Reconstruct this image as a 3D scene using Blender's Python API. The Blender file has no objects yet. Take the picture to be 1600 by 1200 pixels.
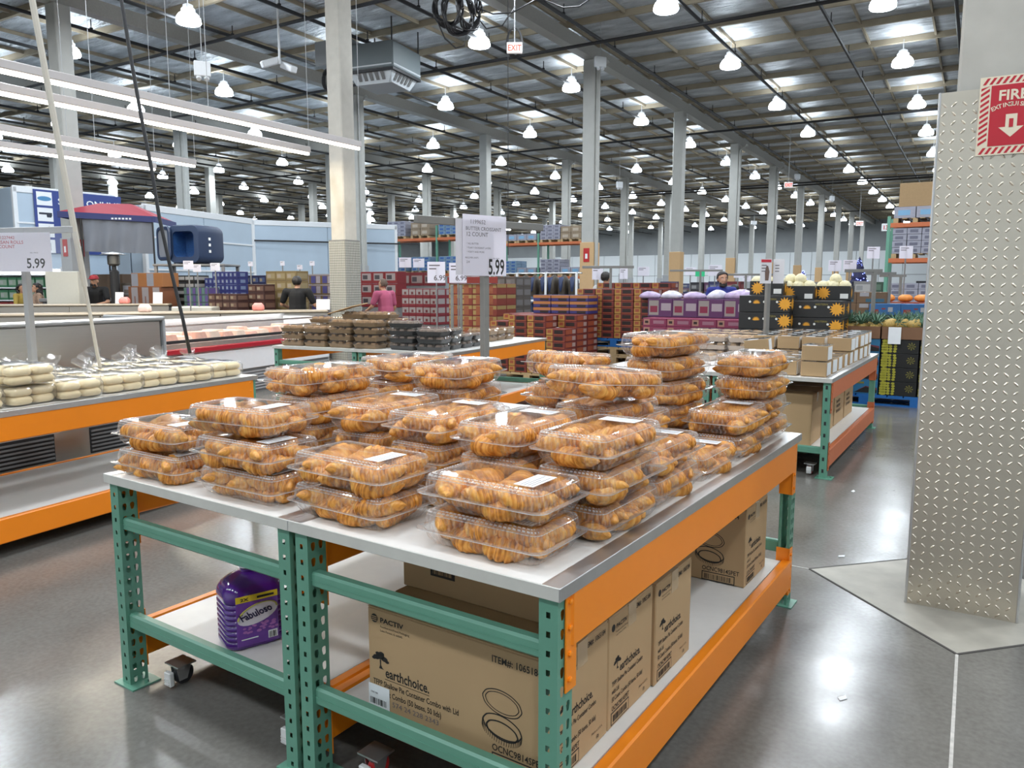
import bpy, bmesh, math, random
from mathutils import Vector, Matrix, Euler
random.seed(7)
S = bpy.context.scene
COL = S.collection
R = math.radians
PI = math.pi

# ------------------------------------------------------------------ camera, world, exposure
EYE = 1.6; FPX = 1200.0; PITCH = math.atan(155 / 1200); YAW = R(31)
cd = bpy.data.cameras.new('camera'); cam = bpy.data.objects.new('camera', cd); COL.objects.link(cam)
cam.location = (0, 0, EYE); cam.rotation_euler = (PI / 2 - PITCH, 0, YAW)
cd.sensor_width = 36; cd.lens = FPX / 1600 * 36; cd.clip_start = 0.05; cd.clip_end = 400
S.camera = cam
w = bpy.data.worlds.new('world'); S.world = w; w.use_nodes = True
w.node_tree.nodes['Background'].inputs[0].default_value = (0.62, 0.72, 0.85, 1)
w.node_tree.nodes['Background'].inputs[1].default_value = 0.0
S.view_settings.view_transform = 'Standard'; S.view_settings.look = 'None'
S.view_settings.gamma = 1.0; S.view_settings.use_curve_mapping = False
S.view_settings.exposure = 0.8
LAMP_W = 72.0        # watts of each high-bay lamp
cy = S.cycles
cy.max_bounces = 7; cy.diffuse_bounces = 3; cy.glossy_bounces = 3; cy.transmission_bounces = 4
cy.transparent_max_bounces = 40; cy.caustics_reflective = False; cy.caustics_refractive = False
cy.sample_clamp_indirect = 4.0; cy.use_light_tree = True

def ray(px, py):
    x, y = px - 800, 600 - py
    fw = FPX * math.cos(PITCH) + y * math.sin(PITCH); up = y * math.cos(PITCH) - FPX * math.sin(PITCH)
    return x, fw, up
def cw(r, fw):            # (right, forward) of the camera's heading -> world XY
    return Vector((-fw * math.sin(YAW) + r * math.cos(YAW), fw * math.cos(YAW) + r * math.sin(YAW)))
def at(px, d, py=445):    # world XY at forward distance d
    x, fw, up = ray(px, py); return cw(x / fw * d, d)
def zy(py, d):            # height seen at picture row py at forward distance d
    x, fw, up = ray(800, py); return EYE + up / fw * d
def ordn(i):
    return ('first second third fourth fifth sixth seventh eighth ninth tenth eleventh twelfth thirteenth fourteenth fifteenth sixteenth seventeenth eighteenth nineteenth twentieth twenty-first twenty-second twenty-third twenty-fourth'.split())[i]

# ------------------------------------------------------------------ materials
MATS = {}
def nt(name):
    m = bpy.data.materials.new(name); m.use_nodes = True
    t = m.node_tree; return m, t, t.nodes['Principled BSDF']
def mat(name, col, rough=0.5, metal=0.0, noise=0.0, nscale=20.0, bump=0.0, emit=0.0, spec=0.5, stretch=None, coat=0.0):
    if name in MATS: return MATS[name]
    m, t, b = nt(name)
    b.inputs['Base Color'].default_value = (*col, 1); b.inputs['Roughness'].default_value = rough
    b.inputs['Metallic'].default_value = metal; b.inputs['Specular IOR Level'].default_value = spec
    b.inputs['Coat Weight'].default_value = coat
    if emit:
        b.inputs['Emission Color'].default_value = (*col, 1); b.inputs['Emission Strength'].default_value = emit
    tc = t.nodes.new('ShaderNodeTexCoord'); mp = t.nodes.new('ShaderNodeMapping'); nz = t.nodes.new('ShaderNodeTexNoise')
    t.links.new(tc.outputs['Object'], mp.inputs[0]); t.links.new(mp.outputs[0], nz.inputs['Vector'])
    if stretch: mp.inputs['Scale'].default_value = stretch
    nz.inputs['Scale'].default_value = nscale; nz.inputs['Detail'].default_value = 5
    n = max(noise, 0.04)
    mx = t.nodes.new('ShaderNodeMix'); mx.data_type = 'RGBA'
    mx.inputs[6].default_value = (*[c * (1 - n) for c in col], 1); mx.inputs[7].default_value = (*[min(1, c * (1 + n)) for c in col], 1)
    t.links.new(nz.outputs[0], mx.inputs[0]); t.links.new(mx.outputs[2], b.inputs['Base Color'])
    if bump:
        bp = t.nodes.new('ShaderNodeBump'); bp.inputs['Strength'].default_value = bump; bp.inputs['Distance'].default_value = 0.01
        t.links.new(nz.outputs[0], bp.inputs['Height']); t.links.new(bp.outputs[0], b.inputs['Normal'])
    MATS[name] = m; return m
def clear_mat(name, tint=(0.99, 0.992, 0.995), gloss=1.0, haze=0.03, rough=0.06):
    """a thin clear sheet: see-through, with a fresnel sheen and a little haze"""
    if name in MATS: return MATS[name]
    m, t, b = nt(name); t.nodes.remove(b)
    out = t.nodes['Material Output']
    tr = t.nodes.new('ShaderNodeBsdfTransparent'); tr.inputs[0].default_value = (*tint, 1)
    gl = t.nodes.new('ShaderNodeBsdfGlossy'); gl.inputs['Roughness'].default_value = rough
    df = t.nodes.new('ShaderNodeBsdfDiffuse'); df.inputs[0].default_value = (0.9, 0.9, 0.9, 1)
    fr = t.nodes.new('ShaderNodeFresnel'); fr.inputs[0].default_value = 1.5
    ge = t.nodes.new('ShaderNodeNewGeometry'); io = t.nodes.new('ShaderNodeMapRange'); io.inputs[3].default_value = 1.5; io.inputs[4].default_value = 1 / 1.5   # a thin sheet: both sides meet air
    t.links.new(ge.outputs['Backfacing'], io.inputs[0]); t.links.new(io.outputs[0], fr.inputs[0])
    ml = t.nodes.new('ShaderNodeMath'); ml.operation = 'MULTIPLY'; ml.inputs[1].default_value = gloss; ml.use_clamp = True
    tl = t.nodes.new('ShaderNodeBsdfTranslucent'); tl.inputs[0].default_value = (0.9, 0.9, 0.9, 1); mh = t.nodes.new('ShaderNodeMixShader')
    t.links.new(df.outputs[0], mh.inputs[1]); t.links.new(tl.outputs[0], mh.inputs[2])
    m1 = t.nodes.new('ShaderNodeMixShader'); m2 = t.nodes.new('ShaderNodeMixShader'); m1.inputs[0].default_value = haze
    t.links.new(fr.outputs[0], ml.inputs[0]); t.links.new(ml.outputs[0], m2.inputs[0])
    t.links.new(tr.outputs[0], m1.inputs[1]); t.links.new(mh.outputs[0], m1.inputs[2])
    t.links.new(m1.outputs[0], m2.inputs[1]); t.links.new(gl.outputs[0], m2.inputs[2]); t.links.new(m2.outputs[0], out.inputs[0])
    MATS[name] = m; return m
def paper_mat(name, col, k=0.45):
    m, t, b = nt(name); b.inputs['Base Color'].default_value = (*col, 1); b.inputs['Roughness'].default_value = 0.35
    tl = t.nodes.new('ShaderNodeBsdfTranslucent'); tl.inputs[0].default_value = (*col, 1); mx = t.nodes.new('ShaderNodeMixShader'); mx.inputs[0].default_value = k
    t.links.new(b.outputs[0], mx.inputs[1]); t.links.new(tl.outputs[0], mx.inputs[2]); t.links.new(mx.outputs[0], t.nodes['Material Output'].inputs[0]); return m
def floor_mat():
    m, t, b = nt('polished_concrete')
    tc = t.nodes.new('ShaderNodeTexCoord'); L = t.links.new
    n1 = t.nodes.new('ShaderNodeTexNoise'); n1.inputs['Scale'].default_value = 0.9; n1.inputs['Detail'].default_value = 8; n1.inputs['Roughness'].default_value = 0.62
    n2 = t.nodes.new('ShaderNodeTexNoise'); n2.inputs['Scale'].default_value = 45; n2.inputs['Detail'].default_value = 4
    n3 = t.nodes.new('ShaderNodeTexNoise'); n3.inputs['Scale'].default_value = 5; n3.inputs['Detail'].default_value = 6
    for n in (n1, n2, n3): L(tc.outputs['Object'], n.inputs['Vector'])
    r = t.nodes.new('ShaderNodeValToRGB'); e = r.color_ramp.elements
    e[0].position = 0.3; e[0].color = (0.108, 0.1, 0.088, 1); e[1].position = 0.72; e[1].color = (0.21, 0.203, 0.186, 1)
    ad = t.nodes.new('ShaderNodeMath'); ad.operation = 'MULTIPLY_ADD'; ad.inputs[1].default_value = 0.35
    L(n2.outputs[0], ad.inputs[0]); a2 = t.nodes.new('ShaderNodeMath'); a2.operation = 'MULTIPLY_ADD'; a2.inputs[1].default_value = 0.65
    L(n1.outputs[0], a2.inputs[0]); L(a2.outputs[0], ad.inputs[2]); a2.inputs[2].default_value = 0.0
    L(ad.outputs[0], r.inputs[0]); L(r.outputs[0], b.inputs['Base Color'])
    rr = t.nodes.new('ShaderNodeMapRange'); rr.inputs[3].default_value = 0.13; rr.inputs[4].default_value = 0.28
    L(n3.outputs[0], rr.inputs[0]); L(rr.outputs[0], b.inputs['Roughness'])
    bp = t.nodes.new('ShaderNodeBump'); bp.inputs['Strength'].default_value = 0.06; bp.inputs['Distance'].default_value = 0.02
    L(n3.outputs[0], bp.inputs['Height']); L(bp.outputs[0], b.inputs['Normal']); b.inputs['Specular IOR Level'].default_value = 0.36
    return m
def croissant_mat():
    m, t, b = nt('croissant_crust'); L = t.links.new
    tc = t.nodes.new('ShaderNodeTexCoord')
    def noise(sx, sy, det):
        mp = t.nodes.new('ShaderNodeMapping'); mp.inputs['Scale'].default_value = (sx, sy, 1); n = t.nodes.new('ShaderNodeTexNoise'); n.inputs['Scale'].default_value = 1; n.inputs['Detail'].default_value = det
        L(tc.outputs['UV'], mp.inputs[0]); L(mp.outputs[0], n.inputs['Vector']); return n
    n1 = noise(210, 16, 3); n2 = noise(34, 22, 4); n3 = noise(75, 9, 2)
    def mad(x, k, c):
        q = t.nodes.new('ShaderNodeMath'); q.operation = 'MULTIPLY_ADD'; q.inputs[1].default_value = k; L(x.outputs[0], q.inputs[0])
        if c is None: q.inputs[2].default_value = 0.0
        else: L(c.outputs[0], q.inputs[2])
        return q
    sm = mad(n1, 0.36, mad(n2, 0.4, mad(n3, 0.26, None)))
    r = t.nodes.new('ShaderNodeValToRGB'); e = r.color_ramp.elements
    e[0].position = 0.38; e[0].color = (0.22, 0.052, 0.004, 1); e[1].position = 0.64; e[1].color = (0.98, 0.55, 0.14, 1)
    q = e.new(0.5); q.color = (0.68, 0.255, 0.03, 1)
    L(sm.outputs[0], r.inputs[0])
    at_ = t.nodes.new('ShaderNodeAttribute'); at_.attribute_name = 'tip'
    cm = t.nodes.new('ShaderNodeMix'); cm.data_type = 'RGBA'; cm.inputs[7].default_value = (0.88, 0.5, 0.13, 1)
    L(at_.outputs['Fac'], cm.inputs[0]); L(r.outputs[0], cm.inputs[6]); L(cm.outputs[2], b.inputs['Base Color'])
    b.inputs['Roughness'].default_value = 0.4
    bp = t.nodes.new('ShaderNodeBump'); bp.inputs['Strength'].default_value = 0.55; bp.inputs['Distance'].default_value = 0.004
    L(sm.outputs[0], bp.inputs['Height']); L(bp.outputs[0], b.inputs['Normal'])
    return m
def roof_mat():
    m, t, b = nt('foil_insulation'); L = t.links.new
    tc = t.nodes.new('ShaderNodeTexCoord'); mp = t.nodes.new('ShaderNodeMapping'); mp.inputs['Scale'].default_value = (0.6, 2.2, 1)
    L(tc.outputs['Object'], mp.inputs[0])
    n = t.nodes.new('ShaderNodeTexNoise'); n.inputs['Scale'].default_value = 1.5; n.inputs['Detail'].default_value = 6; n.inputs['Roughness'].default_value = 0.6
    L(mp.outputs[0], n.inputs['Vector'])
    r = t.nodes.new('ShaderNodeValToRGB'); e = r.color_ramp.elements
    e[0].position = 0.35; e[0].color = (0.42, 0.45, 0.48, 1); e[1].position = 0.7; e[1].color = (0.8, 0.84, 0.88, 1)
    L(n.outputs[0], r.inputs[0]); L(r.outputs[0], b.inputs['Base Color'])
    b.inputs['Metallic'].default_value = 0.45; b.inputs['Roughness'].default_value = 0.45
    bp = t.nodes.new('ShaderNodeBump'); bp.inputs['Strength'].default_value = 1.0; bp.inputs['Distance'].default_value = 0.35
    L(n.outputs[0], bp.inputs['Height']); L(bp.outputs[0], b.inputs['Normal'])
    return m
M = dict(
    floor=floor_mat(), roof=roof_mat(), crust=croissant_mat(),
    patch=mat('isolation_concrete', (0.36, 0.34, 0.29), 0.5, noise=0.35, nscale=6, bump=0.2),
    joint=mat('joint_filler', (0.5, 0.48, 0.44), 0.7, noise=0.5, nscale=30),
    darkjoint=mat('joint_dark', (0.06, 0.055, 0.05), 0.8),
    purlin=mat('purlin_wood', (0.33, 0.28, 0.2), 0.75, noise=0.2, nscale=3),
    girder=mat('girder_paint', (0.36, 0.35, 0.32), 0.6, noise=0.12),
    pipe=mat('black_pipe', (0.018, 0.018, 0.02), 0.5),
    concrete=mat('column_concrete', (0.5, 0.48, 0.43), 0.75, noise=0.14, nscale=7, bump=0.25),
    colpaint=mat('column_paint', (0.46, 0.46, 0.43), 0.6, noise=0.1, nscale=4),
    white=mat('white_panel', (0.78, 0.8, 0.82), 0.5), offwhite=mat('white_board', (0.78, 0.76, 0.72), 0.35, noise=0.05),
    coolwall=mat('cold_room_panel', (0.46, 0.56, 0.66), 0.45, noise=0.06, nscale=2),
    farwall=mat('far_wall_panel', (0.8, 0.84, 0.86), 0.6), upwall=mat('upper_wall', (0.33, 0.35, 0.36), 0.7, noise=0.2, nscale=0.6),
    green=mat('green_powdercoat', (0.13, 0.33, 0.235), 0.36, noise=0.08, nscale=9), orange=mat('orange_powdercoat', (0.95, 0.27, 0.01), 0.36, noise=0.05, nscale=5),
    orange2=mat('faded_orange', (0.55, 0.15, 0.055), 0.45, noise=0.1), dark=mat('black_plastic', (0.02, 0.02, 0.022), 0.5),
    steel=mat('stainless', (0.62, 0.62, 0.6), 0.28, 1.0, noise=0.06, nscale=3, stretch=(1, 1, 30)), alu=mat('aluminium', (0.66, 0.66, 0.66), 0.38, 1.0, noise=0.1, nscale=14),
    plate=mat('diamond_plate', (0.66, 0.6, 0.5), 0.34, 1.0, noise=0.08, nscale=3), zinc=mat('zinc', (0.6, 0.6, 0.6), 0.35, 0.9),
    gray=mat('gray_paint', (0.2, 0.2, 0.2), 0.5), midgray=mat('mid_gray_paint', (0.4, 0.41, 0.42), 0.45), red=mat('red_paint', (0.5, 0.02, 0.02), 0.45), chip=mat('particle_board', (0.5, 0.38, 0.24), 0.8, noise=0.3, nscale=80),
    card=mat('kraft_card', (0.47, 0.315, 0.165), 0.75, noise=0.07, nscale=4), card2=mat('kraft_card_edge', (0.37, 0.245, 0.125), 0.8, noise=0.1), tape=mat('clear_tape', (0.5, 0.36, 0.21), 0.2),
    ink=mat('black_ink', (0.02, 0.018, 0.016), 0.7), sticker=mat('white_sticker', (0.85, 0.87, 0.88), 0.5), sheet=paper_mat('sign_sheet', (0.9, 0.88, 0.94)), redink=mat('red_ink', (0.55, 0.03, 0.05), 0.6), grayink=mat('gray_ink', (0.18, 0.16, 0.17), 0.7),
    glow=mat('lamp_glow', (0.82, 0.92, 1.0), 0.4, emit=13.0), led=mat('led_glow', (1.0, 0.93, 0.84), 0.4, emit=5.0), wglass=mat('lamp_collar', (0.75, 0.8, 0.85), 0.3, emit=0.5),
    clear=clear_mat('clear_clamshell', haze=0.045, gloss=1.15), rim=clear_mat('clear_rim', haze=0.2, gloss=1.5, rough=0.05), bead_glint=clear_mat('clear_bead_glint', haze=0.78, gloss=2.0, rough=0.05), rib_glint=clear_mat('clear_rib_glint', haze=0.2, gloss=1.0, rough=0.06), film=clear_mat('clear_film', haze=0.1, gloss=1.5, rough=0.12), glass=clear_mat('display_glass', haze=0.01), acryl=clear_mat('sign_sleeve', haze=0.04, gloss=1.0),  # bead and rib sheets: extra white haze that paints highlights on the plastic
    skin=mat('skin', (0.5, 0.27, 0.17), 0.5), hair=mat('dark_hair', (0.012, 0.009, 0.008), 0.5, noise=0.4, nscale=40), bluepal=mat('blue_pallet', (0.01, 0.12, 0.38), 0.6, noise=0.15), wood=mat('pallet_wood', (0.45, 0.32, 0.17), 0.8, noise=0.25, nscale=8),
)

# ------------------------------------------------------------------ mesh builder
class MB:
    def __init__(s): s.v = []; s.f = []; s.m = []
    def add(s, vs, fs, mi=0, mx=None):
        o = len(s.v)
        s.v += [tuple(mx @ Vector(p)) for p in vs] if mx else [tuple(p) for p in vs]
        s.f += [tuple(i + o for i in f) for f in fs]; s.m += [mi] * len(fs); return s
    def box(s, x0, x1, y0, y1, z0, z1, mi=0, mx=None):
        return s.add([(x0, y0, z0), (x1, y0, z0), (x1, y1, z0), (x0, y1, z0), (x0, y0, z1), (x1, y0, z1), (x1, y1, z1), (x0, y1, z1)],
                     [(0, 3, 2, 1), (4, 5, 6, 7), (0, 1, 5, 4), (1, 2, 6, 5), (2, 3, 7, 6), (3, 0, 4, 7)], mi, mx)
    def cbox(s, x0, x1, y0, y1, z0, z1, b=0.004, mi=0, mx=None):   # box with chamfered edges
        bm = bmesh.new(); bmesh.ops.create_cube(bm, size=1)
        for v in bm.verts: v.co = Vector(((x0 + x1) / 2 + v.co.x * (x1 - x0), (y0 + y1) / 2 + v.co.y * (y1 - y0), (z0 + z1) / 2 + v.co.z * (z1 - z0)))
        bmesh.ops.bevel(bm, geom=bm.edges[:], offset=b, segments=1, affect='EDGES'); bm.verts.index_update()
        s.add([v.co[:] for v in bm.verts], [[v.index for v in f.verts] for f in bm.faces], mi, mx); bm.free(); return s
    def rings(s, rings, mi=0, cap=(True, True), mx=None, closed=True):
        n = len(rings[0]); vs = [p for r in rings for p in r]; fs = []
        for i in range(len(rings) - 1):
            for j in range(n if closed else n - 1):
                k = (j + 1) % n; fs.append((i * n + j, i * n + k, (i + 1) * n + k, (i + 1) * n + j))
        if cap[0]: fs.append(tuple(range(n - 1, -1, -1)))
        if cap[1]: fs.append(tuple(range((len(rings) - 1) * n, len(rings) * n)))
        return s.add(vs, fs, mi, mx)
    def lathe(s, prof, n=16, mi=0, mx=None, cap=(True, True)):
        return s.rings([[(r * math.cos(2 * PI * j / n), r * math.sin(2 * PI * j / n), z) for j in range(n)] for r, z in prof], mi, cap, mx)
    def tube(s, pts, r=0.01, n=6, mi=0, mx=None, cap=True):
        pts = [Vector(p) for p in pts]; rr = r if isinstance(r, (list, tuple)) else [r] * len(pts); rs = []
        for i, p in enumerate(pts):
            d = (pts[min(i + 1, len(pts) - 1)] - pts[max(i - 1, 0)]).normalized()
            a = d.cross(Vector((0, 0, 1)) if abs(d.z) < 0.9 else Vector((1, 0, 0))).normalized(); b = a.cross(d)
            rs.append([p + (a * math.cos(2 * PI * j / n) + b * math.sin(2 * PI * j / n)) * rr[i] for j in range(n)])
        return s.rings(rs, mi, (cap, cap), mx)
    def prism(s, poly, z0, z1, mi=0, mx=None):
        return s.rings([[(x, y, z0) for x, y in poly], [(x, y, z1) for x, y in poly]], mi, (True, True), mx)
    def ball(s, c, r, n=10, mi=0, mx=None):
        c = Vector(c); r = r if isinstance(r, (list, tuple)) else (r, r, r)
        rs = [[(c.x + r[0] * math.sin(PI * i / n) * math.cos(PI * j / n), c.y + r[1] * math.sin(PI * i / n) * math.sin(PI * j / n), c.z - r[2] * math.cos(PI * i / n)) for j in range(2 * n)] for i in range(1, n)]
        return s.rings(rs, mi, (True, True), mx)
    def plate(s, w, h, pitch, hole, z0=0.0, xs=(0.5,), mi=0, mx=None):   # sheet in XZ with a real hole per pitch in each column
        n = int(h / pitch); cols = len(xs)
        edges = [0.0] + [(xs[i] + xs[i + 1]) / 2 for i in range(cols - 1)] + [1.0]
        for k in range(n):
            for c in range(cols):
                x0, x1, a, b = edges[c] * w, edges[c + 1] * w, z0 + k * pitch, z0 + (k + 1) * pitch
                cx, cz = xs[c] * w, (a + b) / 2
                o = [(x0, a), (cx, a), (x1, a), (x1, cz), (x1, b), (cx, b), (x0, b), (x0, cz)]
                i = [(cx + p, cz + q) for p, q in hole]
                s.add([(x, 0, z) for x, z in o + i], [(j, (j + 1) % 8, 8 + (j + 1) % 8, 8 + j) for j in range(8)], mi, mx)
        if n * pitch < h - 1e-4: s.add([(0, 0, z0 + n * pitch), (w, 0, z0 + n * pitch), (w, 0, z0 + h), (0, 0, z0 + h)], [(0, 1, 2, 3)], mi, mx)
        return s
    def mesh(s, name, mats, smooth=False, angle=None):
        me = bpy.data.meshes.new(name); me.from_pydata(s.v, [], s.f)
        for m in (mats if isinstance(mats, (list, tuple)) else [mats]): me.materials.append(m)
        me.polygons.foreach_set('material_index', s.m)
        if smooth: me.polygons.foreach_set('use_smooth', [True] * len(me.polygons))
        if angle: me.set_sharp_from_angle(angle=R(angle))
        me.update(); return me
    def build(s, name, mats, parent=None, smooth=False, angle=None, **k):
        return put(name, s.mesh(name, mats, smooth, angle), parent, **k)
def put(name, data, parent=None, loc=None, rz=None, rot=None, label=None, cat=None, group=None, kind=None):
    o = bpy.data.objects.new(name, data); COL.objects.link(o)
    if parent: o.parent = parent
    if loc is not None: o.location = loc if len(loc) == 3 else (*loc, 0)
    if rz is not None: o.rotation_euler = (0, 0, rz)
    if rot is not None: o.rotation_euler = rot
    for k, v in (('label', label), ('category', cat), ('group', group), ('kind', kind)):
        if v: o[k] = v
    return o
def thing(name, label, cat, loc, rz=0.0, group=None):
    return put(name, None, None, loc=loc, rz=rz, label=label, cat=cat, group=group)
def kids(o): return KID.get(o.name, [])
def copy_tree(o, parent=None, loc=None, rz=None, rot=None, label=None, group=None, scale=None):
    c = o.copy(); COL.objects.link(c)
    if parent: c.parent = parent
    if loc is not None: c.location = loc if len(loc) == 3 else (*loc, 0)
    if rz is not None: c.rotation_euler = (0, 0, rz)
    if rot is not None: c.rotation_euler = rot
    if scale: c.scale = (scale,) * 3 if not isinstance(scale, tuple) else scale
    if label: c['label'] = label
    if group: c['group'] = group
    for ch in list(o.children): copy_tree(ch, c)
    return c
def text(name, body, size, parent, mtl, loc, rot=(PI / 2, 0, 0), align='LEFT', bold=0.0, width=1.0, shear=0.0, extrude=0.0, kind=None):
    cu = bpy.data.curves.new(name, 'FONT'); cu.body = body; cu.size = size; cu.align_x = align; cu.offset = bold * size; cu.resolution_u = 2; cu.shear = shear; cu.extrude = extrude
    cu.space_line = 1.0; cu.materials.append(mtl)
    tmp = bpy.data.objects.new('tmp', cu); me = bpy.data.meshes.new_from_object(tmp); me.name = name
    bpy.data.objects.remove(tmp); bpy.data.curves.remove(cu)
    o = put(name, me, parent, loc=loc, rot=rot); o.scale.x = width
    return o
# ------------------------------------------------------------------ the building
XL, XR, YF, YB, ZC = -72.0, 14.0, 96.0, -9.0, 8.85
def st(o, **k): o['kind'] = 'structure'; return o
floor = st(MB().add([(XL, YB, 0), (XR, YB, 0), (XR, YF, 0), (XL, YF, 0)], [(0, 1, 2, 3)]).build('floor', M['floor']))
PC = Vector((0.03, 4.46))                                     # the plated pillar's centre
def patch():
    h = 0.74; b = MB(); b.prism([(0, -h), (h, 0), (0, h), (-h, 0)], 0.0, 0.002)
    b.build('isolation_patch', M['patch'], floor, loc=(*PC, 0))
    j = MB(); q = h * 0.7071
    for k in range(4):
        mx = Matrix.Rotation(PI / 4 + k * PI / 2, 4, 'Z'); j.box(-q, q, q - 0.006, q + 0.006, 0, 0.0026, 0, mx)
    j.build('patch_joint', M['darkjoint'], floor, loc=(*PC, 0))
    for i, (x0, x1, y0, y1) in enumerate(((-0.006, 0.006, -9, -h), (-0.006, 0.006, h, 30), (-40, -h, -0.004, 0.004), (h, 12, -0.004, 0.004))):
        MB().box(x0, x1, y0, y1, 0, 0.0016).build('floor_joint', M['joint'], floor, loc=(*PC, 0))
    for i in range(1, 5):
        MB().box(-40, 12, -0.004, 0.004, 0, 0.0012).build('floor_joint', M['darkjoint'], floor, loc=(PC.x, PC.y + 7.6 * i, 0))
        MB().box(-0.004, 0.004, -9, 40, 0, 0.0012).build('floor_joint', M['darkjoint'], floor, loc=(PC.x - 5.2 * i, PC.y, 0))
patch()
ceiling = st(MB().add([(XL, YB, ZC), (XR, YB, ZC), (XR, YF, ZC), (XL, YF, ZC)], [(3, 2, 1, 0)]).build('ceiling', M['roof']))
pm = MB().box(XL, XR, -0.045, 0.045, ZC - 0.17, ZC - 0.003).mesh('purlin', M['purlin'])
for k in range(46): put('purlin', pm, ceiling, loc=(0, -1 + 2.1 * k, 0))
GX = [0.03, -10.4, -19.5, -29.0, -38.5, -48.0, -57.5]
gm = MB().box(-0.16, 0.16, YB, YF, 8.3, ZC - 0.175).mesh('girder', M['girder'])
for x in GX: put('girder', gm, ceiling, loc=(x, 0, 0))
sm = MB().box(-0.025, 0.025, YB, YF, ZC - 0.1, ZC - 0.004).mesh('sub_purlin', M['purlin'])
for k in range(40): put('sub_purlin', sm, ceiling, loc=(2 - 1.75 * k, 0, 0))
p = MB().tube([(0, 0, 8.12), (0, YF - 1, 8.12)], 0.045, 6)
for k in range(30):
    p.tube([(0, 1.2 + 3.1 * k, 8.12), (0, 1.2 + 3.1 * k, 8.4)], 0.014, 5); p.box(-0.03, 0.03, 1.17 + 3.1 * k, 1.23 + 3.1 * k, 8.16, 8.2)
ppm = p.mesh('sprinkler_pipe', M['pipe'])
for k in range(22): put('sprinkler_pipe', ppm, ceiling, loc=(1.9 - 2.75 * k, 0.9 * (k % 3), 0))
cpm = MB().tube([(XL + 2, 0, 7.98), (6, 0, 7.98)], 0.045, 8).mesh('sprinkler_main', M['pipe'])
for y in (14.2, 19.5, 33.0, 52.0, 53.2, 74.0): put('sprinkler_main', cpm, ceiling, loc=(0, y, 0))
# walls
wf = st(MB().box(XL, XR, YF, YF + 0.2, 5.4, ZC).build('wall_far', M['upwall']))
pmesh = MB().cbox(0.02, 2.38, YF - 0.1, YF + 0.1, 0.0, 5.4, 0.02).mesh('wall_panel', M['farwall'])
for k in range(36): put('wall_panel', pmesh, wf, loc=(XL + 2.4 * k, 0, 0))
MB().box(XL, XR, YF - 0.14, YF - 0.02, 2.72, 2.78).build('wall_rail', M['midgray'], wf)
st(MB().box(XL - 0.2, XL, YB, YF, 0, ZC).build('wall_left', M['upwall']))
st(MB().box(XR, XR + 0.2, YB, YF, 0, ZC).build('wall_right', M['farwall']))
st(MB().box(XL, XR, YB - 0.2, YB, 0, ZC).build('wall_back', M['farwall']))

# ------------------------------------------------------------------ columns
colm = MB().cbox(-0.2, 0.2, -0.2, 0.2, 0, 8.3, 0.02).mesh('concrete_column', M['colpaint'])
def tile_wrap(o):
    MB().box(-0.205, 0.205, -0.205, 0.205, 0, 2.44).build('wrap_backing', mat('tile_grout', (0.2, 0.2, 0.19), 0.8), o)
    t = MB(); n = 9; s = 0.41 / n
    for k in range(int(2.44 / s)):
        for i in range(n):
            for side in range(2):
                mx = Matrix.Rotation(side * PI / 2, 4, 'Z'); a = -0.205 + i * s
                t.box(a + 0.004, a + s - 0.004, -0.212, -0.204, k * s + 0.004, k * s + s - 0.004, 0, mx)
    t.build('wall_tiles', mat('glazed_tile', (0.4, 0.4, 0.36), 0.3), o, kind='stuff')
def plain_wrap(o, h, m):
    MB().cbox(-0.23, 0.23, -0.23, 0.23, 0, h, 0.01).build('base_wrap', m, o)
ply = mat('plywood_wrap', (0.62, 0.4, 0.2), 0.6, noise=0.12, stretch=(6, 6, 0.6))
YR = [30.1, 38.2, 46.3, 54.4, 62.5, 70.6, 78.7, 86.8]
YC = {1: [11.1, 22.0] + YR, 2: [11.12, 21.6] + YR, 3: [12.0, 21.3] + YR[:-1], 4: [21.3] + YR[:6], 5: YR[:6], 0: [13, 21.5] + YR}
for g, ys in YC.items():
    for i, y in enumerate(ys):
        o = st(put('concrete_column', colm, None, loc=(GX[g], y, 0)))
        if (g, i) == (1, 0): o.data = MB().cbox(-0.175, 0.175, -0.175, 0.175, 0, 8.3, 0.02).mesh('concrete_column', M['concrete']); tile_wrap(o)
        elif (g, i) == (2, 1): plain_wrap(o, 2.3, M['midgray'])
        elif g == 1: plain_wrap(o, 2.9, ply)
        elif (g, i) == (2, 0): plain_wrap(o, 2.75, M['midgray'])
        else: plain_wrap(o, 2.3, M['midgray'])
        if g in (1, 2, 3) and i in (1, 3, 4): MB().tube([(0.26, -0.1, 0.4), (0.26, -0.1, 8.0), (0.6, -0.1, 8.2)], 0.07, 8).build('drain_pipe', M['colpaint'], o)
        if (g, i) in ((1, 1), (2, 0)):
            for mx in (Matrix.Identity(4), Matrix.Rotation(PI / 2, 4, 'Z')):
                MB().box(-0.1, 0.1, -0.242, -0.232, 2.3, 2.72, 0, mx).build('extinguisher_sign', M['red'], o)
                MB().box(-0.04, 0.04, -0.246, -0.24, 2.4, 2.55, 0, mx).build('sign_arrow', M['sticker'], o)

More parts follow.
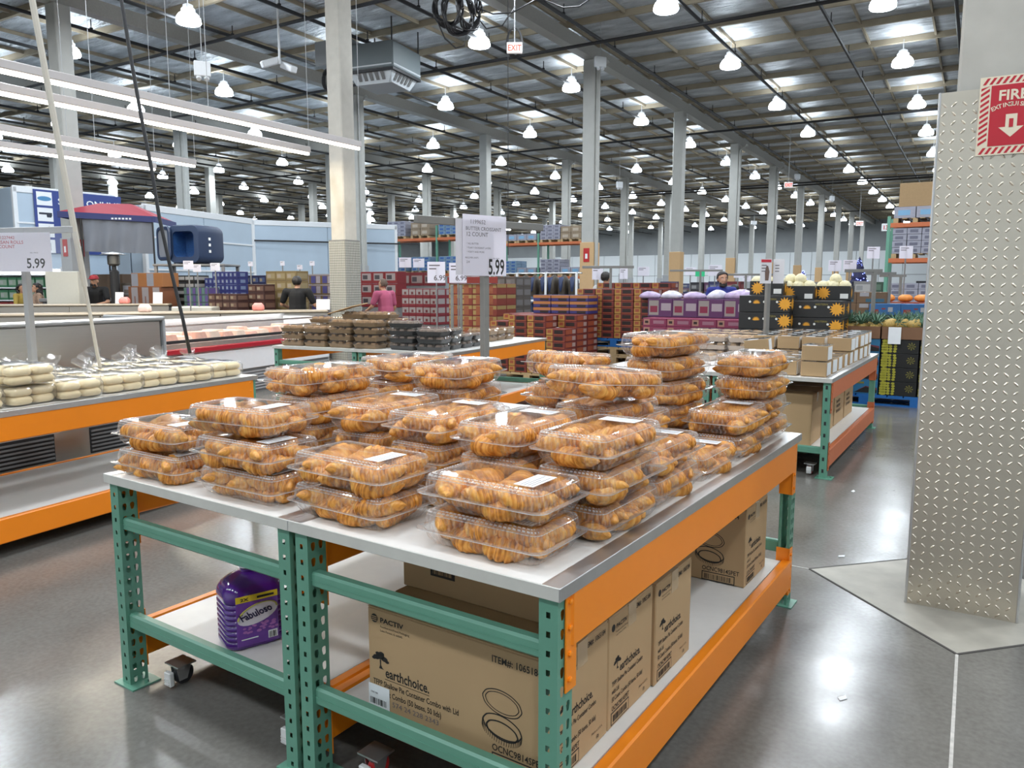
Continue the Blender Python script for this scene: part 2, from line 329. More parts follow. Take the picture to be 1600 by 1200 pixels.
# the plated pillar in front
pil = st(MB().cbox(-0.172, 0.172, -0.172, 0.172, 0, 8.3, 0.012).build('concrete_pillar', M['concrete'], None, loc=(*PC, 0)))
W2, HP = 0.2385, 2.485
def diamond(mx, w):
    d = MB(); d.box(-w, w, -0.0015, 0.0015, 0, HP, 0, mx)
    px = 0.0415; ny = int(HP / px)
    for r in range(ny):
        for c in range(int(2 * w / px)):
            x = -w + px * (c + 0.5); z = px * (r + 0.5); a = PI / 4 if (r + c) % 2 else -PI / 4
            L, B, H = 0.0155, 0.0046, 0.0028
            ring = [(L, 0), (L * 0.55, B), (-L * 0.55, B), (-L, 0), (-L * 0.55, -B), (L * 0.55, -B)]
            ro = lambda u, v: (x + u * math.cos(a) - v * math.sin(a), z + u * math.sin(a) + v * math.cos(a))
            vs = [(*ro(u, v), 0) for u, v in ring] + [(*ro(u * 0.55, v * 0.3), H) for u, v in ring]
            d.add([(q[0], -0.0015 - q[2], q[1]) for q in vs], [(i, (i + 1) % 6, 6 + (i + 1) % 6, 6 + i) for i in range(6)] + [(6, 7, 8, 9, 10, 11)], 0, mx)
    return d
for k in range(4):
    mx = Matrix.Rotation(k * PI / 2, 4, 'Z') @ Matrix.Translation((0, -W2, 0))
    diamond(mx, W2).build('diamond_plate_panel', M['plate'], pil)
MB().cbox(-W2 - 0.004, -W2 + 0.008, -W2 - 0.004, -W2 + 0.008, 0, HP + 0.002, 0.003).build('corner_trim', M['alu'], pil)
MB().cbox(W2 - 0.008, W2 + 0.004, -W2 - 0.004, -W2 + 0.008, 0, HP + 0.002, 0.003).build('corner_trim', M['alu'], pil)
# fire extinguisher sign on the pillar
def fire_sign():
    t = thing('fire_extinguisher_sign', 'red and cream fire extinguisher sign with arrow on the plated pillar', 'sign', (PC.x - 0.078, PC.y - W2 - 0.0085, 2.185))
    cream = mat('sign_cream', (0.82, 0.72, 0.55), 0.4); rd = mat('sign_red', (0.52, 0.02, 0.035), 0.35)
    MB().box(0, 0.26, -0.002, 0.002, 0, 0.345).build('backing', cream, t)
    MB().box(0.045, 0.215, -0.0035, -0.001, 0.04, 0.305).build('red_field', rd, t)
    s = MB()
    def stripe(x0, x1, z0, z1, n, hor):
        for i in range(n):
            f0, f1 = (i + 0.15) / n, (i + 0.65) / n
            if hor:
                a, b_, k = x0 + (x1 - x0) * f0, x0 + (x1 - x0) * f1, 0.018
                s.add([(a, -0.0026, z0), (b_, -0.0026, z0), (min(b_ + k, x1), -0.0026, z1), (min(a + k, x1), -0.0026, z1)], [(0, 1, 2, 3)])
            else:
                a, b_, k = z0 + (z1 - z0) * f0, z0 + (z1 - z0) * f1, 0.022
                s.add([(x0, -0.0026, a), (x1, -0.0026, min(a + k, z1)), (x1, -0.0026, min(b_ + k, z1)), (x0, -0.0026, b_)], [(0, 1, 2, 3)])
    stripe(0.006, 0.254, 0.006, 0.034, 10, True); stripe(0.006, 0.254, 0.311, 0.339, 10, True)
    stripe(0.006, 0.039, 0.04, 0.305, 11, False); stripe(0.221, 0.254, 0.04, 0.305, 11, False)
    s.build('border_stripes', rd, t, kind='stuff')
    text('lettering', 'FIRE', 0.062, t, cream, (0.13, -0.0042, 0.238), align='CENTER', bold=0.025, width=1.0)
    for i, ch in enumerate('EXTINGUISHER'):
        a = (i - 5.5) / 5.5; text('lettering', ch, 0.026, t, cream, (0.13 + a * 0.072, -0.0042, 0.2 - 0.016 * a * a + 0.01), rot=(PI / 2, a * 0.35, 0), align='CENTER', bold=0.02)
    MB().add([(x, -0.0042, z) for x, z in ((0.108, 0.175), (0.152, 0.175), (0.152, 0.12), (0.178, 0.12), (0.13, 0.075), (0.082, 0.12), (0.108, 0.12))], [(0, 6, 5, 4, 3, 2, 1)]).build('arrow', cream, t)
    MB().box(0.122, 0.138, -0.0056, -0.0044, 0.118, 0.155).build('extinguisher_symbol', rd, t)
fire_sign()

# ------------------------------------------------------------------ ceiling lamps
def lamp_proto():
    t = thing('high_bay_lamp', 'x', 'lamp', (0, 0, 0))
    MB().lathe([(0.275, 0.0), (0.295, 0.03), (0.292, 0.09), (0.268, 0.16), (0.222, 0.22), (0.165, 0.26)], 18, cap=(True, False)).build('glowing_dome', M['glow'], t, smooth=True)
    MB().lathe([(0.165, 0.26), (0.165, 0.34), (0.12, 0.38), (0.12, 0.43), (0.05, 0.46)], 14).build('ballast_cap', M['wglass'], t, smooth=True, angle=40)
    MB().tube([(0, 0, 0.44), (0, 0, 0.75)], 0.012, 5).build('hanger_rod', M['midgray'], t)
    ld = bpy.data.lights.new('lamp_light', 'AREA'); ld.shape = 'DISK'; ld.size = 0.56; ld.energy = LAMP_W; ld.color = (0.86, 0.93, 1.0)
    put('lamp_light', ld, t, loc=(0, 0, -0.02))
    lu = bpy.data.lights.new('lamp_uplight', 'AREA'); lu.shape = 'DISK'; lu.size = 0.9; lu.energy = LAMP_W * 0.09; lu.color = (0.86, 0.93, 1.0)
    put('lamp_uplight', lu, t, loc=(0, 0, 0.48), rot=(PI, 0, 0)); return t
LP = lamp_proto(); first = True
def proj(P):
    d = Vector(P) - Vector((0, 0, EYE)); r = d.x * math.cos(YAW) + d.y * math.sin(YAW); fw = -d.x * math.sin(YAW) + d.y * math.cos(YAW)
    cz = fw * math.cos(PITCH) - d.z * math.sin(PITCH); cu = fw * math.sin(PITCH) + d.z * math.cos(PITCH)
    return (800 + FPX * r / cz, 600 - FPX * cu / cz) if cz > 0.1 else (-9999, -9999)
LX = [-2.3, -6.67, -11.9, -17.0, -22.2, -27.1, -32.2, -37.3, -42.4, -47.5, -52.6, -57.7, -62.8]
LY = [7.2, 12.9, 18.1, 23.6, 29.8, 35.8, 42.0, 48.2, 54.2, 60.2, 66.2, 72.2, 78.2, 84.2, 90.2]
for r, x in enumerate(LX):
    n = 0
    for y in LY:
        yy = y + (2.4 if r == 0 else 0); u, v = proj((x, yy, 7.95))
        if yy < 94 and -30 < u < 1480 and -40 < v < 470:
            lab = f'bright dome bay lamp, {ordn(n)} from the front in the {ordn(r)} row from the plated pillar'; n += 1
            if first: LP.location = (x, yy, 7.95); LP['label'] = lab; LP['group'] = 'dome bay lamps under the roof'; first = False
            else: copy_tree(LP, loc=(x, yy, 7.95), label=lab, group='dome bay lamps under the roof')
LU2 = bpy.data.lights.new('unseen_fill_uplight', 'AREA'); LU2.shape = 'DISK'; LU2.size = 0.9; LU2.energy = LAMP_W * 0.09; LU2.color = (0.86, 0.93, 1.0)
ld2 = bpy.data.lights.new('unseen_fill_light', 'AREA'); ld2.shape = 'DISK'; ld2.size = 0.5; ld2.energy = LAMP_W * 1.5; ld2.color = (0.88, 0.94, 1.0)
for x in (8.4, 3.2, -2.3, -6.67, -11.9, -17.0, -22.2):  # unseen lights out of frame, no fixtures, boosted and extended to brighten near faces
    for y in (-4.2, 1.6, 7.2, 12.9, 18.1):
        u, v = proj((x, y, 7.95))
        if not (-30 < u < 1480 and -40 < v < 470) : put('unseen_fill_light', ld2, None, loc=(x, y, 7.93))
        if not (-30 < u < 1480 and -40 < v < 470) : put('unseen_fill_uplight', LU2, None, loc=(x, y, 8.1), rot=(PI, 0, 0))

for i, (x, y, z) in enumerate(((-0.6, 4.75, 0.3), (-0.72, 6.35, 1.2), (-0.35, 3.05, 0.8))):
    MB().add([(0, 0, 0.0025), (0.035, 0.004, 0.0025), (0.04, 0.02, 0.009), (0.006, 0.022, 0.003), (0, 0, 0.0005), (0.035, 0.004, 0.0005), (0.04, 0.02, 0.007), (0.006, 0.022, 0.001)], [(0, 1, 2, 3), (7, 6, 5, 4), (0, 4, 5, 1), (1, 5, 6, 2), (2, 6, 7, 3), (3, 7, 4, 0)]).build('paper_scrap', M['sticker'], None, loc=(x, y, 0.0005), rz=z,
        label=('small white paper scrap on the open floor past the table', 'white paper scrap on the floor by the kraft box table', 'tiny paper scrap on the floor in front of the pillar')[i], cat='paper scrap')
# ------------------------------------------------------------------ rack tables
TO = Vector((-0.83, 1.60)); TR = R(-2.9)
def tw(u, v, z=0.0):       # a place on the croissant tables: u across the front edge, v towards the back
    return Vector((TO.x + u * math.cos(TR) - v * math.sin(TR), TO.y + u * math.sin(TR) + v * math.cos(TR), z))
SQ = [(-0.006, -0.008), (0, -0.008), (0.006, -0.008), (0.006, 0), (0.006, 0.008), (0, 0.008), (-0.006, 0.008), (-0.006, 0)]
TD = [(-0.005, -0.013), (0, -0.015), (0.005, -0.013), (0.0085, 0.002), (0.0075, 0.011), (0, 0.014), (-0.0075, 0.011), (-0.0085, 0.002)]
def post_mesh(h, detail=True):
    b = MB(); W, D = 0.055, 0.075
    if detail:
        b.plate(W, h, 0.0508, SQ, 0.0)
        for x in (0, W): b.plate(D, h, 0.0508, TD, 0.0, (0.3, 0.72), 0, Matrix.Translation((x, 0, 0)) @ Matrix.Rotation(PI / 2, 4, 'Z'))
        for x in (0.001, W - 0.014): b.box(x, x + 0.013, D - 0.002, D, 0, h)
    else:
        b.box(0, W, 0, D, 0, h)
        for k in range(int(h / 0.1)): b.box(W * 0.35, W * 0.65, -0.002, 0, 0.05 + 0.1 * k, 0.08 + 0.1 * k, 1)
    b.box(-0.03, W + 0.05, -0.02, 0.1, 0, 0.006)
    b.lathe([(0.008, 0.006), (0.008, 0.018)], 6, mx=Matrix.Translation((W + 0.03, 0.05, 0)))
    return b
def caster(parent, x, y, wheelm):
    b = MB(); b.box(-0.045, 0.045, -0.04, 0.04, 0.088, 0.094); b.lathe([(0.028, 0.07), (0.03, 0.09)], 12)
    for s in (-1, 1): b.add([(s * 0.024, -0.03, 0.075), (s * 0.024, 0.03, 0.075), (s * 0.024, 0.012, 0.025), (s * 0.024, -0.022, 0.025), (s * 0.02, -0.03, 0.075), (s * 0.02, 0.03, 0.075), (s * 0.02, 0.012, 0.025), (s * 0.02, -0.022, 0.025)], [(0, 1, 2, 3), (7, 6, 5, 4), (0, 3, 7, 4), (1, 5, 6, 2), (3, 2, 6, 7)])
    c = b.build('caster', M['zinc'], parent, loc=(x, y, 0))
    wb = MB().lathe([(0.012, -0.016), (0.034, -0.016), (0.04, -0.01), (0.04, 0.01), (0.034, 0.016), (0.012, 0.016)], 20, mx=Matrix.Translation((0, 0.01, 0.04)) @ Matrix.Rotation(PI / 2, 4, 'Y'))
    wb.build('wheel', wheelm, c, smooth=True, angle=40)
    p = MB(); p.cbox(-0.02, 0.02, -0.062, -0.042, 0.012, 0.07, 0.003)
    for k in range(3): p.box(-0.014, 0.014, -0.066, -0.06, 0.02 + k * 0.01, 0.025 + k * 0.01)
    p.build('brake_pedal', mat('brake_white', (0.75, 0.75, 0.73), 0.4), c)
def rack_table(name, label, loc, rz, w, L, zt=0.87, om=None, detail=True, wheel=None, deck=True, group=None, braces=((0.645, 0.05), (0.24, 0.062)), lowz=0.09):
    om = om or M['orange']; t = thing(name, label, 'display table', loc, rz, group)
    pm_ = post_mesh(zt - 0.032, detail).mesh('upright_post', [M['green'], M['dark']])
    for x, y, f in ((0, 0, 0), (w - 0.055, 0, 0), (w, L, PI), (0.055, L, PI)): put('upright_post', pm_, t, loc=(x, y, 0), rz=f)
    for y, f in ((0, 0), (L, PI)):
        for z, bh in braces:
            b = MB().cbox(0.05, w - 0.05, 0.012, 0.05, z, z + bh, 0.007); b.box(0.05, w - 0.05, 0.01, 0.014, z + bh * 0.45, z + bh * 0.5)
            b.build('cross_brace', M['green'], t, loc=(0, 0, 0) if not f else (w, L, 0), rz=f)
    def beam(x, s, z0, z1):
        b = MB(); x0, x1 = (x - 0.032, x + 0.012) if s > 0 else (x - 0.012, x + 0.032)
        b.cbox(x0, x1, 0.055, L - 0.055, z0, z1, 0.006)
        o = b.build('side_beam', om, t)
        for y0 in (0.03, L - 0.085):
            k = MB()
            xa, xb = (x + 0.001, x + 0.007) if s > 0 else (x - 0.007, x - 0.001)
            za, zb = (z0 - 0.115, z1 + 0.003) if z0 > 0.4 else (z0 - 0.03, z1 + 0.06)
            k.cbox(xa, xb, y0, y0 + 0.055, za, zb, 0.002)
            xi = x - 0.06 if s > 0 else x + 0.056
            k.box(min(xi, x), max(xi, x) if s < 0 else x, y0 + 0.046 if y0 < 1 else y0 + 0.004, y0 + 0.05 if y0 < 1 else y0 + 0.009, za, zb)
            for i in range(4): k.lathe([(0.008, 0), (0.008, 0.005), (0.004, 0.007)], 8, mx=Matrix.Translation((xb if s > 0 else xa, y0 + 0.018, za + (zb - za) * (0.12 + 0.25 * i))) @ Matrix.Rotation(s * PI / 2, 4, 'Y'))
            k.build('beam_bracket', om, o)
    for s, x in ((-1, 0.0), (1, w)):
        beam(x, s, zt - 0.18, zt - 0.022)
        if deck: beam(x, s, lowz, lowz + 0.15)
    b = MB().box(-0.012, w + 0.012, -0.012, L + 0.012, zt - 0.022, zt - 0.002)
    top = b.build('table_top', M['offwhite'], t)
    for ya in (-0.016, L + 0.011): MB().cbox(-0.014, w + 0.014, ya, ya + 0.005, zt - 0.036, zt, 0.0015).build('edge_strip', mat('pale_trim', (0.62, 0.61, 0.56), 0.45, noise=0.1, nscale=12), top)
    for x, s in ((w, 1), (0, -1)):
        e = MB()
        e.cbox(x + 0.010 if s > 0 else -0.015, x + 0.015 if s > 0 else -0.010, -0.016, L + 0.016, zt - 0.036, zt, 0.0015)
        e.box(x - 0.04 if s > 0 else -0.012, x + 0.012 if s > 0 else 0.04, -0.012, L + 0.012, zt - 0.002, zt - 0.0006)
        e.build('edge_angle', M['alu'], top)
    if deck:
        b = MB().box(0.036, w - 0.036, 0.09, L - 0.09, lowz + 0.128, lowz + 0.145, 0); b.box(0.036, w - 0.036, 0.088, L - 0.088, lowz + 0.113, lowz + 0.128, 1)
        b.build('lower_deck', [M['offwhite'], M['chip']], t)
        for x in (0.2, w - 0.15):
            for y in (0.13, L - 0.2): caster(t, x, y, wheel or M['dark'])
    return t
rack_table('rack_table', 'green and orange rack table holding the purple bottle, croissants on top', tw(-2.035, 0), TR, 1.05, 2.34, group='croissant rack tables')
rack_table('rack_table', 'green and orange rack table with cartons below and croissants on top', tw(-0.957, 0), TR, 0.957, 2.34, wheel=M['red'], braces=((0.657, 0.05), (0.262, 0.06)), group='croissant rack tables')
DZ = 0.2365

# ------------------------------------------------------------------ clamshells and croissants
def rrect(hx, hy, r, nc=6, mx_=26, my_=16, amp=0.0):
    P = []
    def seg(a, b, n):
        for i in range(n): P.append((a[0] + (b[0] - a[0]) * i / n, a[1] + (b[1] - a[1]) * i / n))
    def arc(cx, cy, a0):
        for i in range(nc): a = a0 + PI / 2 * i / nc; P.append((cx + r * math.cos(a), cy + r * math.sin(a)))
    seg((hx, -hy + r), (hx, hy - r), my_); arc(hx - r, hy - r, 0); seg((hx - r, hy), (-hx + r, hy), mx_); arc(-hx + r, hy - r, PI / 2)
    seg((-hx, hy - r), (-hx, -hy + r), my_); arc(-hx + r, -hy + r, PI); seg((-hx + r, -hy), (hx - r, -hy), mx_); arc(hx - r, -hy + r, 3 * PI / 2)
    if amp:
        n = len(P); Q = []
        for i, p_ in enumerate(P):
            a, b = P[i - 1], P[(i + 1) % n]; d = Vector((b[1] - a[1], a[0] - b[0])); d.normalize(); s = amp if i % 2 else -amp
            Q.append((p_[0] + d.x * s, p_[1] + d.y * s))
        P = Q
    return P
def ringz(hx, hy, r, z, amp=0.0, za=0.0, **k):
    return [(x, y, z + (za if i % 2 else -za)) for i, (x, y) in enumerate(rrect(hx, hy, r, amp=amp, **k))]
def clamshell_proto():
    t = thing('clamshell', 'x', 'plastic container', (0, 0, 0))
    k = dict(mx_=44, my_=26, nc=8); n_ = 172
    def rib_glints(b): b.m = [1 if i % 3 == 0 and i < len(b.f) - 1 else 0 for i in range(len(b.f))]; return b  # every third wall face whiter, painting in the bright lines of the ribs
    b = MB(); b.rings([ringz(0.165, 0.092, 0.02, 0.001, **k), ringz(0.177, 0.104, 0.026, 0.004, 0.0007, **k), ringz(0.19, 0.117, 0.03, 0.024, 0.0011, **k), ringz(0.196, 0.122, 0.032, 0.045, 0.0011, **k)], cap=(True, False))
    rib_glints(b).build('tray', [M['clear'], M['rib_glint']], t)
    b = MB(); b.rings([ringz(0.196, 0.122, 0.032, 0.046, **k), ringz(0.2145, 0.1385, 0.034, 0.0463, **k), ringz(0.216, 0.14, 0.036, 0.0492, **k), ringz(0.2, 0.125, 0.034, 0.05, **k)], cap=(False, False))
    b.m = [1 if i // n_ == 1 else 0 for i in range(len(b.f))]  # outer edge whitened as a painted highlight line
    b.build('flange', [M['rim'], M['bead_glint']], t)
    b = MB(); b.rings([ringz(0.198, 0.123, 0.034, 0.05, 0.0011, **k), ringz(0.195, 0.119, 0.03, 0.072, 0.0011, **k), ringz(0.192, 0.115, 0.026, 0.0865, 0.0011, **k)], cap=(False, False)); rib_glints(b)
    b.add([(x, y, 0.0975) for x, y in rrect(0.168, 0.091, 0.016, mx_=44, my_=26, nc=8)], [tuple(range(172))])
    b.build('lid', [M['clear'], M['rib_glint']], t)
    b = MB(); b.rings([ringz(0.192, 0.115, 0.026, 0.0865, 0.0011, **k), ringz(0.1915, 0.1145, 0.026, 0.0886, **k), ringz(0.1885, 0.1115, 0.024, 0.0935, 0.0018, 0.001, **k), ringz(0.184, 0.107, 0.022, 0.0965, 0.0014, 0.001, **k), ringz(0.181, 0.104, 0.02, 0.095, **k),
                       ringz(0.178, 0.101, 0.02, 0.0985, 0.0014, 0.001, **k), ringz(0.173, 0.096, 0.018, 0.1, 0.0012, 0.0008, **k), ringz(0.168, 0.091, 0.016, 0.0975, **k)], cap=(False, False))
    b.m = [1 if i // n_ == 0 or (i // n_ in (2, 5) and (i % n_) % 2) else 0 for i in range(len(b.f))]  # whiter faces paint the rim's bright line and dotted glints
    b.build('beaded_rim', [M['rim'], M['bead_glint']], t)
    o = MB().box(0.083, 0.145, -0.07, 0.055, 0.0979, 0.0986).build('label', M['sticker'], t)
    q = MB()
    for i, (a, c) in enumerate(((0, 0.1), (0, 0.07), (0, 0.11), (0, 0.05))): q.add([(0.133 - 0.011 * i, -0.064 + a, 0.0989), (0.133 - 0.011 * i, -0.064 + c, 0.0989), (0.136 - 0.011 * i, -0.064 + c, 0.0989), (0.136 - 0.011 * i, -0.064 + a, 0.0989)], [(0, 3, 2, 1)])
    q.build('label_print', M['grayink'], o); return t
def croissant_mesh(seed, nr=44, ns=16):
    rnd = random.Random(seed); L = rnd.uniform(0.084, 0.093); bend = rnd.uniform(0.014, 0.03); rmax = rnd.uniform(0.045, 0.05); fl = rnd.uniform(0.66, 0.76)
    vs, fs, uv, tip = [], [], [], []
    for i in range(nr + 1):
        s = -1 + 2 * i / nr; q = abs(s); r = rmax * max(0.0, 1 - q ** 2.1) ** 0.66
        r = max(r, 0.004)
        for j in range(ns):
            a = 2 * PI * j / ns; st_ = (q * 3.6 + 0.25 + 0.12 * math.sin(a + seed)) % 1.0; wob = (1.07 - 0.25 * st_ ** 3 if q < 0.95 else 0.95) * (1 + 0.03 * math.sin(3 * a + seed + 7 * s))
            z = r * math.sin(a) * fl * wob; y = r * math.cos(a) * wob + bend * (1 - 2 * s * s)
            if z < -rmax * 0.55: z = -rmax * 0.55 + (z + rmax * 0.55) * 0.35
            vs.append((L * s, y, z)); uv.append((L * s + 0.004 * math.sin(a * 2 + seed), 0.034 * abs(a - PI))); tip.append(max(0.0, min(1.0, (q - 0.66) / 0.3)) * 0.2 + (0.2 if z < -rmax * 0.5 else 0))
    for i in range(nr):
        for j in range(ns):
            k = (j + 1) % ns; fs.append((i * ns + j, i * ns + k, (i + 1) * ns + k, (i + 1) * ns + j))
    fs.append(tuple(range(ns - 1, -1, -1))); fs.append(tuple(range(nr * ns, nr * ns + ns)))
    return vs, fs, uv, tip
def cr_build(name, vs, fs, uv, tip):
    me = bpy.data.meshes.new(name); me.from_pydata(vs, [], [tuple(reversed(f)) for f in fs]); me.materials.append(M['crust'])
    me.polygons.foreach_set('use_smooth', [True] * len(me.polygons))
    ul = me.uv_layers.new(name='UVMap'); li = [0] * len(me.loops); me.loops.foreach_get('vertex_index', li)
    ul.data.foreach_set('uv', [c for i in li for c in uv[i]])
    me.attributes.new('tip', 'FLOAT', 'POINT').data.foreach_set('value', tip); me.update(); return me
CRS = [croissant_mesh(s) for s in range(1, 7)]; CRM = [cr_build('croissant', *c) for c in CRS]
CRLO = [croissant_mesh(s, 16, 9) for s in range(1, 5)]
def packing(rnd):      # twelve croissants in two layers, in the container's own axes
    P = []
    if rnd.random() < 0.5:
        for x in (-0.147, 0.147): P.append((x, rnd.uniform(-0.012, 0.012), 0.025, PI / 2 + rnd.uniform(-0.25, 0.25)))
        for x in (-0.052, 0.058):
            for y in (-0.062, 0.06): P.append((x, y, 0.025, rnd.uniform(-0.3, 0.3) + (PI if rnd.random() < 0.5 else 0)))
    else:
        for x in (-0.115, 0.0, 0.115):
            for y in (-0.06, 0.06): P.append((x, y, 0.025, rnd.uniform(0.35, 0.75) * (1 if y < 0 else -1) + (PI if rnd.random() < 0.5 else 0)))
    for x in (-0.118, 0.0, 0.118):
        for y in (-0.056, 0.056):
            a = rnd.uniform(0.1, 0.7) if rnd.random() < 0.62 else rnd.uniform(1.2, 1.7); P.append((x + rnd.uniform(-0.012, 0.012), y if a < 1 else y * 0.85, 0.061, a * rnd.choice((-1, 1)) + rnd.choice((0, PI))))
    return P
CLAM = clamshell_proto(); clam_used = False
BULK = ([], [], [], [])
def clam(u, v, z, yaw, label, short=None, tilt=(0, 0), loose=9):
    global clam_used
    p_ = tw(u, v, z); rot = Euler((tilt[0], tilt[1], TR + yaw)); grp = 'croissant clamshells on the front tables'
    if not clam_used: o = CLAM; o.location = p_; o.rotation_euler = rot; o['label'] = label; o['group'] = grp; clam_used = True
    else: o = copy_tree(CLAM, loc=p_, rot=rot, label=label, group=grp)
    rnd = random.Random(int(u * 977 + v * 3331 + z * 7919)); mx = Matrix.Translation(p_) @ rot.to_matrix().to_4x4()
    pk = packing(rnd); rank = {}
    for up in (False, True):
        for n, q in enumerate(sorted([q for q in pk if (q[2] > 0.04) == up], key=lambda q: -q[0])): rank[q] = f'{ordn(n)} {"upper" if up else "lower"} croissant from the label end'
    items = [(mx @ Vector(q[:3]), q[3], rnd.randrange(6), rnd.uniform(-0.2, 0.2), rnd.uniform(-0.12, 0.12), rank[q]) for q in pk]
    items.sort(key=lambda q: (q[0] - Vector((0, 0, EYE))).length)
    for i, (P, a, m, rx, ry, rk) in enumerate(items):
        R3 = rot.to_matrix() @ Euler((rx, ry, a)).to_matrix()
        if short and i < loose:
            put('croissant', CRM[m], None, loc=P, rot=R3.to_euler(), label=f'{rk}, {short}', cat='croissant', group='croissants inside the ' + short)
        else:
            vs, fs, uv, tip = CRLO[m % 4]; n = len(BULK[0]); m4 = R3
            BULK[0].extend(tuple(P + m4 @ Vector(q)) for q in vs); BULK[1].extend(tuple(j + n for j in f) for f in fs); BULK[2].extend(uv); BULK[3].extend(tip)
PT = 0.104; ZT = 0.8705
#  (u, v) of the lid's centre, turn, levels from the bottom (du, dv, turn per level), how many top levels hold croissants built singly, stack phrase
H9 = PI / 2
STK = [
    (-0.285, 0.175, 0.0, [(0.0, -0.005, 0), (0.0, 0.0, 0)], 2, 'corner stack above the cartons'),
    (-0.825, 0.165, -0.02, [(0.0, -0.005, 0), (0.0, 0.0, 0)], 2, 'front stack where the tables meet'),
    (-1.32, 0.15, 0.02, [(0.02, 0.0, 0), (0.0, 0.0, 0), (-0.075, 0.035, 0.1)], 3, 'front three-high stack'),
    (-1.86, 0.165, 0.0, [(0.045, -0.03, 0.02), (0, 0, 0)], 2, 'front stack on the outer corner'),
    (-1.435, 0.56, H9 - 0.06, [(0.06, 0.02, 0.1), (0.05, 0, 0), (0.03, 0, 0.05), (0, 0, 0)], 1, 'turned four-high stack'),
    (-1.085, 0.565, H9 + 0.05, [(0, 0, 0), (0, 0, 0.03), (0, 0, 0)], 2, 'stack beside the turned four-high'),
    (-0.765, 0.535, H9 - 0.03, [(0, 0, 0), (0.01, 0, 0), (0, 0, 0)], 2, 'second row stack over the gap'),
    (-0.445, 0.505, H9 + 0.01, [(0, 0, 0), (0, 0.01, 0), (0, 0, 0)], 2, 'second row middle stack'),
    (-0.15, 0.51, H9 - 0.01, [(-0.005, 0, 0), (0, 0, 0), (0, 0, 0)], 3, 'three-high stack above the orange beam'),
    (-1.1, 1.02, H9 + 0.12, [(0, 0, 0), (0.04, 0, -0.1), (0, 0.0, 0), (0, 0, 0)], 1, 'four-high stack before the sign post'),
    (-1.45, 1.1, H9 - 0.12, [(0, 0, 0), (0, 0, 0), (0, 0, 0), (0, 0, 0)], 0, 'third row stack half behind two others'),
    (-0.76, 1.0, H9, [(0, 0, 0), (0, 0, 0.04)], 0, 'low stack between two four-high stacks'),
    (-0.35, 0.97, H9 - 0.16, [(0.02, 0.02, 0.16), (0.0, 0.02, 0.16), (-0.02, 0.02, 0.1), (0.0, -0.05, -0.1)], 1, 'tilted-top stack'),
    (-0.17, 0.915, H9, [(0, 0, 0), (0, 0, 0)], 2, 'two-high stack above the orange beam'),
    (-0.16, 1.315, H9, [(0, 0, 0)], 1, 'single layer beside the beam'),
    (-0.78, 1.42, H9, [(0, 0, 0), (0, 0, 0), (0, 0, 0), (0, 0, 0)], 1, 'stack behind the tilted one'),
    (-0.465, 1.36, H9, [(0, 0, 0), (0, 0, 0)], 1, 'low stack before the tower'),
    (-0.46, 1.75, H9 - 0.17, [(0, 0, 0.1), (0, 0, 0.1), (0.015, 0, 0.02), (0.01, 0, 0.03), (0, -0.01, 0)], 3, 'five-high tower'),
    (-0.165, 1.745, H9, [(0, 0, 0), (0, 0, 0)], 1, 'low stack before the end stack'),
    (-0.175, 2.12, H9 - 0.02, [(0.01, 0, 0), (0, 0, 0), (0.005, 0, 0), (0, 0, 0)], 2, 'four-high stack at the beam end'),
    (-0.5, 2.13, H9, [(0, 0, 0)], 0, 'single layer behind the five-high tower'),
    (-0.8, 1.86, H9, [(0, 0, 0), (0, 0, 0)], 0, 'hidden low stack beyond the tower'),
]
LV = {1: ['only'], 2: ['lower', 'upper'], 3: ['bottom', 'middle', 'top'], 4: ['bottom', 'second', 'third', 'top'], 5: ['bottom', 'second', 'third', 'fourth', 'top']}
for u, v, yaw, lv, single, ph in STK:
    for i, (du, dv, da) in enumerate(lv):
        nm = f'{LV[len(lv)][i]} clamshell, {ph}'; nl = f'{LV[len(lv)][i]} clear croissant clamshell of the {ph}'
        if 'tilted' in ph and i == 3: clam(u + du, v + dv, ZT + PT * i + 0.022, yaw + da, nl, nm, tilt=(0.0, 0.09))
        else: clam(u + du, v + dv, ZT + PT * i, yaw + da, nl, nm if i >= len(lv) - single else None)
put('croissants', cr_build('croissants', *BULK), None, label='golden croissants deep inside the clamshell stacks, mostly hidden', cat='croissants', kind='stuff')

# ------------------------------------------------------------------ cartons under the right-hand table
def carton(name, label, loc, rz, w, d, h, m=None, group=None, tape=True, cat='carton'):
    t = thing(name, label, cat, loc, rz, group); m = m or M['card']
    MB().cbox(0, w, 0, d, 0, h - 0.004, 0.004).build('box_body', m, t)
    f = MB(); f.cbox(0.001, w - 0.001, 0.001, d / 2 - 0.0015, h - 0.004, h, 0.0015); f.cbox(0.001, w - 0.001, d / 2 + 0.0015, d - 0.001, h - 0.004, h, 0.0015)
    f.build('top_flaps', m, t)
    if tape:
        q = MB().box(-0.0012, w + 0.0012, d / 2 - 0.03, d / 2 + 0.03, h, h + 0.0008); q.box(w, w + 0.0012, d / 2 - 0.03, d / 2 + 0.03, h - 0.075, h); q.box(-0.0012, 0, d / 2 - 0.03, d / 2 + 0.03, h - 0.075, h)
        q.build('packing_tape', M['tape'], t)
    return t
def barcode(parent, x, z, w, h, y, rot, seed=1, m=None):
    rnd = random.Random(seed); b = MB(); k = 0.0
    while k < w - 0.004:
        q = rnd.choice((0.0012, 0.002, 0.0035)); b.box(k, min(k + q, w), 0, 0.0006, 0, h); k += q + rnd.choice((0.0015, 0.0025, 0.004))
    o = b.build('barcode', m or M['ink'], parent, loc=(x, y, z) if not rot else (y, x, z), rz=rot); return o
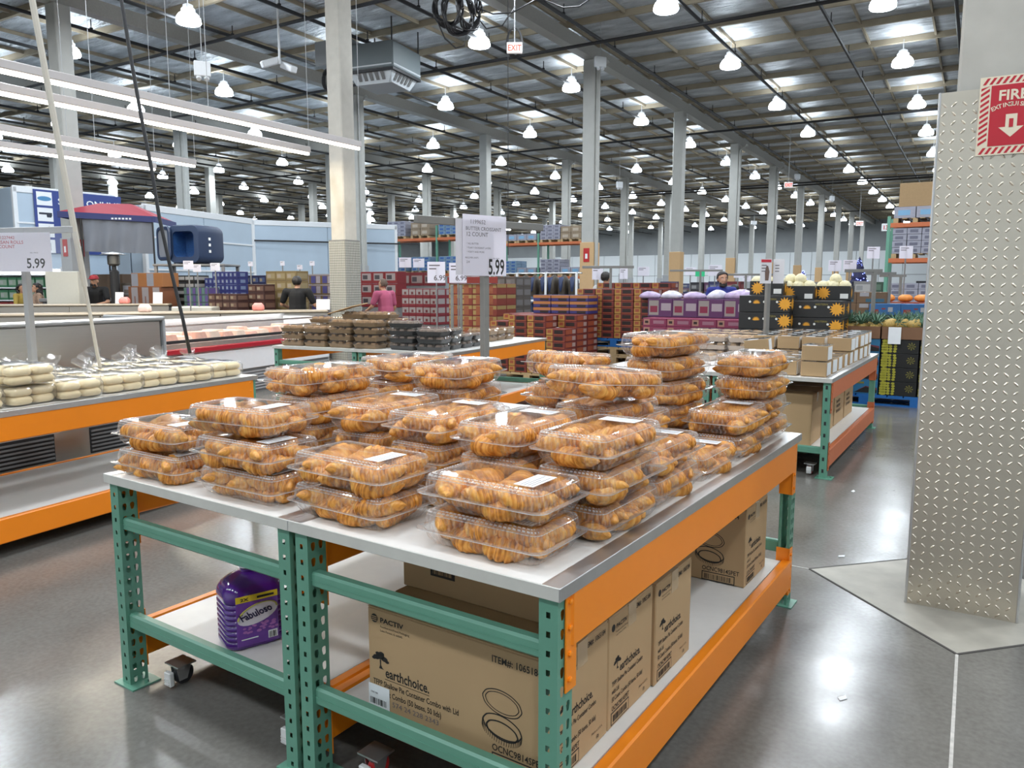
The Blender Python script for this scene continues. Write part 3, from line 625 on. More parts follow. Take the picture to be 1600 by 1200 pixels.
def tree_logo(parent, loc, rz, s):
    b = MB()
    for x, z, r in ((0, 0.62, 0.34), (-0.34, 0.5, 0.26), (0.34, 0.5, 0.27), (-0.55, 0.4, 0.16), (0.56, 0.38, 0.17), (0.1, 0.8, 0.22), (-0.2, 0.75, 0.2)):
        b.add([(x + r * math.cos(2 * PI * i / 14) * 1.05, 0, z + r * 0.62 * math.sin(2 * PI * i / 14)) for i in range(14)], [tuple(range(14))])
    b.add([(-0.06, 0, 0.4), (0.07, 0, 0.4), (0.05, 0, 0.05), (0.16, 0, -0.12), (0.3, 0, -0.2), (-0.12, 0, -0.2), (-0.04, 0, 0.05)], [(0, 6, 5, 4, 3, 2, 1)])
    for i in range(len(b.v)): b.v[i] = tuple(c * s for c in b.v[i])
    return b.build('tree_logo', M['ink'], parent, loc=loc, rz=rz)
def ring_draw(parent, loc, rx, rz_, th, name='pan_drawing', n=40):
    b = MB(); vs = []
    for k in (1.0, 1.0 - th):
        vs += [(rx * k * math.cos(2 * PI * i / n) * (1 + 0.012 * math.cos(10 * 2 * PI * i / n)), 0, rz_ * (k if k == 1 else 1 - th * 1.6) * math.sin(2 * PI * i / n)) for i in range(n)]
    b.add(vs, [(i, (i + 1) % n, n + (i + 1) % n, n + i) for i in range(n)])
    return b.build(name, M['ink'], parent, loc=loc, rot=(0, 0.12, 0))
def pie_carton(label, loc, rz, face, group):
    w, d, h = 0.68, 0.325, 0.365; t = carton('pie_container_carton', label, loc, rz, w, d, h, group=group); I = M['ink']; y = -0.0008
    def T(s, x, z, size, bold=0.0, width=1.0, side=0):
        text('printed_text', s, size, t, I, (x, y, z) if not side else (w + 0.0008, x, z), rot=(PI / 2, 0, side * PI / 2), bold=bold, width=width)
    if 'f' in face:
        MB().lathe([(0.014, 0), (0.0135, 0.0006)], 20, mx=Matrix.Rotation(PI / 2, 4, 'X')).build('maker_mark', I, t, loc=(0.03, y, h - 0.035))
        q = MB()
        for k in (-1, 0, 1): q.box(-0.011, 0.011, -0.0004, 0, k * 0.006 - 0.0014, k * 0.006 + 0.0014)
        q.build('maker_mark_lines', M['card'], t, loc=(0.03, y - 0.0008, h - 0.035))
        T('PACTIV', 0.054, h - 0.043, 0.022, 0.03, 1.3); T('Foodservice/Food Packaging', 0.054, h - 0.06, 0.0105); T('Lake Forest, IL 60045', 0.054, h - 0.073, 0.0105)
        tree_logo(t, (0.052, y, 0.178), 0, 0.05); T('earthchoice.', 0.072, 0.146, 0.046, 0.02, 0.78)
        MB().box(0.07, 0.25, -0.0004, 0, 0.138, 0.1395).build('logo_rule', I, t, loc=(0, y, 0))
        T('TFPP Shallow Pie Container Combo with Lid', 0.02, 0.112, 0.026, 0.012, 0.72); T('50 Count Combo (50 bases, 50 lids)', 0.02, 0.082, 0.026, 0.012, 0.72)
        text('printed_text', '574 24 228 2343', 0.024, t, M['grayink'], (0.098, y, 0.055), width=1.15)
        T('ITEM#: 1065184', w - 0.2, h - 0.05, 0.029, 0.012, 0.85); T('OCNC9814SPET', w - 0.2, 0.05, 0.029, 0.012, 0.85)
        ring_draw(t, (w - 0.165, y, 0.2), 0.068, 0.038, 0.05, 'lid_drawing'); ring_draw(t, (w - 0.165, y, 0.2), 0.058, 0.03, 0.05, 'lid_drawing')
        ring_draw(t, (w - 0.165, y, 0.128), 0.068, 0.035, 0.07); ring_draw(t, (w - 0.165, y, 0.116), 0.056, 0.028, 0.1)
        q = MB()
        for i in range(26):
            a = PI + PI * i / 25; x0, z0 = 0.068 * math.cos(a), 0.035 * math.sin(a); q.box(x0 - 0.0007, x0 + 0.0007, -0.0004, 0, z0 - 0.017, z0)
        q.build('pan_flutes', I, t, loc=(w - 0.165, y, 0.128), rot=(0, 0.12, 0))
        MB().box(w - 0.2, w - 0.045, -0.0003, 0, 0.0, 0.042).build('barcode_frame', I, t, loc=(0, y, 0.002)); MB().box(w - 0.196, w - 0.049, -0.0005, -0.0002, 0.005, 0.038).build('barcode_panel', M['card'], t, loc=(0, y, 0.002))
        barcode(t, w - 0.188, 0.01, 0.13, 0.024, y - 0.0008, 0, 5)
    if 'f' in face and 's' in face:
        st_ = MB().box(0, 0.088, -0.0012, 0, 0, 0.115).build('shipping_label', M['sticker'], t, loc=(0.0, y, -0.006 + 0.0))
        for k, (s, z) in enumerate((('1065184', 0.085),)): text('label_text', s, 0.009, st_, I, (0.008, -0.0016, z))
        barcode(st_, 0.008, 0.05, 0.07, 0.02, -0.002, 0, 9)
    if 'r' in face:
        MB().lathe([(0.012, 0), (0.0115, 0.0006)], 18, mx=Matrix.Rotation(PI / 2, 4, 'Y')).build('maker_mark', I, t, loc=(w, 0.03, h - 0.04))
        T('PACTIV', 0.048, h - 0.047, 0.019, 0.03, 1.2, 1); T('Foodservice/Food Packaging', 0.048, h - 0.061, 0.008, 0, 1, 1); T('Lake Forest, IL 60045', 0.048, h - 0.072, 0.008, 0, 1, 1)
        T('ITEM#: 1065184', 0.175, h - 0.035, 0.024, 0.012, 0.8, 1); tree_logo(t, (w + 0.0008, 0.06, 0.19), PI / 2, 0.036)
        T('earthchoice.', 0.078, 0.166, 0.04, 0.02, 0.76, 1); T('TFPP Shallow Pie Container Combo', 0.025, 0.135, 0.0225, 0.012, 0.68, 1); T('with Lid', 0.025, 0.11, 0.0225, 0.012, 0.68, 1); T('50 Count Combo (50 bases, 50 lids)', 0.025, 0.085, 0.0225, 0.012, 0.68, 1)
        T('OCNC9814SPET', 0.025, 0.055, 0.022, 0.012, 0.8, 1); T('Made in U.S.A.', 0.225, 0.042, 0.0115, 0, 1, 1); T('(2)', 0.255, 0.02, 0.014, 0.02, 1, 1)
        q = MB().box(w, w + 0.0005, 0.022, 0.148, 0.008, 0.05); q.build('barcode_frame', I, t); MB().box(w + 0.0004, w + 0.0008, 0.026, 0.144, 0.012, 0.046).build('barcode_panel', M['card'], t)
        b = barcode(t, 0.034, 0.017, 0.102, 0.022, w + 0.0016, PI / 2, 6)
    return t
for i, (v, f, lab) in enumerate(((0.105, 'frs', 'pie container carton at the table front, shipping label on its long face'), (0.435, 'r', 'pie container carton behind the front one, second along the deck'),
                                 (0.765, 'r', 'pie container carton third along the deck, white deck beyond it'), (1.795, 'fr', 'pie container carton standing alone at the deck far end'))):
    pie_carton(lab, tw(-0.755 + 0.01 * (i == 2), v, DZ), TR, f, 'pie container cartons on the lower deck')
t = carton('pie_container_carton', 'carton lying on the row of pie container cartons, under the tabletop', tw(-0.77, 0.29, DZ + 0.3655), TR, 0.6, 0.34, 0.215, group='pie container cartons on the lower deck')
MB().box(0.02, 0.12, -0.0006, 0, 0.06, 0.12).build('barcode_frame', M['ink'], t, loc=(0.1, 0, 0)); barcode(t, 0.13, 0.068, 0.08, 0.045, -0.0012, 0, 3, M['card2'])

# ------------------------------------------------------------------ the purple bottle
def bottle():
    t = thing('cleaner_bottle', 'large purple cleaner bottle with yellow-topped label on the lower deck', 'bottle', tw(-1.515, 0.235, DZ), TR + R(70)); t.scale = (1.27, 1.27, 0.8)
    pm_ = mat('purple_liquid', (0.07, 0.008, 0.2), 0.14, spec=0.6, coat=0.6); rs = []
    prof = [(0.90, 0.0), (0.98, 0.008), (1, 0.02)]
    for k in range(8):
        z = 0.035 + 0.026 * k; prof += [(1.0, z), (0.955, z + 0.006), (1.0, z + 0.012)]
    prof += [(1.0, 0.255), (0.97, 0.275), (0.86, 0.3), (0.62, 0.328), (0.36, 0.345), (0.27, 0.348), (0.27, 0.36)]
    for s, z in prof: rs.append([(x, y, z) for x, y in rrect(0.088 * s, 0.068 * s, 0.034 * s, nc=5, mx_=3, my_=3)])
    MB().rings(rs).build('bottle_body', pm_, t, smooth=True, angle=50)
    MB().lathe([(0.03, 0.37), (0.031, 0.375), (0.031, 0.4), (0.025, 0.405)], 18).build('cap', mat('cap_white', (0.8, 0.8, 0.8), 0.4), t, smooth=True, angle=40)
    def lab(name, m, x0, x1, z0, z1, off): return MB().cbox(x0, x1, -0.0692 - off, -0.066, z0, z1, 0.0008).build(name, m, t)
    lab('label', mat('label_purple', (0.16, 0.05, 0.34), 0.35, noise=0.3, nscale=25), -0.062, 0.062, 0.018, 0.232, 0.0)
    lab('label_strip', mat('label_yellow', (0.8, 0.58, 0.03), 0.4), -0.062, 0.062, 0.232, 0.262, 0.001)
    text('label_text', '2X', 0.02, t, M['ink'], (-0.05, -0.072, 0.24), bold=0.03); MB().box(0.0, 0.05, -0.072, -0.0705, 0.242, 0.252).build('strip_print', M['ink'], t)
    b = MB(); b.add([(0.06 * math.cos(2 * PI * i / 24), -0.0705, 0.165 + 0.045 * math.sin(2 * PI * i / 24) + 0.018 * math.cos(2 * PI * i / 24)) for i in range(24)], [tuple(range(24))]); b.build('label_oval', mat('label_pale', (0.72, 0.66, 0.72), 0.4), t)
    q = MB(); q.tube([(0.058 * math.cos(PI * i / 12), -0.071, 0.167 + 0.047 * math.sin(PI * i / 12) + 0.018 * math.cos(PI * i / 12)) for i in range(13)], 0.003, 5); q.build('label_arc', mat('label_green', (0.5, 0.45, 0.1), 0.5), t)
    text('logo_lettering', 'Fabuloso', 0.05, t, mat('label_navy', (0.012, 0.004, 0.05), 0.5), (-0.047, -0.0722, 0.142), rot=(PI / 2, -0.3, 0), bold=0.03, width=0.54)
    g = MB(); rnd = random.Random(4)
    for i in range(26):
        x, z = rnd.uniform(-0.045, 0.055), 0.1 + rnd.uniform(-0.022, 0.022); r = rnd.uniform(0.004, 0.008); g.add([(x + r * math.cos(2 * PI * k / 8), -0.0706 - 0.0001 * i, z + r * math.sin(2 * PI * k / 8)) for k in range(8)], [tuple(range(7, -1, -1))])
    g.build('label_flowers', mat('lilac', (0.45, 0.16, 0.5), 0.5, noise=0.4, nscale=60), t)
    lab('barcode_patch', M['sticker'], 0.03, 0.058, 0.03, 0.068, 0.0012); barcode(t, 0.033, 0.034, 0.022, 0.028, -0.0715, 0, 2)
    MB().box(-0.05, 0.0, -0.0715, -0.0695, 0.05, 0.054).build('fine_print', M['sticker'], t)
bottle()
# ------------------------------------------------------------------ helpers for goods further back
def col(name, c, rough=0.5, **k): return mat(name, c, rough, **k)
def art_box(name, sx, sy, sz, mats, art=(), gap=0.004, lid=None):
    """carton with printed panels: art = (face, x0, x1, z0, z1, material index), fractions of the face"""
    b = MB().cbox(gap / 2, sx - gap / 2, gap / 2, sy - gap / 2, 0, sz - 0.003, 0.004)
    for i, (f, x0, x1, z0, z1, m) in enumerate(art):
        e = 0.0012 + 0.0003 * i
        if f == 'f': b.add([(x0 * sx, gap / 2 - e, z0 * sz), (x1 * sx, gap / 2 - e, z0 * sz), (x1 * sx, gap / 2 - e, z1 * sz), (x0 * sx, gap / 2 - e, z1 * sz)], [(0, 1, 2, 3)], m)
        if f == 'r': b.add([(sx - gap / 2 + e, x0 * sy, z0 * sz), (sx - gap / 2 + e, x1 * sy, z0 * sz), (sx - gap / 2 + e, x1 * sy, z1 * sz), (sx - gap / 2 + e, x0 * sy, z1 * sz)], [(0, 1, 2, 3)], m)
        if f == 't': b.add([(x0 * sx, z0 * sy, sz - 0.003 + e), (x1 * sx, z0 * sy, sz - 0.003 + e), (x1 * sx, z1 * sy, sz - 0.003 + e), (x0 * sx, z1 * sy, sz - 0.003 + e)], [(0, 1, 2, 3)], m)
    return b.mesh(name, mats)
def grid(name, cat, mesh, org, z0, size, nx, ny, nz, rz=0.0, what='', where='', group=None, jit=0.0, colname='column', depth_vis=1):
    """stacked cartons; org is the foot of the edge between the two faces in view. Only the outer faces are filled."""
    sx, sy, sz = size; rnd = random.Random(len(name) * 31 + nx * 7 + ny + int(abs(org[0]) * 100)); n = 0
    for i in range(nx):
        for j in range(ny):
            h = nz(i, j) if callable(nz) else nz
            for k in range(h):
                if not (j < depth_vis or i == 0 or k >= h - 2): continue
                x, y = -(i + 1) * sx, j * sy; P = Vector((org[0] + x * math.cos(rz) - y * math.sin(rz), org[1] + x * math.sin(rz) + y * math.cos(rz), z0 + k * sz))
                P.x += rnd.uniform(-jit, jit); P.y += rnd.uniform(-jit, jit)
                lv = f'level {ordn(k)}'; cn = f'{colname} {ordn(i)}' if nx > 1 else ''
                rw = '' if ny == 1 else f'row {ordn(j)}'; lab = ', '.join(x for x in (f'{what} {where}'.strip(), lv, cn, rw) if x)
                put(name, mesh, None, loc=P, rz=rz, label=lab, cat=cat, group=group or f'{what}s {where}'); n += 1
    return n
def pallet(name, label, loc, rz, w, d, h, m, n=7, group=None):
    t = thing(name, label, 'pallet', loc, rz, group)
    for i in range(n):
        x = w * i / n; put('deck_board', MB().box(0.004, w / n - 0.012, 0, d, h - 0.02, h).mesh('deck_board', m), t, loc=(x, 0, 0))
    for y in (0.0, d / 2 - 0.045, d - 0.09):
        put('stringer', MB().box(0, w, 0, 0.09, h - 0.04, h - 0.021).mesh('stringer', m), t, loc=(0, y, 0)); put('bottom_board', MB().box(0, w, 0, 0.09, 0, 0.018).mesh('bottom_board', m), t, loc=(0, y, 0))
        for x in (0, w / 2 - 0.06, w - 0.12): put('block', MB().box(0, 0.12, 0, 0.09, 0.018, h - 0.04).mesh('block', m), t, loc=(x, y, 0))
    return t
def sign_post(label, P, z0, z1, rz, bar=None, group=None, m=None):
    t = thing('sign_post', label, 'sign post', (P[0], P[1], 0), rz, group); m = m or M['midgray']
    MB().cbox(-0.022, 0.022, -0.022, 0.022, z0, z1, 0.003).build('post', m, t)
    if bar: MB().cbox(bar[0], bar[1], -0.018, 0.018, z1 - 0.045, z1, 0.003).build('cross_bar', m, t)
    return t
def sign_card(name, label, P, rz, w, h, lines, m=None, sleeve=0.0, group=None, tilt=0.0):
    """hanging card; P = bottom left corner; lines = (text, x, z, size, bold, material)"""
    t = thing(name, label, 'sign', P, rz, group); t.rotation_euler.x = tilt
    MB().box(0, w, -0.001, 0.001, 0, h).build('card', m or M['sheet'], t)
    if sleeve: MB().box(-0.006, w + sleeve, -0.004, -0.002, -0.004, h + 0.006).build('clear_sleeve', M['acryl'], t)
    for s, x, z, sz, bo, mm in lines: text('sign_text', s, sz, t, mm, (x, -0.0016, z), bold=bo)
    return t

# ------------------------------------------------------------------ croissant sign over the front tables
dS = 4.87; pS = at(757, dS); aS = R(17)
sg = sign_post('grey sign post with cross bar holding the croissant price sign', pS, 0.872, 2.0, PI / 2 - aS, (-0.52, 0.5), m=mat('sign_post_gray', (0.23, 0.225, 0.21), 0.45, metal=0.3))
def along(P, a, s, off=0.0): return Vector((P[0] + math.sin(a) * s + math.cos(a) * off, P[1] + math.cos(a) * s - math.sin(a) * off))
q = along(pS, aS, -0.195, 0.03)
I, GI = M['ink'], M['grayink']
sign_card('price_sign', 'white butter croissant price sign reading 5.99 on the grey post', (*q, 1.655), PI / 2 - aS, 0.35, 0.37,
    [('1199652', 0.055, 0.315, 0.036, 0, GI), ('BUTTER CROISSANT', 0.022, 0.276, 0.031, 0.004, GI), ('12 COUNT', 0.024, 0.24, 0.036, 0.004, GI), ('* ALL BUTTER', 0.03, 0.19, 0.015, 0, GI), ('* FLAKY CROISSANT LAYERS', 0.03, 0.165, 0.015, 0, GI), ('* FORTY AND MORE', 0.03, 0.14, 0.015, 0, GI), ('PRICE PER UNITS', 0.016, 0.105, 0.014, 0, GI), ('2/4', 0.026, 0.078, 0.02, 0, GI), ('SELL PRICE', 0.24, 0.105, 0.011, 0, GI)], sleeve=0.0)
t = bpy.data.objects['price_sign']
text('price', '5.99', 0.135, t, I, (0.2, -0.0018, 0.01), bold=0.018, width=0.58)
q2 = along(pS, aS, -0.24, 0.045); sign_card('sign_sheet', 'blank back sheet hanging behind the croissant price sign', (*along(pS, aS, -0.245, 0.024), 1.66), PI / 2 - aS, 0.3, 0.335, [], m=mat('sheet_back', (0.62, 0.6, 0.64), 0.4))

# ------------------------------------------------------------------ bread roll table, far left
RA = R(5.3)
def tbw(u, v): p_ = tw(u, v); return Vector((p_.x, p_.y))
E1 = tbw(-4.30, 2.44); rd = Vector((-math.sin(RA), math.cos(RA))); rx = Vector((math.cos(RA), math.sin(RA)))
RW, RL = 1.1, 2.5
rack_table('rack_table', 'orange beam rack table carrying the bagged bread rolls', (*(E1 - rx * RW - rd * RL), 0), RA, RW, RL, detail=False)
def rl(x, y, z=0.0): p_ = E1 - rx * RW - rd * RL + rx * x + rd * y; return Vector((p_.x, p_.y, z))
def bag_proto():
    t = thing('bread_roll_bag', 'x', 'bread bag', (0, 0, 0)); bread = mat('bread_roll', (0.9, 0.72, 0.42), 0.6, noise=0.14, nscale=9)
    def bun(sx, sy, sz):
        b = MB(); rs = []
        for z, s in ((0, 0.72), (0.12, 0.9), (0.45, 1.0), (0.8, 0.88), (1.0, 0.55)): rs.append([(x, y, z * sz) for x, y in rrect(sx / 2 * s, sy / 2 * s, min(sx, sy) * 0.3 * s, nc=3, mx_=2, my_=2)])
        return b.rings(rs).mesh('bread_roll', bread, smooth=True)
    m = bun(0.108, 0.142, 0.054)
    for k in range(2):
        for i in range(3):
            for j in range(2): put('bread_roll', m, t, loc=(0.055 - 0.115 * i + 0.06, -0.072 + 0.145 * j, 0.004 + 0.053 * k), rz=0.06 * ((i + j + k) % 3 - 1))
    rs = []
    for z, s in ((0.002, 0.94), (0.03, 1.03), (0.085, 1.03), (0.115, 0.96), (0.121, 0.7)): rs.append([(x + 0.003 * math.sin(9 * y * 20), y, z + 0.003 * math.sin(40 * x)) for x, y in rrect(0.182 * s, 0.155 * s, 0.05 * s, nc=4, mx_=8, my_=8)])
    f = MB().rings(rs)
    rs = []
    for i, (x, w_, z) in enumerate(((-0.17, 0.14, 0.07), (-0.21, 0.07, 0.11), (-0.235, 0.025, 0.14), (-0.25, 0.02, 0.15), (-0.275, 0.06, 0.185), (-0.29, 0.075, 0.2))): rs.append([(x + 0.008 * math.sin(3 * 2 * PI * j / 16), w_ * math.cos(2 * PI * j / 16), z + w_ * 0.35 * math.sin(2 * PI * j / 16) + 0.008 * math.sin(5 * 2 * PI * j / 16)) for j in range(16)])
    f.rings(rs, cap=(False, False)); f.build('film_bag', M['film'], t, smooth=True)
    o = MB().box(0.03, 0.13, -0.1, 0.0, 0.1225, 0.1235).build('label', M['sticker'], t)
    q = MB()
    for i in range(4): q.add([(0.04 + 0.02 * i, -0.09, 0.1238), (0.05 + 0.02 * i, -0.09, 0.1238), (0.05 + 0.02 * i, -0.03 - 0.01 * i, 0.1238), (0.04 + 0.02 * i, -0.03 - 0.01 * i, 0.1238)], [(0, 1, 2, 3)])
    q.build('label_print', GI, o); return t
BAG = bag_proto(); bu = False; rnd = random.Random(3)
for r in range(3):
    for i in range(8):
        lay = 2 if (r == 0 and i == 5) else 1
        if r == 2 and i in (2,): continue
        if r == 2 and i > 6: continue
        for k in range(lay):
            lab = f'bread roll bag {ordn(i)} from the far end, {("row by the orange beam", "middle row", "back row")[r]}' + (', atop another' if k else '')
            P = rl(RW - 0.24 - 0.34 * r + rnd.uniform(-0.02, 0.02), RL - 0.2 - 0.315 * i + rnd.uniform(-0.02, 0.02), 0.8715 + 0.125 * k); a = RA + rnd.uniform(-0.12, 0.12)
            if not bu: BAG.location = P; BAG.rotation_euler.z = a; BAG['label'] = lab; BAG['group'] = 'bags of bread rolls on the rack table'; bu = True
            else: copy_tree(BAG, loc=P, rz=a, label=lab, group='bags of bread rolls on the rack table')
# sign over the rolls
pR = rl(0.03, 0.62); dv = 5.5; pR = at(42, dv)
sign_post('grey sign post with cross bar behind the bagged bread rolls', pR, 0.872, 2.0, 0.27, (-0.5, 0.42), m=mat('sign_post_pale', (0.42, 0.42, 0.42), 0.45, metal=0.3))
a0 = YAW + 0.02
p0 = at(-28, dv - 0.12)
t = sign_card('price_sign', 'white artisan rolls price sign reading 5.99 at the bread rolls', (*p0, 1.69), a0 - 0.06, 0.51, 0.265,
    [('1227442', 0.155, 0.222, 0.03, 0, M['redink']), ('ARTISAN ROLLS', 0.09, 0.19, 0.032, 0.004, M['redink']), ('12 COUNT', 0.1, 0.16, 0.032, 0.004, M['redink']), ('SELL PRICE', 0.36, 0.125, 0.012, 0, GI)], sleeve=0.19)
text('price', '5.99', 0.095, t, I, (0.33, -0.0018, 0.025), bold=0.015, width=0.82)
# two leaning poles
q0, q1 = at(150, 5.7), at(74, 5.35)
t = thing('wooden_pole', 'pale wooden pole leaning up past the lights behind the bread rolls', 'pole', (*q0, 0.874))
m4 = mat('pale_pole', (0.62, 0.58, 0.5), 0.6)
b = MB(); P0, P1 = Vector((0, 0, 0)), Vector((q1.x - q0.x, q1.y - q0.y, 3.85 - 0.874)); PM = P0.lerp(P1, 0.25)
b.tube([P0, PM], 0.013, 8).build('lower_section', m4, t); MB().tube([PM - (P1 - P0) * 0.01, P1], 0.021, 8).build('upper_section', m4, t)
b = MB(); pts = []
for s, (px, py) in enumerate(((291, 552), (283, 500), (268, 420), (255, 340), (247, 260), (236, 180), (226, 90), (217, 0), (212, -60))):
    d = 6.2; xy = at(px, d); pts.append((xy.x, xy.y, zy(py, d)))
o = MB().tube([Vector(p_) - Vector(pts[0]) for p_ in pts], 0.014, 8).build('flexible_pole', M['dark'], None, loc=pts[0], smooth=True, label='thin black bending pole rising behind the bread rolls', cat='pole')

# ------------------------------------------------------------------ refrigerated cases on the left
def run(A, B): d = B - A; return math.atan2(d.y, d.x), d.length
def steel_case():
    L = 3.6; o = E1 - rx * 1.62 + rd * 0.55 - rd * L        # front face right behind the roll table
    t = thing('refrigerated_case', 'stainless refrigerated case right behind the bread roll table', 'refrigerator', (o.x, o.y, 0), RA + PI / 2)
    # local x along the run, local -y towards the viewer
    MB().cbox(0, L, 0, 0.9, 0.05, 0.45, 0.01).build('base', M['steel'], t)
    MB().cbox(0, L - 0.03, 0.06, 0.14, 0.45, 1.27, 0.02).build('back_panel', M['steel'], t)
    MB().cbox(L - 0.03, L, 0.03, 0.9, 0.05, 1.3, 0.01).build('end_panel', M['midgray'], t)
    MB().cbox(0, L, 0.03, 0.17, 1.26, 1.3, 0.012).build('top_rail', M['alu'], t)
    for i in range(4):
        x = 0.25 + 0.82 * i; MB().box(x, x + 0.5, -0.004, 0.004, 0.13, 0.36).build('vent_frame', M['dark'], t)
        for k in range(6): MB().box(x + 0.01, x + 0.49, -0.014, -0.004, 0.15 + 0.034 * k, 0.165 + 0.034 * k).build('vent_slat', M['gray'], t)
steel_case()
def meat_case():
    A, B = at(290, 10.3), at(512, 13.3); A = A - (B - A).normalized() * 1.0; a, L = run(A, B)
    t = thing('refrigerated_case', 'low white meat case with a red stripe and glass edge', 'refrigerator', (A.x, A.y, 0), a)
    MB().box(0, L, 0.03, 1.0, 0.0, 0.36).build('kick_grille', mat('case_grille', (0.2, 0.21, 0.22), 0.5, metal=0.3), t)
    for k in range(7): MB().box(0, L, 0.018, 0.032, 0.03 + 0.045 * k, 0.05 + 0.045 * k).build('grille_slat', M['midgray'], t)
    MB().cbox(0, L, 0, 1.0, 0.36, 0.66, 0.01).build('white_body', M['white'], t)
    MB().cbox(0, L, -0.03, 0.02, 0.68, 0.76, 0.015).build('red_bumper', mat('bumper_red', (0.42, 0.015, 0.03), 0.35), t)
    MB().box(0, L, -0.01, 0.05, 0.76, 0.82).build('sill', M['alu'], t); MB().box(0, L, -0.015, 0.02, 0.83, 0.87).build('black_edge', M['dark'], t)
    n = 4
    for i in range(n): MB().box(L * i / n + 0.01, L * (i + 1) / n - 0.01, 0.0, 0.01, 0.87, 1.06).build('glass_pane', M['glass'], t)
    MB().box(0, L, -0.01, 0.03, 1.05, 1.075).build('glass_rail', M['alu'], t)
    MB().box(0, L, 0.92, 1.0, 0.66, 1.1).build('rear_panel', M['gray'], t)
    ld = bpy.data.lights.new('case_light', 'AREA'); ld.shape = 'RECTANGLE'; ld.size = L * 0.95; ld.size_y = 0.06; ld.energy = 7; put('case_light', ld, t, loc=(L / 2, 0.86, 1.12), rot=(0.35, 0, 0))
    MB().box(0.02, L - 0.02, 0.05, 0.92, 0.66, 0.73).build('meat_deck', M['white'], t)
    for x in (0, L - 0.04): MB().cbox(x, x + 0.04, 0, 1.0, 0.36, 1.06, 0.01).build('end_panel', M['white'], t)
    mm = [mat('meat_pink', (0.75, 0.42, 0.33), 0.5, noise=0.3, nscale=12), mat('meat_pale', (0.8, 0.62, 0.5), 0.5, noise=0.2, nscale=12)]
    rnd = random.Random(5); G = 'meat packs in the low white case'
    for i in range(14):
        for j in range(2):
            x = 0.2 + (L - 0.5) * i / 14; y = 0.1 + 0.4 * j; c = math.cos(a); s_ = math.sin(a)
            b = MB().cbox(0, 0.26, 0, 0.36, 0, 0.02, 0.004, 1)
            rs = [[(0.13 + xx, 0.18 + yy, z) for xx, yy in rrect(0.12 * q, 0.165 * q, 0.05 * q, nc=3, mx_=2, my_=3)] for z, q in ((0.01, 1), (0.1, 1.02), (0.17 + 0.05 * rnd.random(), 0.8))]; b.rings(rs, 0)
            b.build('meat_pack', [mm[(i + j) % 2], M['sticker']], None, loc=(A.x + x * c - y * s_, A.y + x * s_ + y * c, 0.731), rz=a, label=f'wrapped meat pack, {ordn(i)} along the {"glass side" if j == 0 else "rear"} of the red-striped case', cat='meat pack', group=G)
meat_case()
def counter(A, B, label, z, dep, top, name='service_counter'):
    a, L = run(A, B); t = thing(name, label, 'counter', (A.x, A.y, 0), a)
    MB().cbox(0, L, 0.06, dep, 0.0, z - 0.16, 0.01).build('counter_body', M['midgray'], t)
    MB().cbox(0, L, 0, dep + 0.02, z - 0.05, z, 0.02).build('counter_top', top, t)
    n = max(2, int(L / 1.8))
    for i in range(n): MB().cbox(L * i / n + 0.008, L * (i + 1) / n - 0.008, 0.02, 0.06, z - 0.24, z - 0.05, 0.006).build('steel_fascia', mat('brushed_fascia', (0.36, 0.34, 0.31), 0.42, 0.6, noise=0.08, nscale=3, stretch=(1, 1, 30)), t)
    MB().box(0, L, 0.04, 0.06, z - 0.27, z - 0.24).build('shadow_strip', M['dark'], t)  # black strip painting in the shadow below the fascia
    return t
tan_top = mat('tan_counter_top', (0.33, 0.28, 0.215), 0.4, noise=0.06)
dK = lambda px: 1 / (1 / 12.7 + (px - 60) / 485 * (1 / 14.7 - 1 / 12.7)); zK = zy(487, 13.7)
counter(at(-60, dK(-60)), at(512, dK(512)), 'long stainless fronted counter with tan top beyond the red-striped case', zK, 0.6, tan_top)
counter(at(-60, 15.4), at(262, 16.3), 'stainless fronted counter with tan top in front of the leopard print shopper', zy(477, 15), 0.4, tan_top)
b = MB(); b.cbox(0, 0.85, 0, 0.6, 0, 1.16, 0.02); b.build('white_case_end', mat('cream_case', (0.55, 0.54, 0.48), 0.4), None, loc=(*at(265, 15.6), 0), rz=YAW - 0.1, label='white curved end case past the tan counter', cat='counter')
for i, (px, py0, py1, w_, lab) in enumerate(((178, 474, 458, 0.17, 'blank white card standing on the tan counter by the red cap man'), (237, 473, 461, 0.2, 'blank white card leaning on the tan counter near the orange boxes'))):
    d = 16.3; o = MB().cbox(0, w_, 0, 0.012, 0, 0.24, 0.003).build('counter_card', M['sticker'], None, loc=(*at(px, d), zy(477, 15) + 0.001), rot=(-0.15, 0, YAW), label=lab, cat='sign', group='blank cards on the tan counter')
o = MB().cbox(0, 0.26, 0, 0.012, 0, 0.2, 0.003).build('counter_card', M['sticker'], None, loc=(*at(493, dK(493) + 0.3), zK + 0.001), rot=(-0.12, 0, YAW), label='blank white card on the counter end beside the tiled column', cat='sign', group='blank cards on the tan counter')
for i, px in enumerate((145, 205, 312, 372, 400)):
    A = at(px, dK(px) - 0.06); t = sign_card('shelf_ticket', f'small white price ticket on the steel fascia, {ordn(i)} from the wooden pole', (*A, zK - 0.2), YAW - 0.1, 0.18, 0.1, [], m=M['sticker'], group='price tickets along the steel counter')
pinkm = mat('pink_pack', (0.85, 0.28, 0.25), 0.35, noise=0.3, nscale=15)
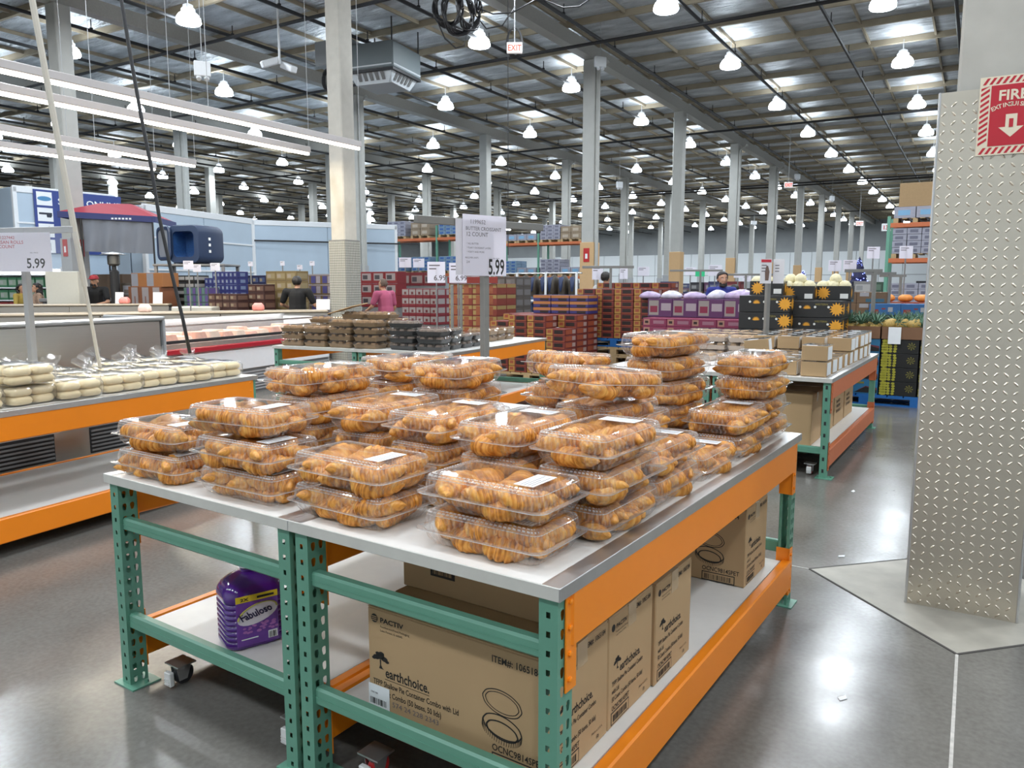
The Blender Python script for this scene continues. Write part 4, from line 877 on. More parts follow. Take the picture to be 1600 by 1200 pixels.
for px, d, z, lab in ((402, dK(402) + 0.25, zK + 0.001, 'bright pink wrapped pack on the counter above the red stripe'), (193, 16.3, zy(477, 15) + 0.001, 'pink wrapped pack on the tan counter by the white card'), (224, dK(224) + 0.2, zK + 0.001, 'pale pink crumpled wrap on the steel counter')):
    b = MB(); rs = [[(x, y, zz) for x, y in rrect(0.1 * s, 0.07 * s, 0.04 * s, nc=3, mx_=3, my_=2)] for zz, s in ((0, 0.85), (0.03, 1.05), (0.09, 1.0), (0.14, 0.6))]
    b.rings(rs).build('wrapped_pack', pinkm if 'bright' in lab or 'tan' in lab else mat('pale_wrap', (0.8, 0.6, 0.55), 0.3), None, loc=(*at(px, d), z), rz=YAW, smooth=True, label=lab, cat='food pack')

# ------------------------------------------------------------------ muffin tables in the middle
MA = R(5.5); F0 = tbw(-6.72, 5.36)
mx_ = Vector((math.cos(MA), math.sin(MA))); my_ = Vector((-math.sin(MA), math.cos(MA)))
FRc = tbw(-4.25, 4.93); MW = 1.22; ML = 2.62
def ml(x, y, z=0.0): p_ = FRc - mx_ * (2 * MW + 0.03) + mx_ * x + my_ * y; return Vector((p_.x, p_.y, z))
rack_table('rack_table', 'rack table under the square stack of brown muffin packs', ml(0, 0), MA, MW, ML, detail=False, group='muffin rack tables')
rack_table('rack_table', 'rack table with black muffin packs, its orange beam facing the crates', ml(MW + 0.03, 0), MA, MW, ML, detail=False, group='muffin rack tables')
def muffin_pack(name, dome, cup, lid_h=0.02):
    b = MB(); b.rings([[(x, y, z) for x, y in rrect(hx, hy, 0.02, nc=2, mx_=4, my_=3)] for z, hx, hy in ((0.0, 0.15, 0.105), (0.045, 0.165, 0.118))], 1)
    for i in range(3):
        for j in range(2): b.lathe([(0.042, 0.03), (0.046, 0.05), (0.035, 0.068), (0.012, 0.076)], 8, 0, Matrix.Translation((-0.104 + 0.104 * i, -0.055 + 0.11 * j, 0)))
    b.rings([[(x, y, z) for x, y in rrect(hx, hy, 0.02, nc=2, mx_=14, my_=10, amp=0.001)] for z, hx, hy in ((0.046, 0.172, 0.124), (0.07, 0.16, 0.114), (0.082, 0.15, 0.105))], 2, cap=(False, True))
    return b.mesh(name, [dome, cup, M['clear']])
MUF = muffin_pack('muffin_pack', mat('muffin_brown', (0.3, 0.17, 0.07), 0.7, noise=0.4, nscale=40), mat('muffin_tray', (0.24, 0.16, 0.09), 0.4, noise=0.2))
MUB = muffin_pack('muffin_pack', mat('muffin_dark', (0.2, 0.14, 0.1), 0.6, noise=0.4, nscale=40), mat('black_tray', (0.05, 0.05, 0.05), 0.25))
rnd = random.Random(11); GM = 'muffin packs on the rack tables'
def packs(mesh, x0, y0, nx, ny, hf, what):
    for i in range(nx):
        for j in range(ny):
            for k in range(hf(i, j)):
                put('muffin_pack', mesh, None, loc=ml(x0 + 0.362 * i + rnd.uniform(-0.008, 0.008), y0 + 0.262 * j, 0.8715 + 0.0835 * k), rz=MA + rnd.uniform(-0.04, 0.04), cat='muffin pack', group=GM,
                    label=f'{what}, {ordn(k)} layer, {ordn(i)} across, {ordn(j)} row back')
packs(MUF, 0.22, 0.17, 4, 3, lambda i, j: (3, 3, 4, 4)[i] + (1 if j == 1 and i > 1 else 0) if j < 2 else 4, 'pack of brown muffins')
packs(MUB, 1.78, 0.2, 2, 4, lambda i, j: (3, 3)[i] + (1 if (i, j) == (0, 0) else 0) - (1 if j > 1 else 0), 'black tray of dark muffins')
packs(MUF, 1.95, 1.75, 1, 3, lambda i, j: 2, 'low pack of brown muffins beyond the black trays')
t = MB().cbox(-0.2, 0.2, -0.15, 0.15, 0, 0.012, 0.003).build('cardboard_sheet', M['card'], None, loc=ml(0.8, 0.42, 1.31), rot=(0.1, -0.25, MA), label='loose cardboard lid tilted on top of the brown muffin packs', cat='cardboard')
# ------------------------------------------------------------------ pie box table at the right
BA = TR + R(1.5); G0 = tbw(-0.40, 5.06); bx = Vector((math.cos(BA), math.sin(BA))); by = Vector((-math.sin(BA), math.cos(BA))); BW = 0.98; BL = 2.75
def bl(x, y, z=0.0): p_ = G0 - bx * (2 * BW + 0.03) + bx * x + by * y; return Vector((p_.x, p_.y, z))
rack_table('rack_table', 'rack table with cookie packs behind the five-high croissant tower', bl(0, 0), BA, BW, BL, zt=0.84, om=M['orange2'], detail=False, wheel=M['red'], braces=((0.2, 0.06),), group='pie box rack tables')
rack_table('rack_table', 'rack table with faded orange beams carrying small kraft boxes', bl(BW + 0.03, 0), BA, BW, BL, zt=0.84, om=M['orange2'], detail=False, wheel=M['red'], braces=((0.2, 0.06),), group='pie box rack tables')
def kraft_box(sx, sy, sz):
    b = MB().cbox(0.003, sx - 0.003, 0.003, sy - 0.003, 0, sz - 0.002, 0.003, 0); b.box(0.02, sx - 0.02, 0.02, sy - 0.02, sz - 0.002, sz, 1); b.box(0.03, sx * 0.55, 0.03, sy * 0.5, sz, sz + 0.001, 2)
    b.box(sx - 0.003, sx + 0.001, 0.02, sy * 0.8, 0.01, sz - 0.01, 2); b.box(sx * 0.0 + 0.001, sx - 0.001, 0.001, sy - 0.001, sz, sz + 0.006, 3)
    return b.mesh('kraft_box', [M['card'], mat('window_dark', (0.25, 0.24, 0.22), 0.15), M['sticker'], M['film']])
KB = kraft_box(0.21, 0.215, 0.125); rnd = random.Random(8); GK = 'kraft boxes on the faded orange table'
cells = [(0.05, 0.08, 1), (0.28, 0.06, 2), (0.545, 0.07, 2)]
for i in range(4):
    for j in range(9):
        n = 1 if j < 2 and i in (0, 1) else (2 if j > 3 else 1)
        if (i, j) == (3, 0): n = 2
        if (i, j) in ((1, 0),): n = 2
        if i == 3 and j > 6: n = 2
        for k in range(n):
            tl = (0, -0.12, 0.1) if (i, j, k) == (1, 0, 1) else (0, 0, 0)
            put('kraft_box', KB, None, loc=bl(BW + 0.05 + 0.235 * i + rnd.uniform(-0.006, 0.006), 0.06 + 0.285 * j, 0.8415 + 0.132 * k + (0.02 if tl[1] else 0)), rot=(tl[0], tl[1], BA + tl[2] + rnd.uniform(-0.05, 0.05)), cat='box', group=GK,
                label=f'small kraft box, {("lower", "upper")[k]}, {ordn(3 - i)} from the orange beam, {ordn(j)} back' + (', tilted' if tl[1] else ''))
ck = muffin_pack('cookie_pack', mat('cookie', (0.5, 0.34, 0.2), 0.7, noise=0.5, nscale=60), mat('cookie_tray', (0.5, 0.42, 0.36), 0.3))
for i in range(3):
    for j in range(6):
        for k in range(3 if j > 2 else (1 if j > 0 and i == 1 else 0)):
            put('cookie_pack', ck, None, loc=bl(0.2 + 0.35 * i, 0.22 + 0.4 * j, 0.8415 + 0.0835 * k), rz=BA + rnd.uniform(-0.08, 0.08), cat='cookie pack', group='cookie packs on the rack table', label=f'clear cookie pack, {ordn(k)} layer, {ordn(i)} across and {ordn(j)} back from the tower')
lid = MB().lathe([(0.13, 0), (0.15, 0.03), (0.13, 0.06), (0.05, 0.085)], 16).build('domed_pie', [M['film']], None, loc=bl(0.55, 0.35, 0.842), label='clear domed pie pack just behind the croissant tower', cat='pie pack')
MB().lathe([(0.11, 0.004), (0.13, 0.02), (0.11, 0.045), (0.04, 0.06)], 16).build('pie', mat('pie_crust', (0.6, 0.36, 0.16), 0.6, noise=0.3), lid, smooth=True)
def bigbox(label, P, rz, w, d, h, lines):
    t = carton('shipping_carton', label, P, rz, w, d, h, group='cartons under the kraft box table')
    for s, x, z, sz, side in lines: text('printed_text', s, sz, t, M['ink'], (x, -0.0008, z) if not side else (w + 0.0008, x, z), rot=(PI / 2, 0, PI / 2 if side else 0), bold=0.02, width=0.85)
    return t
LZ = 0.2365
t = bigbox('large kraft carton facing the aisle under the kraft box table', bl(BW + 0.09, 0.14, LZ), BA, 0.76, 0.42, 0.44, [('9oz. Deep #41182', 0.08, 0.22, 0.04, 0), ('TAPERED RIM', 0.08, 0.175, 0.04, 0), ('BOWL AND LID', 0.08, 0.13, 0.04, 0)])
MB().box(0.08, 0.36, -0.0006, 0, 0.04, 0.11).build('barcode_frame', M['ink'], t); barcode(t, 0.1, 0.05, 0.24, 0.05, -0.0012, 0, 12, M['card2'])
for k in range(3):
    t = bigbox(f'tall kraft carton in the kraft box table, {ordn(k)} behind the large one', bl(BW + 0.35, 0.66 + 0.56 * k, LZ), BA, 0.5, 0.5, 0.42 + 0.02 * k, [('Deep #41182', 0.08, 0.22, 0.04, 1), ('TAPERED RIM', 0.08, 0.17, 0.04, 1), ('BOWL AND LID', 0.08, 0.12, 0.04, 1)])
t = bigbox('kraft carton under the cookie pack table', bl(0.2, 0.14, LZ), BA, 0.7, 0.42, 0.46, [])
# sign post on the pie table
dP = 8.0; pP = at(1200, dP); sign_post('grey sign post among the cookie packs with two hanging posters', pP, 0.84, 1.86, YAW + 0.3, m=mat('sign_post_gray', (0.23, 0.225, 0.21), 0.45), group='grey sign posts')
poster = mat('poster_white', (0.72, 0.7, 0.72), 0.4)
for i, (px, w_, lab) in enumerate(((1187, 0.135, 'white poster with red heading and dark figure on the cookie table post'), (1207, 0.11, 'plain white poster on the cookie table post beside the figure one'))):
    t = sign_card('poster', lab, (*at(px, dP - 0.08 + 0.1 * i), zy(443, dP)), YAW + (0.3 if i == 0 else -0.5), w_, 0.25, [], m=poster, group='posters on the cookie table post')
    if i == 0:
        MB().box(0.008, w_ - 0.008, -0.003, -0.001, 0.215, 0.243).build('red_heading', M['redink'], t)
        b = MB().prism([(0.05, 0), (0.09, 0), (0.1, 0.09), (0.08, 0.15), (0.06, 0.15), (0.045, 0.09)], 0, 0.001, mx=Matrix.Translation((0.01, -0.001, 0.03)) @ Matrix.Rotation(PI / 2, 4, 'X')); b.build('dark_figure', mat('figure_brown', (0.16, 0.1, 0.08), 0.6), t)
    for k in range(3): MB().box(0.02 if i else 0.015, w_ * 0.55, -0.002, -0.001, 0.18 - 0.03 * k, 0.19 - 0.03 * k).build('print_line', GI, t)
# ------------------------------------------------------------------ produce stacks beyond the tables
def soup(*rgb): return [col('carton_%02d%02d%02d' % tuple(int(c * 99) for c in q), tuple(0.46 * c + 0.05 * sum(q) / 3 for c in q), 0.5) for q in rgb]
# persimmon crates
cm = soup((0.33, 0.04, 0.028), (0.8, 0.4, 0.06), (0.03, 0.012, 0.01), (0.62, 0.12, 0.04), (0.75, 0.5, 0.45))
CR = art_box('persimmon_crate', 0.36, 0.42, 0.107, cm, [('f', 0.02, 0.34, 0.05, 0.95, 1), ('f', 0.08, 0.27, 0.35, 0.8, 3), ('f', 0.42, 0.86, 0.25, 0.8, 2), ('f', 0.4, 0.95, 0.04, 0.16, 3), ('r', 0.05, 0.6, 0.15, 0.85, 3), ('r', 0.62, 0.9, 0.2, 0.8, 4)], gap=0.014)
gP = 'stacked persimmon crates'; CS = (0.36, 0.42, 0.107)
def wood_stack(label, O, w_, n, z0=0.001):
    for k in range(n): pallet('pallet', f'{label}, {ordn(k)} from the floor', (O[0] - w_, O[1] + 0.01, z0 + 0.142 * k), 0, w_, 1.2, 0.14, M['wood'], group='bare wooden pallets under the crates')
dC = 13.0; PA = at(1022, dC); zb = zy(531, dC); nb = int((zb - 0.152) / 0.142)
wood_stack('bare wooden pallet under the blue pallet', PA, 1.46, nb, zb - 0.152 - 0.142 * nb if nb else 0.001)
pallet('pallet', 'blue pallet carrying the tall persimmon crate stacks', (PA.x - 1.46, PA.y + 0.01, zb - 0.15), 0, 1.46, 1.2, 0.148, M['bluepal'])
grid('persimmon_crate', 'crate', CR, PA, zb + 0.001, CS, 4, 3, lambda i, j: 8 if j < 2 else 9, what='persimmon crate', where='on the blue pallet', group=gP, colname='stack')
CR2 = art_box('persimmon_crate', *CS, soup((0.36, 0.045, 0.03), (0.6, 0.3, 0.26), (0.62, 0.12, 0.04)), [('r', 0.08, 0.4, 0.2, 0.8, 1), ('r', 0.55, 0.88, 0.2, 0.8, 1), ('f', 0.2, 0.5, 0.2, 0.8, 1), ('f', 0.6, 0.9, 0.2, 0.8, 2)], gap=0.012)
P2 = at(1062, 13.9); z2 = zy(462, 13.9) - 8 * 0.107
grid('persimmon_crate', 'crate', CR2, P2, z2, CS, 2, 2, 8, what='red crate with pale labels', where='beside the tall stacks', group=gP, colname='stack')
MB().cbox(0, 0.72, 0, 0.84, 0, z2 - 0.003, 0.01).build('kraft_plinth', M['card'], None, loc=(P2.x - 0.72, P2.y, 0), label='plain carton plinth under the red crates with pale labels', cat='plinth')
dD = 12.4; PB = at(884, dD)
pallet('pallet', 'wooden pallet under the lower stepped crate stacks', (PB.x - 1.46, PB.y + 0.01, 0), 0, 1.46, 1.2, 0.138, M['wood'])
n0 = int((zy(484, dD) - 0.14) / 0.107)
grid('persimmon_crate', 'crate', CR, PB, 0.14, CS, 4, 3, lambda i, j: (n0 - 2, n0, n0, n0 - 1)[i] if j == 0 else n0, what='persimmon crate', where='on the stepped pile', group=gP, colname='stack')
CRB = art_box('persimmon_crate', *CS, soup((0.06, 0.05, 0.3), (0.8, 0.3, 0.06), (0.03, 0.012, 0.01)), [('f', 0.02, 0.98, 0.5, 0.95, 1), ('f', 0.4, 0.86, 0.1, 0.45, 2), ('r', 0.05, 0.9, 0.5, 0.95, 1)], gap=0.014)
grid('persimmon_crate', 'crate', CRB, PB + Vector((0.0, 0.84)), 0.14 + n0 * 0.107 + 0.001, CS, 3, 1, lambda i, j: 3, what='blue and orange fruit crate', where='on top of the stepped pile', group=gP, colname='stack')
# purple fruit boxes
GB = art_box('fruit_box', 0.42, 0.3, 0.3, soup((0.2, 0.05, 0.21), (0.55, 0.5, 0.45), (0.45, 0.03, 0.1), (0.7, 0.6, 0.66)), [('f', 0.05, 0.45, 0.1, 0.9, 1), ('f', 0.1, 0.4, 0.25, 0.6, 2), ('f', 0.55, 0.95, 0.35, 0.75, 3), ('r', 0.1, 0.6, 0.2, 0.8, 3)])
PK = art_box('fruit_box', 0.4, 0.4, 0.13, soup((0.45, 0.04, 0.14), (0.75, 0.35, 0.25), (0.05, 0.02, 0.02), (0.6, 0.25, 0.35)), [('f', 0.05, 0.3, 0.15, 0.85, 1), ('f', 0.1, 0.24, 0.35, 0.65, 2), ('f', 0.45, 0.9, 0.3, 0.7, 3), ('r', 0.1, 0.8, 0.3, 0.7, 3)])
dF = 11.6; PF = at(1163, dF); zf = zy(500, dF)
grid('fruit_box', 'fruit box', PK, PF, zf - 0.26, (0.4, 0.4, 0.13), 4, 2, 2, what='pink fruit box', where='by the melon cartons', group='pink fruit boxes', colname='column')
MB().cbox(0, 1.6, 0, 0.8, 0, zf - 0.262, 0.01).build('display_plinth', M['card'], None, loc=(*(PF - Vector((1.6, 0))), 0), label='kraft display base under the pink fruit boxes', cat='plinth')
grid('fruit_box', 'fruit box', GB, PF + Vector((0, 0.42)), zf + 0.001, (0.42, 0.3, 0.3), 4, 1, 1, what='purple grape box', where='above the pink boxes', group='purple grape boxes', colname='column')
wm = mat('produce_bag', (0.55, 0.53, 0.62), 0.3, noise=0.4, nscale=16)
rnd = random.Random(2)
for i in range(5):
    b = MB(); k = rnd.uniform(0.75, 1.05); hgt = rnd.uniform(0.6, 1.0)
    rs = [[(x * k + 0.03 * math.sin(17 * y + i + 9 * z), y * k + 0.02 * math.cos(15 * x + 2 * i), z * hgt) for x, y in rrect(0.19 * s_, 0.13 * s_, 0.06 * s_, nc=3, mx_=5, my_=4)] for z, s_ in ((0, 0.9), (0.04, 1.05), (0.09, 0.9), (0.13, 0.55), (0.155, 0.2))]
    b.rings(rs).build('produce_bag', wm if i % 2 else mat('produce_bag_lilac', (0.42, 0.33, 0.5), 0.3, noise=0.5, nscale=14), None, loc=(*(PF + Vector((-0.2 - 0.37 * i, 0.56))), zf + 0.303), rz=rnd.uniform(-0.4, 0.4), smooth=True, label=f'crumpled plastic produce bag on the purple boxes, {ordn(i)} from the melon cartons', cat='bag', group='produce bags on the purple boxes')
# melon cartons with a sun emblem
sunm = col('sun_yellow', (0.72, 0.33, 0.03)); blk = col('carton_black', (0.018, 0.018, 0.018), 0.45); cry = col('melon_print', (0.3, 0.24, 0.05)); wht = col('carton_label', (0.72, 0.72, 0.68))
def sun(b, cx, cz, r, y, mi, face, sx=0.0, half=False):
    P = []
    n = 26
    for i in range(n + 1):
        a = PI * i / n * (1 if half else 2) + (0 if half else 0); q = r * (1.0 if i % 2 else 0.62); P.append((q * math.cos(a), q * math.sin(a)))
    if half: P.append((-r * 0.4, -r * 0.05)); 
    pts = [(cx + u, y, cz + v) for u, v in P] if face == 'f' else [(sx + 0.0, cx + u, cz + v) for u, v in P]
    b.add(pts, [tuple(range(len(pts)))], mi)
def melon_carton(sx, sy, sz, open_=False):
    b = MB()
    if open_:
        t = 0.012; b.box(0.003, sx - 0.003, 0.003, t, 0, sz); b.box(0.003, sx - 0.003, sy - t, sy - 0.003, 0, sz); b.box(0.003, t, t, sy - t, 0, sz); b.box(sx - t, sx - 0.003, t, sy - t, 0, sz); b.box(0.004, sx - 0.004, 0.004, sy - 0.004, 0, sz * 0.6)
    else: b.cbox(0.003, sx - 0.003, 0.003, sy - 0.003, 0, sz - 0.004, 0.005)
    if open_: sun(b, sx * 0.24, sz * 0.5, sz * 0.5, 0.001, 1, 'f')
    else:
        sun(b, sx * 0.35, sz * 0.52, sz * 0.24, 0.001, 1, 'f', half=True); sun(b, sx * 0.9, sz * 0.5, sz * 0.42, 0.0005, 1, 'f')
        for x in (0.22, 0.5, 0.75): b.lathe([(sz * 0.07, 0), (sz * 0.07, 0.002)], 10, 3, Matrix.Translation((sx * x, 0.001, sz * 0.62)) @ Matrix.Rotation(PI / 2, 4, 'X'))
    sun(b, sy * 0.35, sz * 0.5, sz * 0.4, 0, 1, 'r', sx + 0.001)
    if open_: b.add([(sx * 0.72, 0.0, sz * 0.1), (sx * 0.95, 0.0, sz * 0.1), (sx * 0.95, 0.0, sz * 0.45), (sx * 0.72, 0.0, sz * 0.45)], [(0, 1, 2, 3)], 3)
    return b.mesh('melon_carton', [blk, sunm, cry, wht])
MS = (0.66, 0.42, 0.222); MC = melon_carton(*MS); MO = melon_carton(0.44, 0.42, 0.185, True)
dM = 9.9; PM1 = at(1318, dM); PM2 = at(1236, dM + 0.12)
gM = 'black melon cartons with sun emblems'
def mprint(mesh):    # the words on a carton's long face, joined into one mesh with it
    tmp = []
    for s, x, z, sz in (('WESTERN', 0.33, 0.16, 0.035),):
        cu = bpy.data.curves.new('t', 'FONT'); cu.body = s; cu.size = sz; cu.resolution_u = 1; o = bpy.data.objects.new('t', cu); me = bpy.data.meshes.new_from_object(o); tmp.append((me, x, z)); bpy.data.objects.remove(o)
    bm = bmesh.new(); bm.from_mesh(mesh)
    for me, x, z in tmp:
        n0 = len(bm.verts); nf = len(bm.faces); bm.from_mesh(me); bm.verts.ensure_lookup_table(); bm.faces.ensure_lookup_table()
        for v in bm.verts[n0:]: v.co = Vector((x + v.co.x, 0.0005, z + v.co.y))
        for f in bm.faces[nf:]: f.material_index = 2
    bm.to_mesh(mesh); bm.free(); return mesh
mprint(MC)
zM = 0.14; nM = 6
grid('melon_carton', 'carton', MC, PM1, zy(470, dM) - nM * 0.222, MS, 1, 2, nM, what='closed black melon carton', where='on the stack nearest the pineapples', group=gM)
grid('melon_carton', 'carton', MC, PM2, zy(462, dM) - nM * 0.222, MS, 1, 2, nM, what='closed black melon carton', where='on the stack with the overhanging top', group=gM)
pallet('pallet', 'blue pallet under the black melon cartons', (*(PM2 - Vector((0.62, -0.02))), 0), 0, 1.25, 1.0, 0.138, M['bluepal'])
mel = mat('melon_rind', (0.72, 0.65, 0.42), 0.7, noise=0.2, nscale=45, bump=0.4)
def melon_mesh():
    b = MB(); n = 14; rs = []
    for i in range(1, n): rs.append([(0.082 * math.sin(PI * i / n) * (1 + 0.025 * math.cos(9 * 2 * PI * j / 36)) * math.cos(2 * PI * j / 36), 0.082 * math.sin(PI * i / n) * (1 + 0.025 * math.cos(9 * 2 * PI * j / 36)) * math.sin(2 * PI * j / 36), -0.078 * math.cos(PI * i / n)) for j in range(36)])
    return b.rings(rs).mesh('melon', mel, smooth=True)
MEL = melon_mesh()
for i, px in enumerate((1224, 1273, 1329)):
    P = at(px, dM + 0.38); z0 = zy(470 if i else 462, dM) + 0.002; P.y -= 0.0
    put('melon_carton', MO, None, loc=(P.x - 0.44, P.y, z0), cat='carton', group=gM, label=f'open black carton of melons on top, {ordn(2 - i)} from the pineapples')
    for k, (x, y, dz) in enumerate(((0.1, 0.1, 0), (0.28, 0.1, 0), (0.46, 0.1, 0), (0.19, 0.26, 0.0), (0.37, 0.26, 0.0), (0.3, 0.14, 0.09), (0.12, 0.2, 0.09))[:(5, 7, 6)[i]]):
        put('melon', MEL, None, loc=(P.x - 0.44 + x * 0.78, P.y + y, z0 + 0.18 + dz), rot=(0.3 * k, 0.5 * k, k), cat='melon', group='melons in the open black cartons', label=f'netted melon in the open carton {ordn(2 - i)} from the pineapples, {("front row first", "front row second", "front row third", "back row first", "back row second", "upper centre", "upper side")[k]}')
# pineapples
dN = 10.0
yb = soup((0.02, 0.02, 0.02), (0.78, 0.72, 0.02), (0.02, 0.3, 0.62), (0.3, 0.05, 0.08), (0.4, 0.35, 0.05))
def chunks(b, x0, x1, z0, z1, y, rnd):
    n = 5
    for r in range(n):
        for c in range(3):
            cx = x0 + (x1 - x0) * (c + 0.5) / 3 + rnd.uniform(-0.004, 0.004); cz = z0 + (z1 - z0) * (r + 0.5) / n; s = 0.026 + 0.012 * (c == 0); k = rnd.randrange(5, 8); a0 = rnd.random() * 6
            b.add([(cx + s * math.cos(-a0 + 2 * PI * i / k) * (1.2 if c == 0 else 0.9), y, cz + s * 0.7 * math.sin(-a0 + 2 * PI * i / k)) for i in range(k)], [tuple(range(k))], 1)
def pine_carton(seed):
    b = MB().cbox(0.003, 0.447, 0.003, 0.447, 0, 0.185, 0.004); rnd = random.Random(seed); chunks(b, 0.02, 0.2, 0.01, 0.18, 0.001, rnd)
    for i in range(8):
        a = 2 * PI * i / 8; b.add([(0.36 + 0.008 * math.sin(a), 0.001, 0.1 - 0.008 * math.cos(a)), (0.36 + 0.05 * math.cos(a + 0.15), 0.001, 0.1 + 0.05 * math.sin(a + 0.15)), (0.36 + 0.05 * math.cos(a - 0.15), 0.001, 0.1 + 0.05 * math.sin(a - 0.15))], [(0, 2, 1)], 4)
    return b.mesh('pineapple_carton', yb)
def blue_carton():
    b = MB().cbox(0.003, 0.447, 0.003, 0.447, 0, 0.185, 0.004, 2); b.add([(0.16, 0.0, 0.02), (0.44, 0.0, 0.02), (0.44, 0.0, 0.06), (0.3, 0.0, 0.1)], [(0, 1, 2, 3)], 0); b.add([(0.2, 0.0008, 0.05), (0.44, 0.0008, 0.06), (0.44, 0.0008, 0.09), (0.3, 0.0008, 0.11)], [(0, 1, 2, 3)], 3); b.add([(0.18, 0, 0.14), (0.28, 0, 0.14), (0.28, 0, 0.165), (0.18, 0, 0.165)], [(0, 1, 2, 3)], 4)
    return b.mesh('blue_fruit_carton', yb)
PN = at(1450, dN - 0.1); pc, bc = pine_carton(3), blue_carton(); gN = 'cartons in the pineapple stand'
pallet('pallet', 'blue pallet under the pineapple stand', (PN.x - 1.35, PN.y + 0.0, 0), 0, 1.35, 1.0, 0.14, M['bluepal'])
for k in range(4):
    put('pineapple_carton', pc, None, loc=(PN.x - 0.5, PN.y + 0.01, 0.141 + 0.187 * k), cat='carton', group=gN, label=f'black carton with yellow pineapple chunks, {ordn(k)} from the pallet')
    put('pineapple_carton', pc, None, loc=(PN.x - 0.04, PN.y + 0.01, 0.141 + 0.187 * k), cat='carton', group=gN, label=f'black pineapple carton half behind the plated pillar, {ordn(k)} up')
    put('blue_fruit_carton', bc, None, loc=(PN.x - 0.96, PN.y + 0.01, 0.141 + 0.187 * k), cat='carton', group=gN, label=f'blue fruit carton beside the yellow chunk cartons, {ordn(k)} from the pallet')
leaf = mat('pineapple_leaf', (0.1, 0.2, 0.13), 0.5, noise=0.35, nscale=10); flesh = mat('pineapple_skin', (0.45, 0.3, 0.08), 0.6, noise=0.5, nscale=60, bump=0.4)
def pine_proto():
    t = thing('pineapple', 'x', 'pineapple', (0, 0, 0))
    MB().rings([[(r * (1 + 0.05 * ((j + i) % 2)) * math.cos(2 * PI * j / 18), r * (1 + 0.05 * ((j + i) % 2)) * math.sin(2 * PI * j / 18), z) for j in range(18)] for i, (r, z) in enumerate(((0.03, 0), (0.055, 0.02), (0.066, 0.05), (0.07, 0.08), (0.068, 0.11), (0.06, 0.14), (0.04, 0.16)))]).build('fruit_body', flesh, t, smooth=True)
    b = MB(); rnd = random.Random(5)
    for i in range(26):
        a = i * 2.4; tl = 0.25 + 0.9 * i / 26; L = rnd.uniform(0.13, 0.2); w_ = 0.013
        pts = []
        for s in range(5):
            f = s / 4; ang = tl * (0.4 + 0.9 * f); r = 0.015 + L * f * math.sin(ang); z = 0.155 + L * f * math.cos(ang); ww = w_ * (1 - f) ** 0.7 + 0.0008
            pts += [(r * math.cos(a) - ww * math.sin(a), r * math.sin(a) + ww * math.cos(a), z), (r * math.cos(a), r * math.sin(a), z - 0.004), (r * math.cos(a) + ww * math.sin(a), r * math.sin(a) - ww * math.cos(a), z)]
        b.add(pts, [q for s in range(4) for q in ((3 * s, 3 * s + 1, 3 * s + 4, 3 * s + 3), (3 * s + 1, 3 * s + 2, 3 * s + 5, 3 * s + 4))])
    b.build('leaf_crown', leaf, t, kind='stuff'); return t
PIN = pine_proto(); pu = False; ztop = 0.141 + 0.187 * 4
tray = mat('brown_tray', (0.2, 0.1, 0.05), 0.7)
for k, x in enumerate((-1.0, -0.5)):
    b = MB(); s = 0.48; b.box(0, s, 0, 0.9, 0, 0.02); b.box(0, s, 0, 0.012, 0.02, 0.16); b.box(0, s, 0.888, 0.9, 0.02, 0.16); b.box(0, 0.012, 0.012, 0.888, 0.02, 0.16); b.box(s - 0.012, s, 0.012, 0.888, 0.02, 0.16)
    b.build('fruit_tray', tray, None, loc=(PN.x + x, PN.y, ztop + 0.002), label=('open brown tray of upright pineapples', 'open brown tray of pineapples lying toward the pillar')[k], cat='tray', group='pineapple trays')
    for i in range(3):
        for j in range(4):
            P = (PN.x + x + 0.09 + 0.15 * i, PN.y + 0.1 + 0.22 * j, ztop + 0.03); lay = k == 1 and j < 2
            r = (0.0, 1.35, 0.3 * i) if lay else (0.1 * (i - 1), 0.1 * (j - 1), i + 2 * j)
            if lay: P = (P[0] - 0.1, P[1], P[2] + 0.14)
            lab = f'{"pineapple lying on its side" if lay else "upright pineapple"}, {ordn(i)} across and {ordn(j)} back, in the {("blue carton side", "pillar side")[k]} tray'
            if not pu: PIN.location = P; PIN.rotation_euler = r; PIN['label'] = lab; PIN['group'] = 'pineapples in the trays'; pu = True
            else: copy_tree(PIN, loc=P, rot=r, label=lab, group='pineapples in the trays')
sign_card('price_card', 'white pointed price card hanging on the pineapple tray', (PN.x - 0.42, PN.y - 0.02, ztop - 0.06), 0.0, 0.15, 0.22, [], m=M['sticker'])
# more produce beyond the pineapples
BX = art_box('fruit_carton', 0.5, 0.4, 0.2, soup((0.03, 0.22, 0.6), (0.55, 0.05, 0.03), (0.7, 0.7, 0.72)), [('f', 0.08, 0.3, 0.1, 0.5, 1), ('f', 0.6, 0.75, 0.3, 0.7, 2), ('f', 0.4, 0.52, 0.5, 0.62, 1)])
RX = art_box('fruit_carton', 0.5, 0.4, 0.2, soup((0.55, 0.08, 0.03), (0.7, 0.35, 0.2), (0.1, 0.3, 0.08)), [('f', 0.1, 0.4, 0.2, 0.8, 1), ('f', 0.5, 0.9, 0.3, 0.9, 1)])
TX = art_box('fruit_carton', 0.5, 0.4, 0.2, soup((0.3, 0.17, 0.08), (0.05, 0.2, 0.3), (0.6, 0.58, 0.6)), [('f', 0.3, 0.9, 0.1, 0.4, 1), ('f', 0.1, 0.4, 0.6, 0.95, 2)])
KX = art_box('fruit_carton', 0.5, 0.4, 0.2, soup((0.03, 0.03, 0.03), (0.3, 0.25, 0.05)), [('f', 0.3, 0.5, 0.1, 0.8, 1), ('f', 0.6, 0.9, 0.1, 0.8, 1)])
dQ = 13.0; PQ = at(1462, dQ); zq = zy(494, dQ)
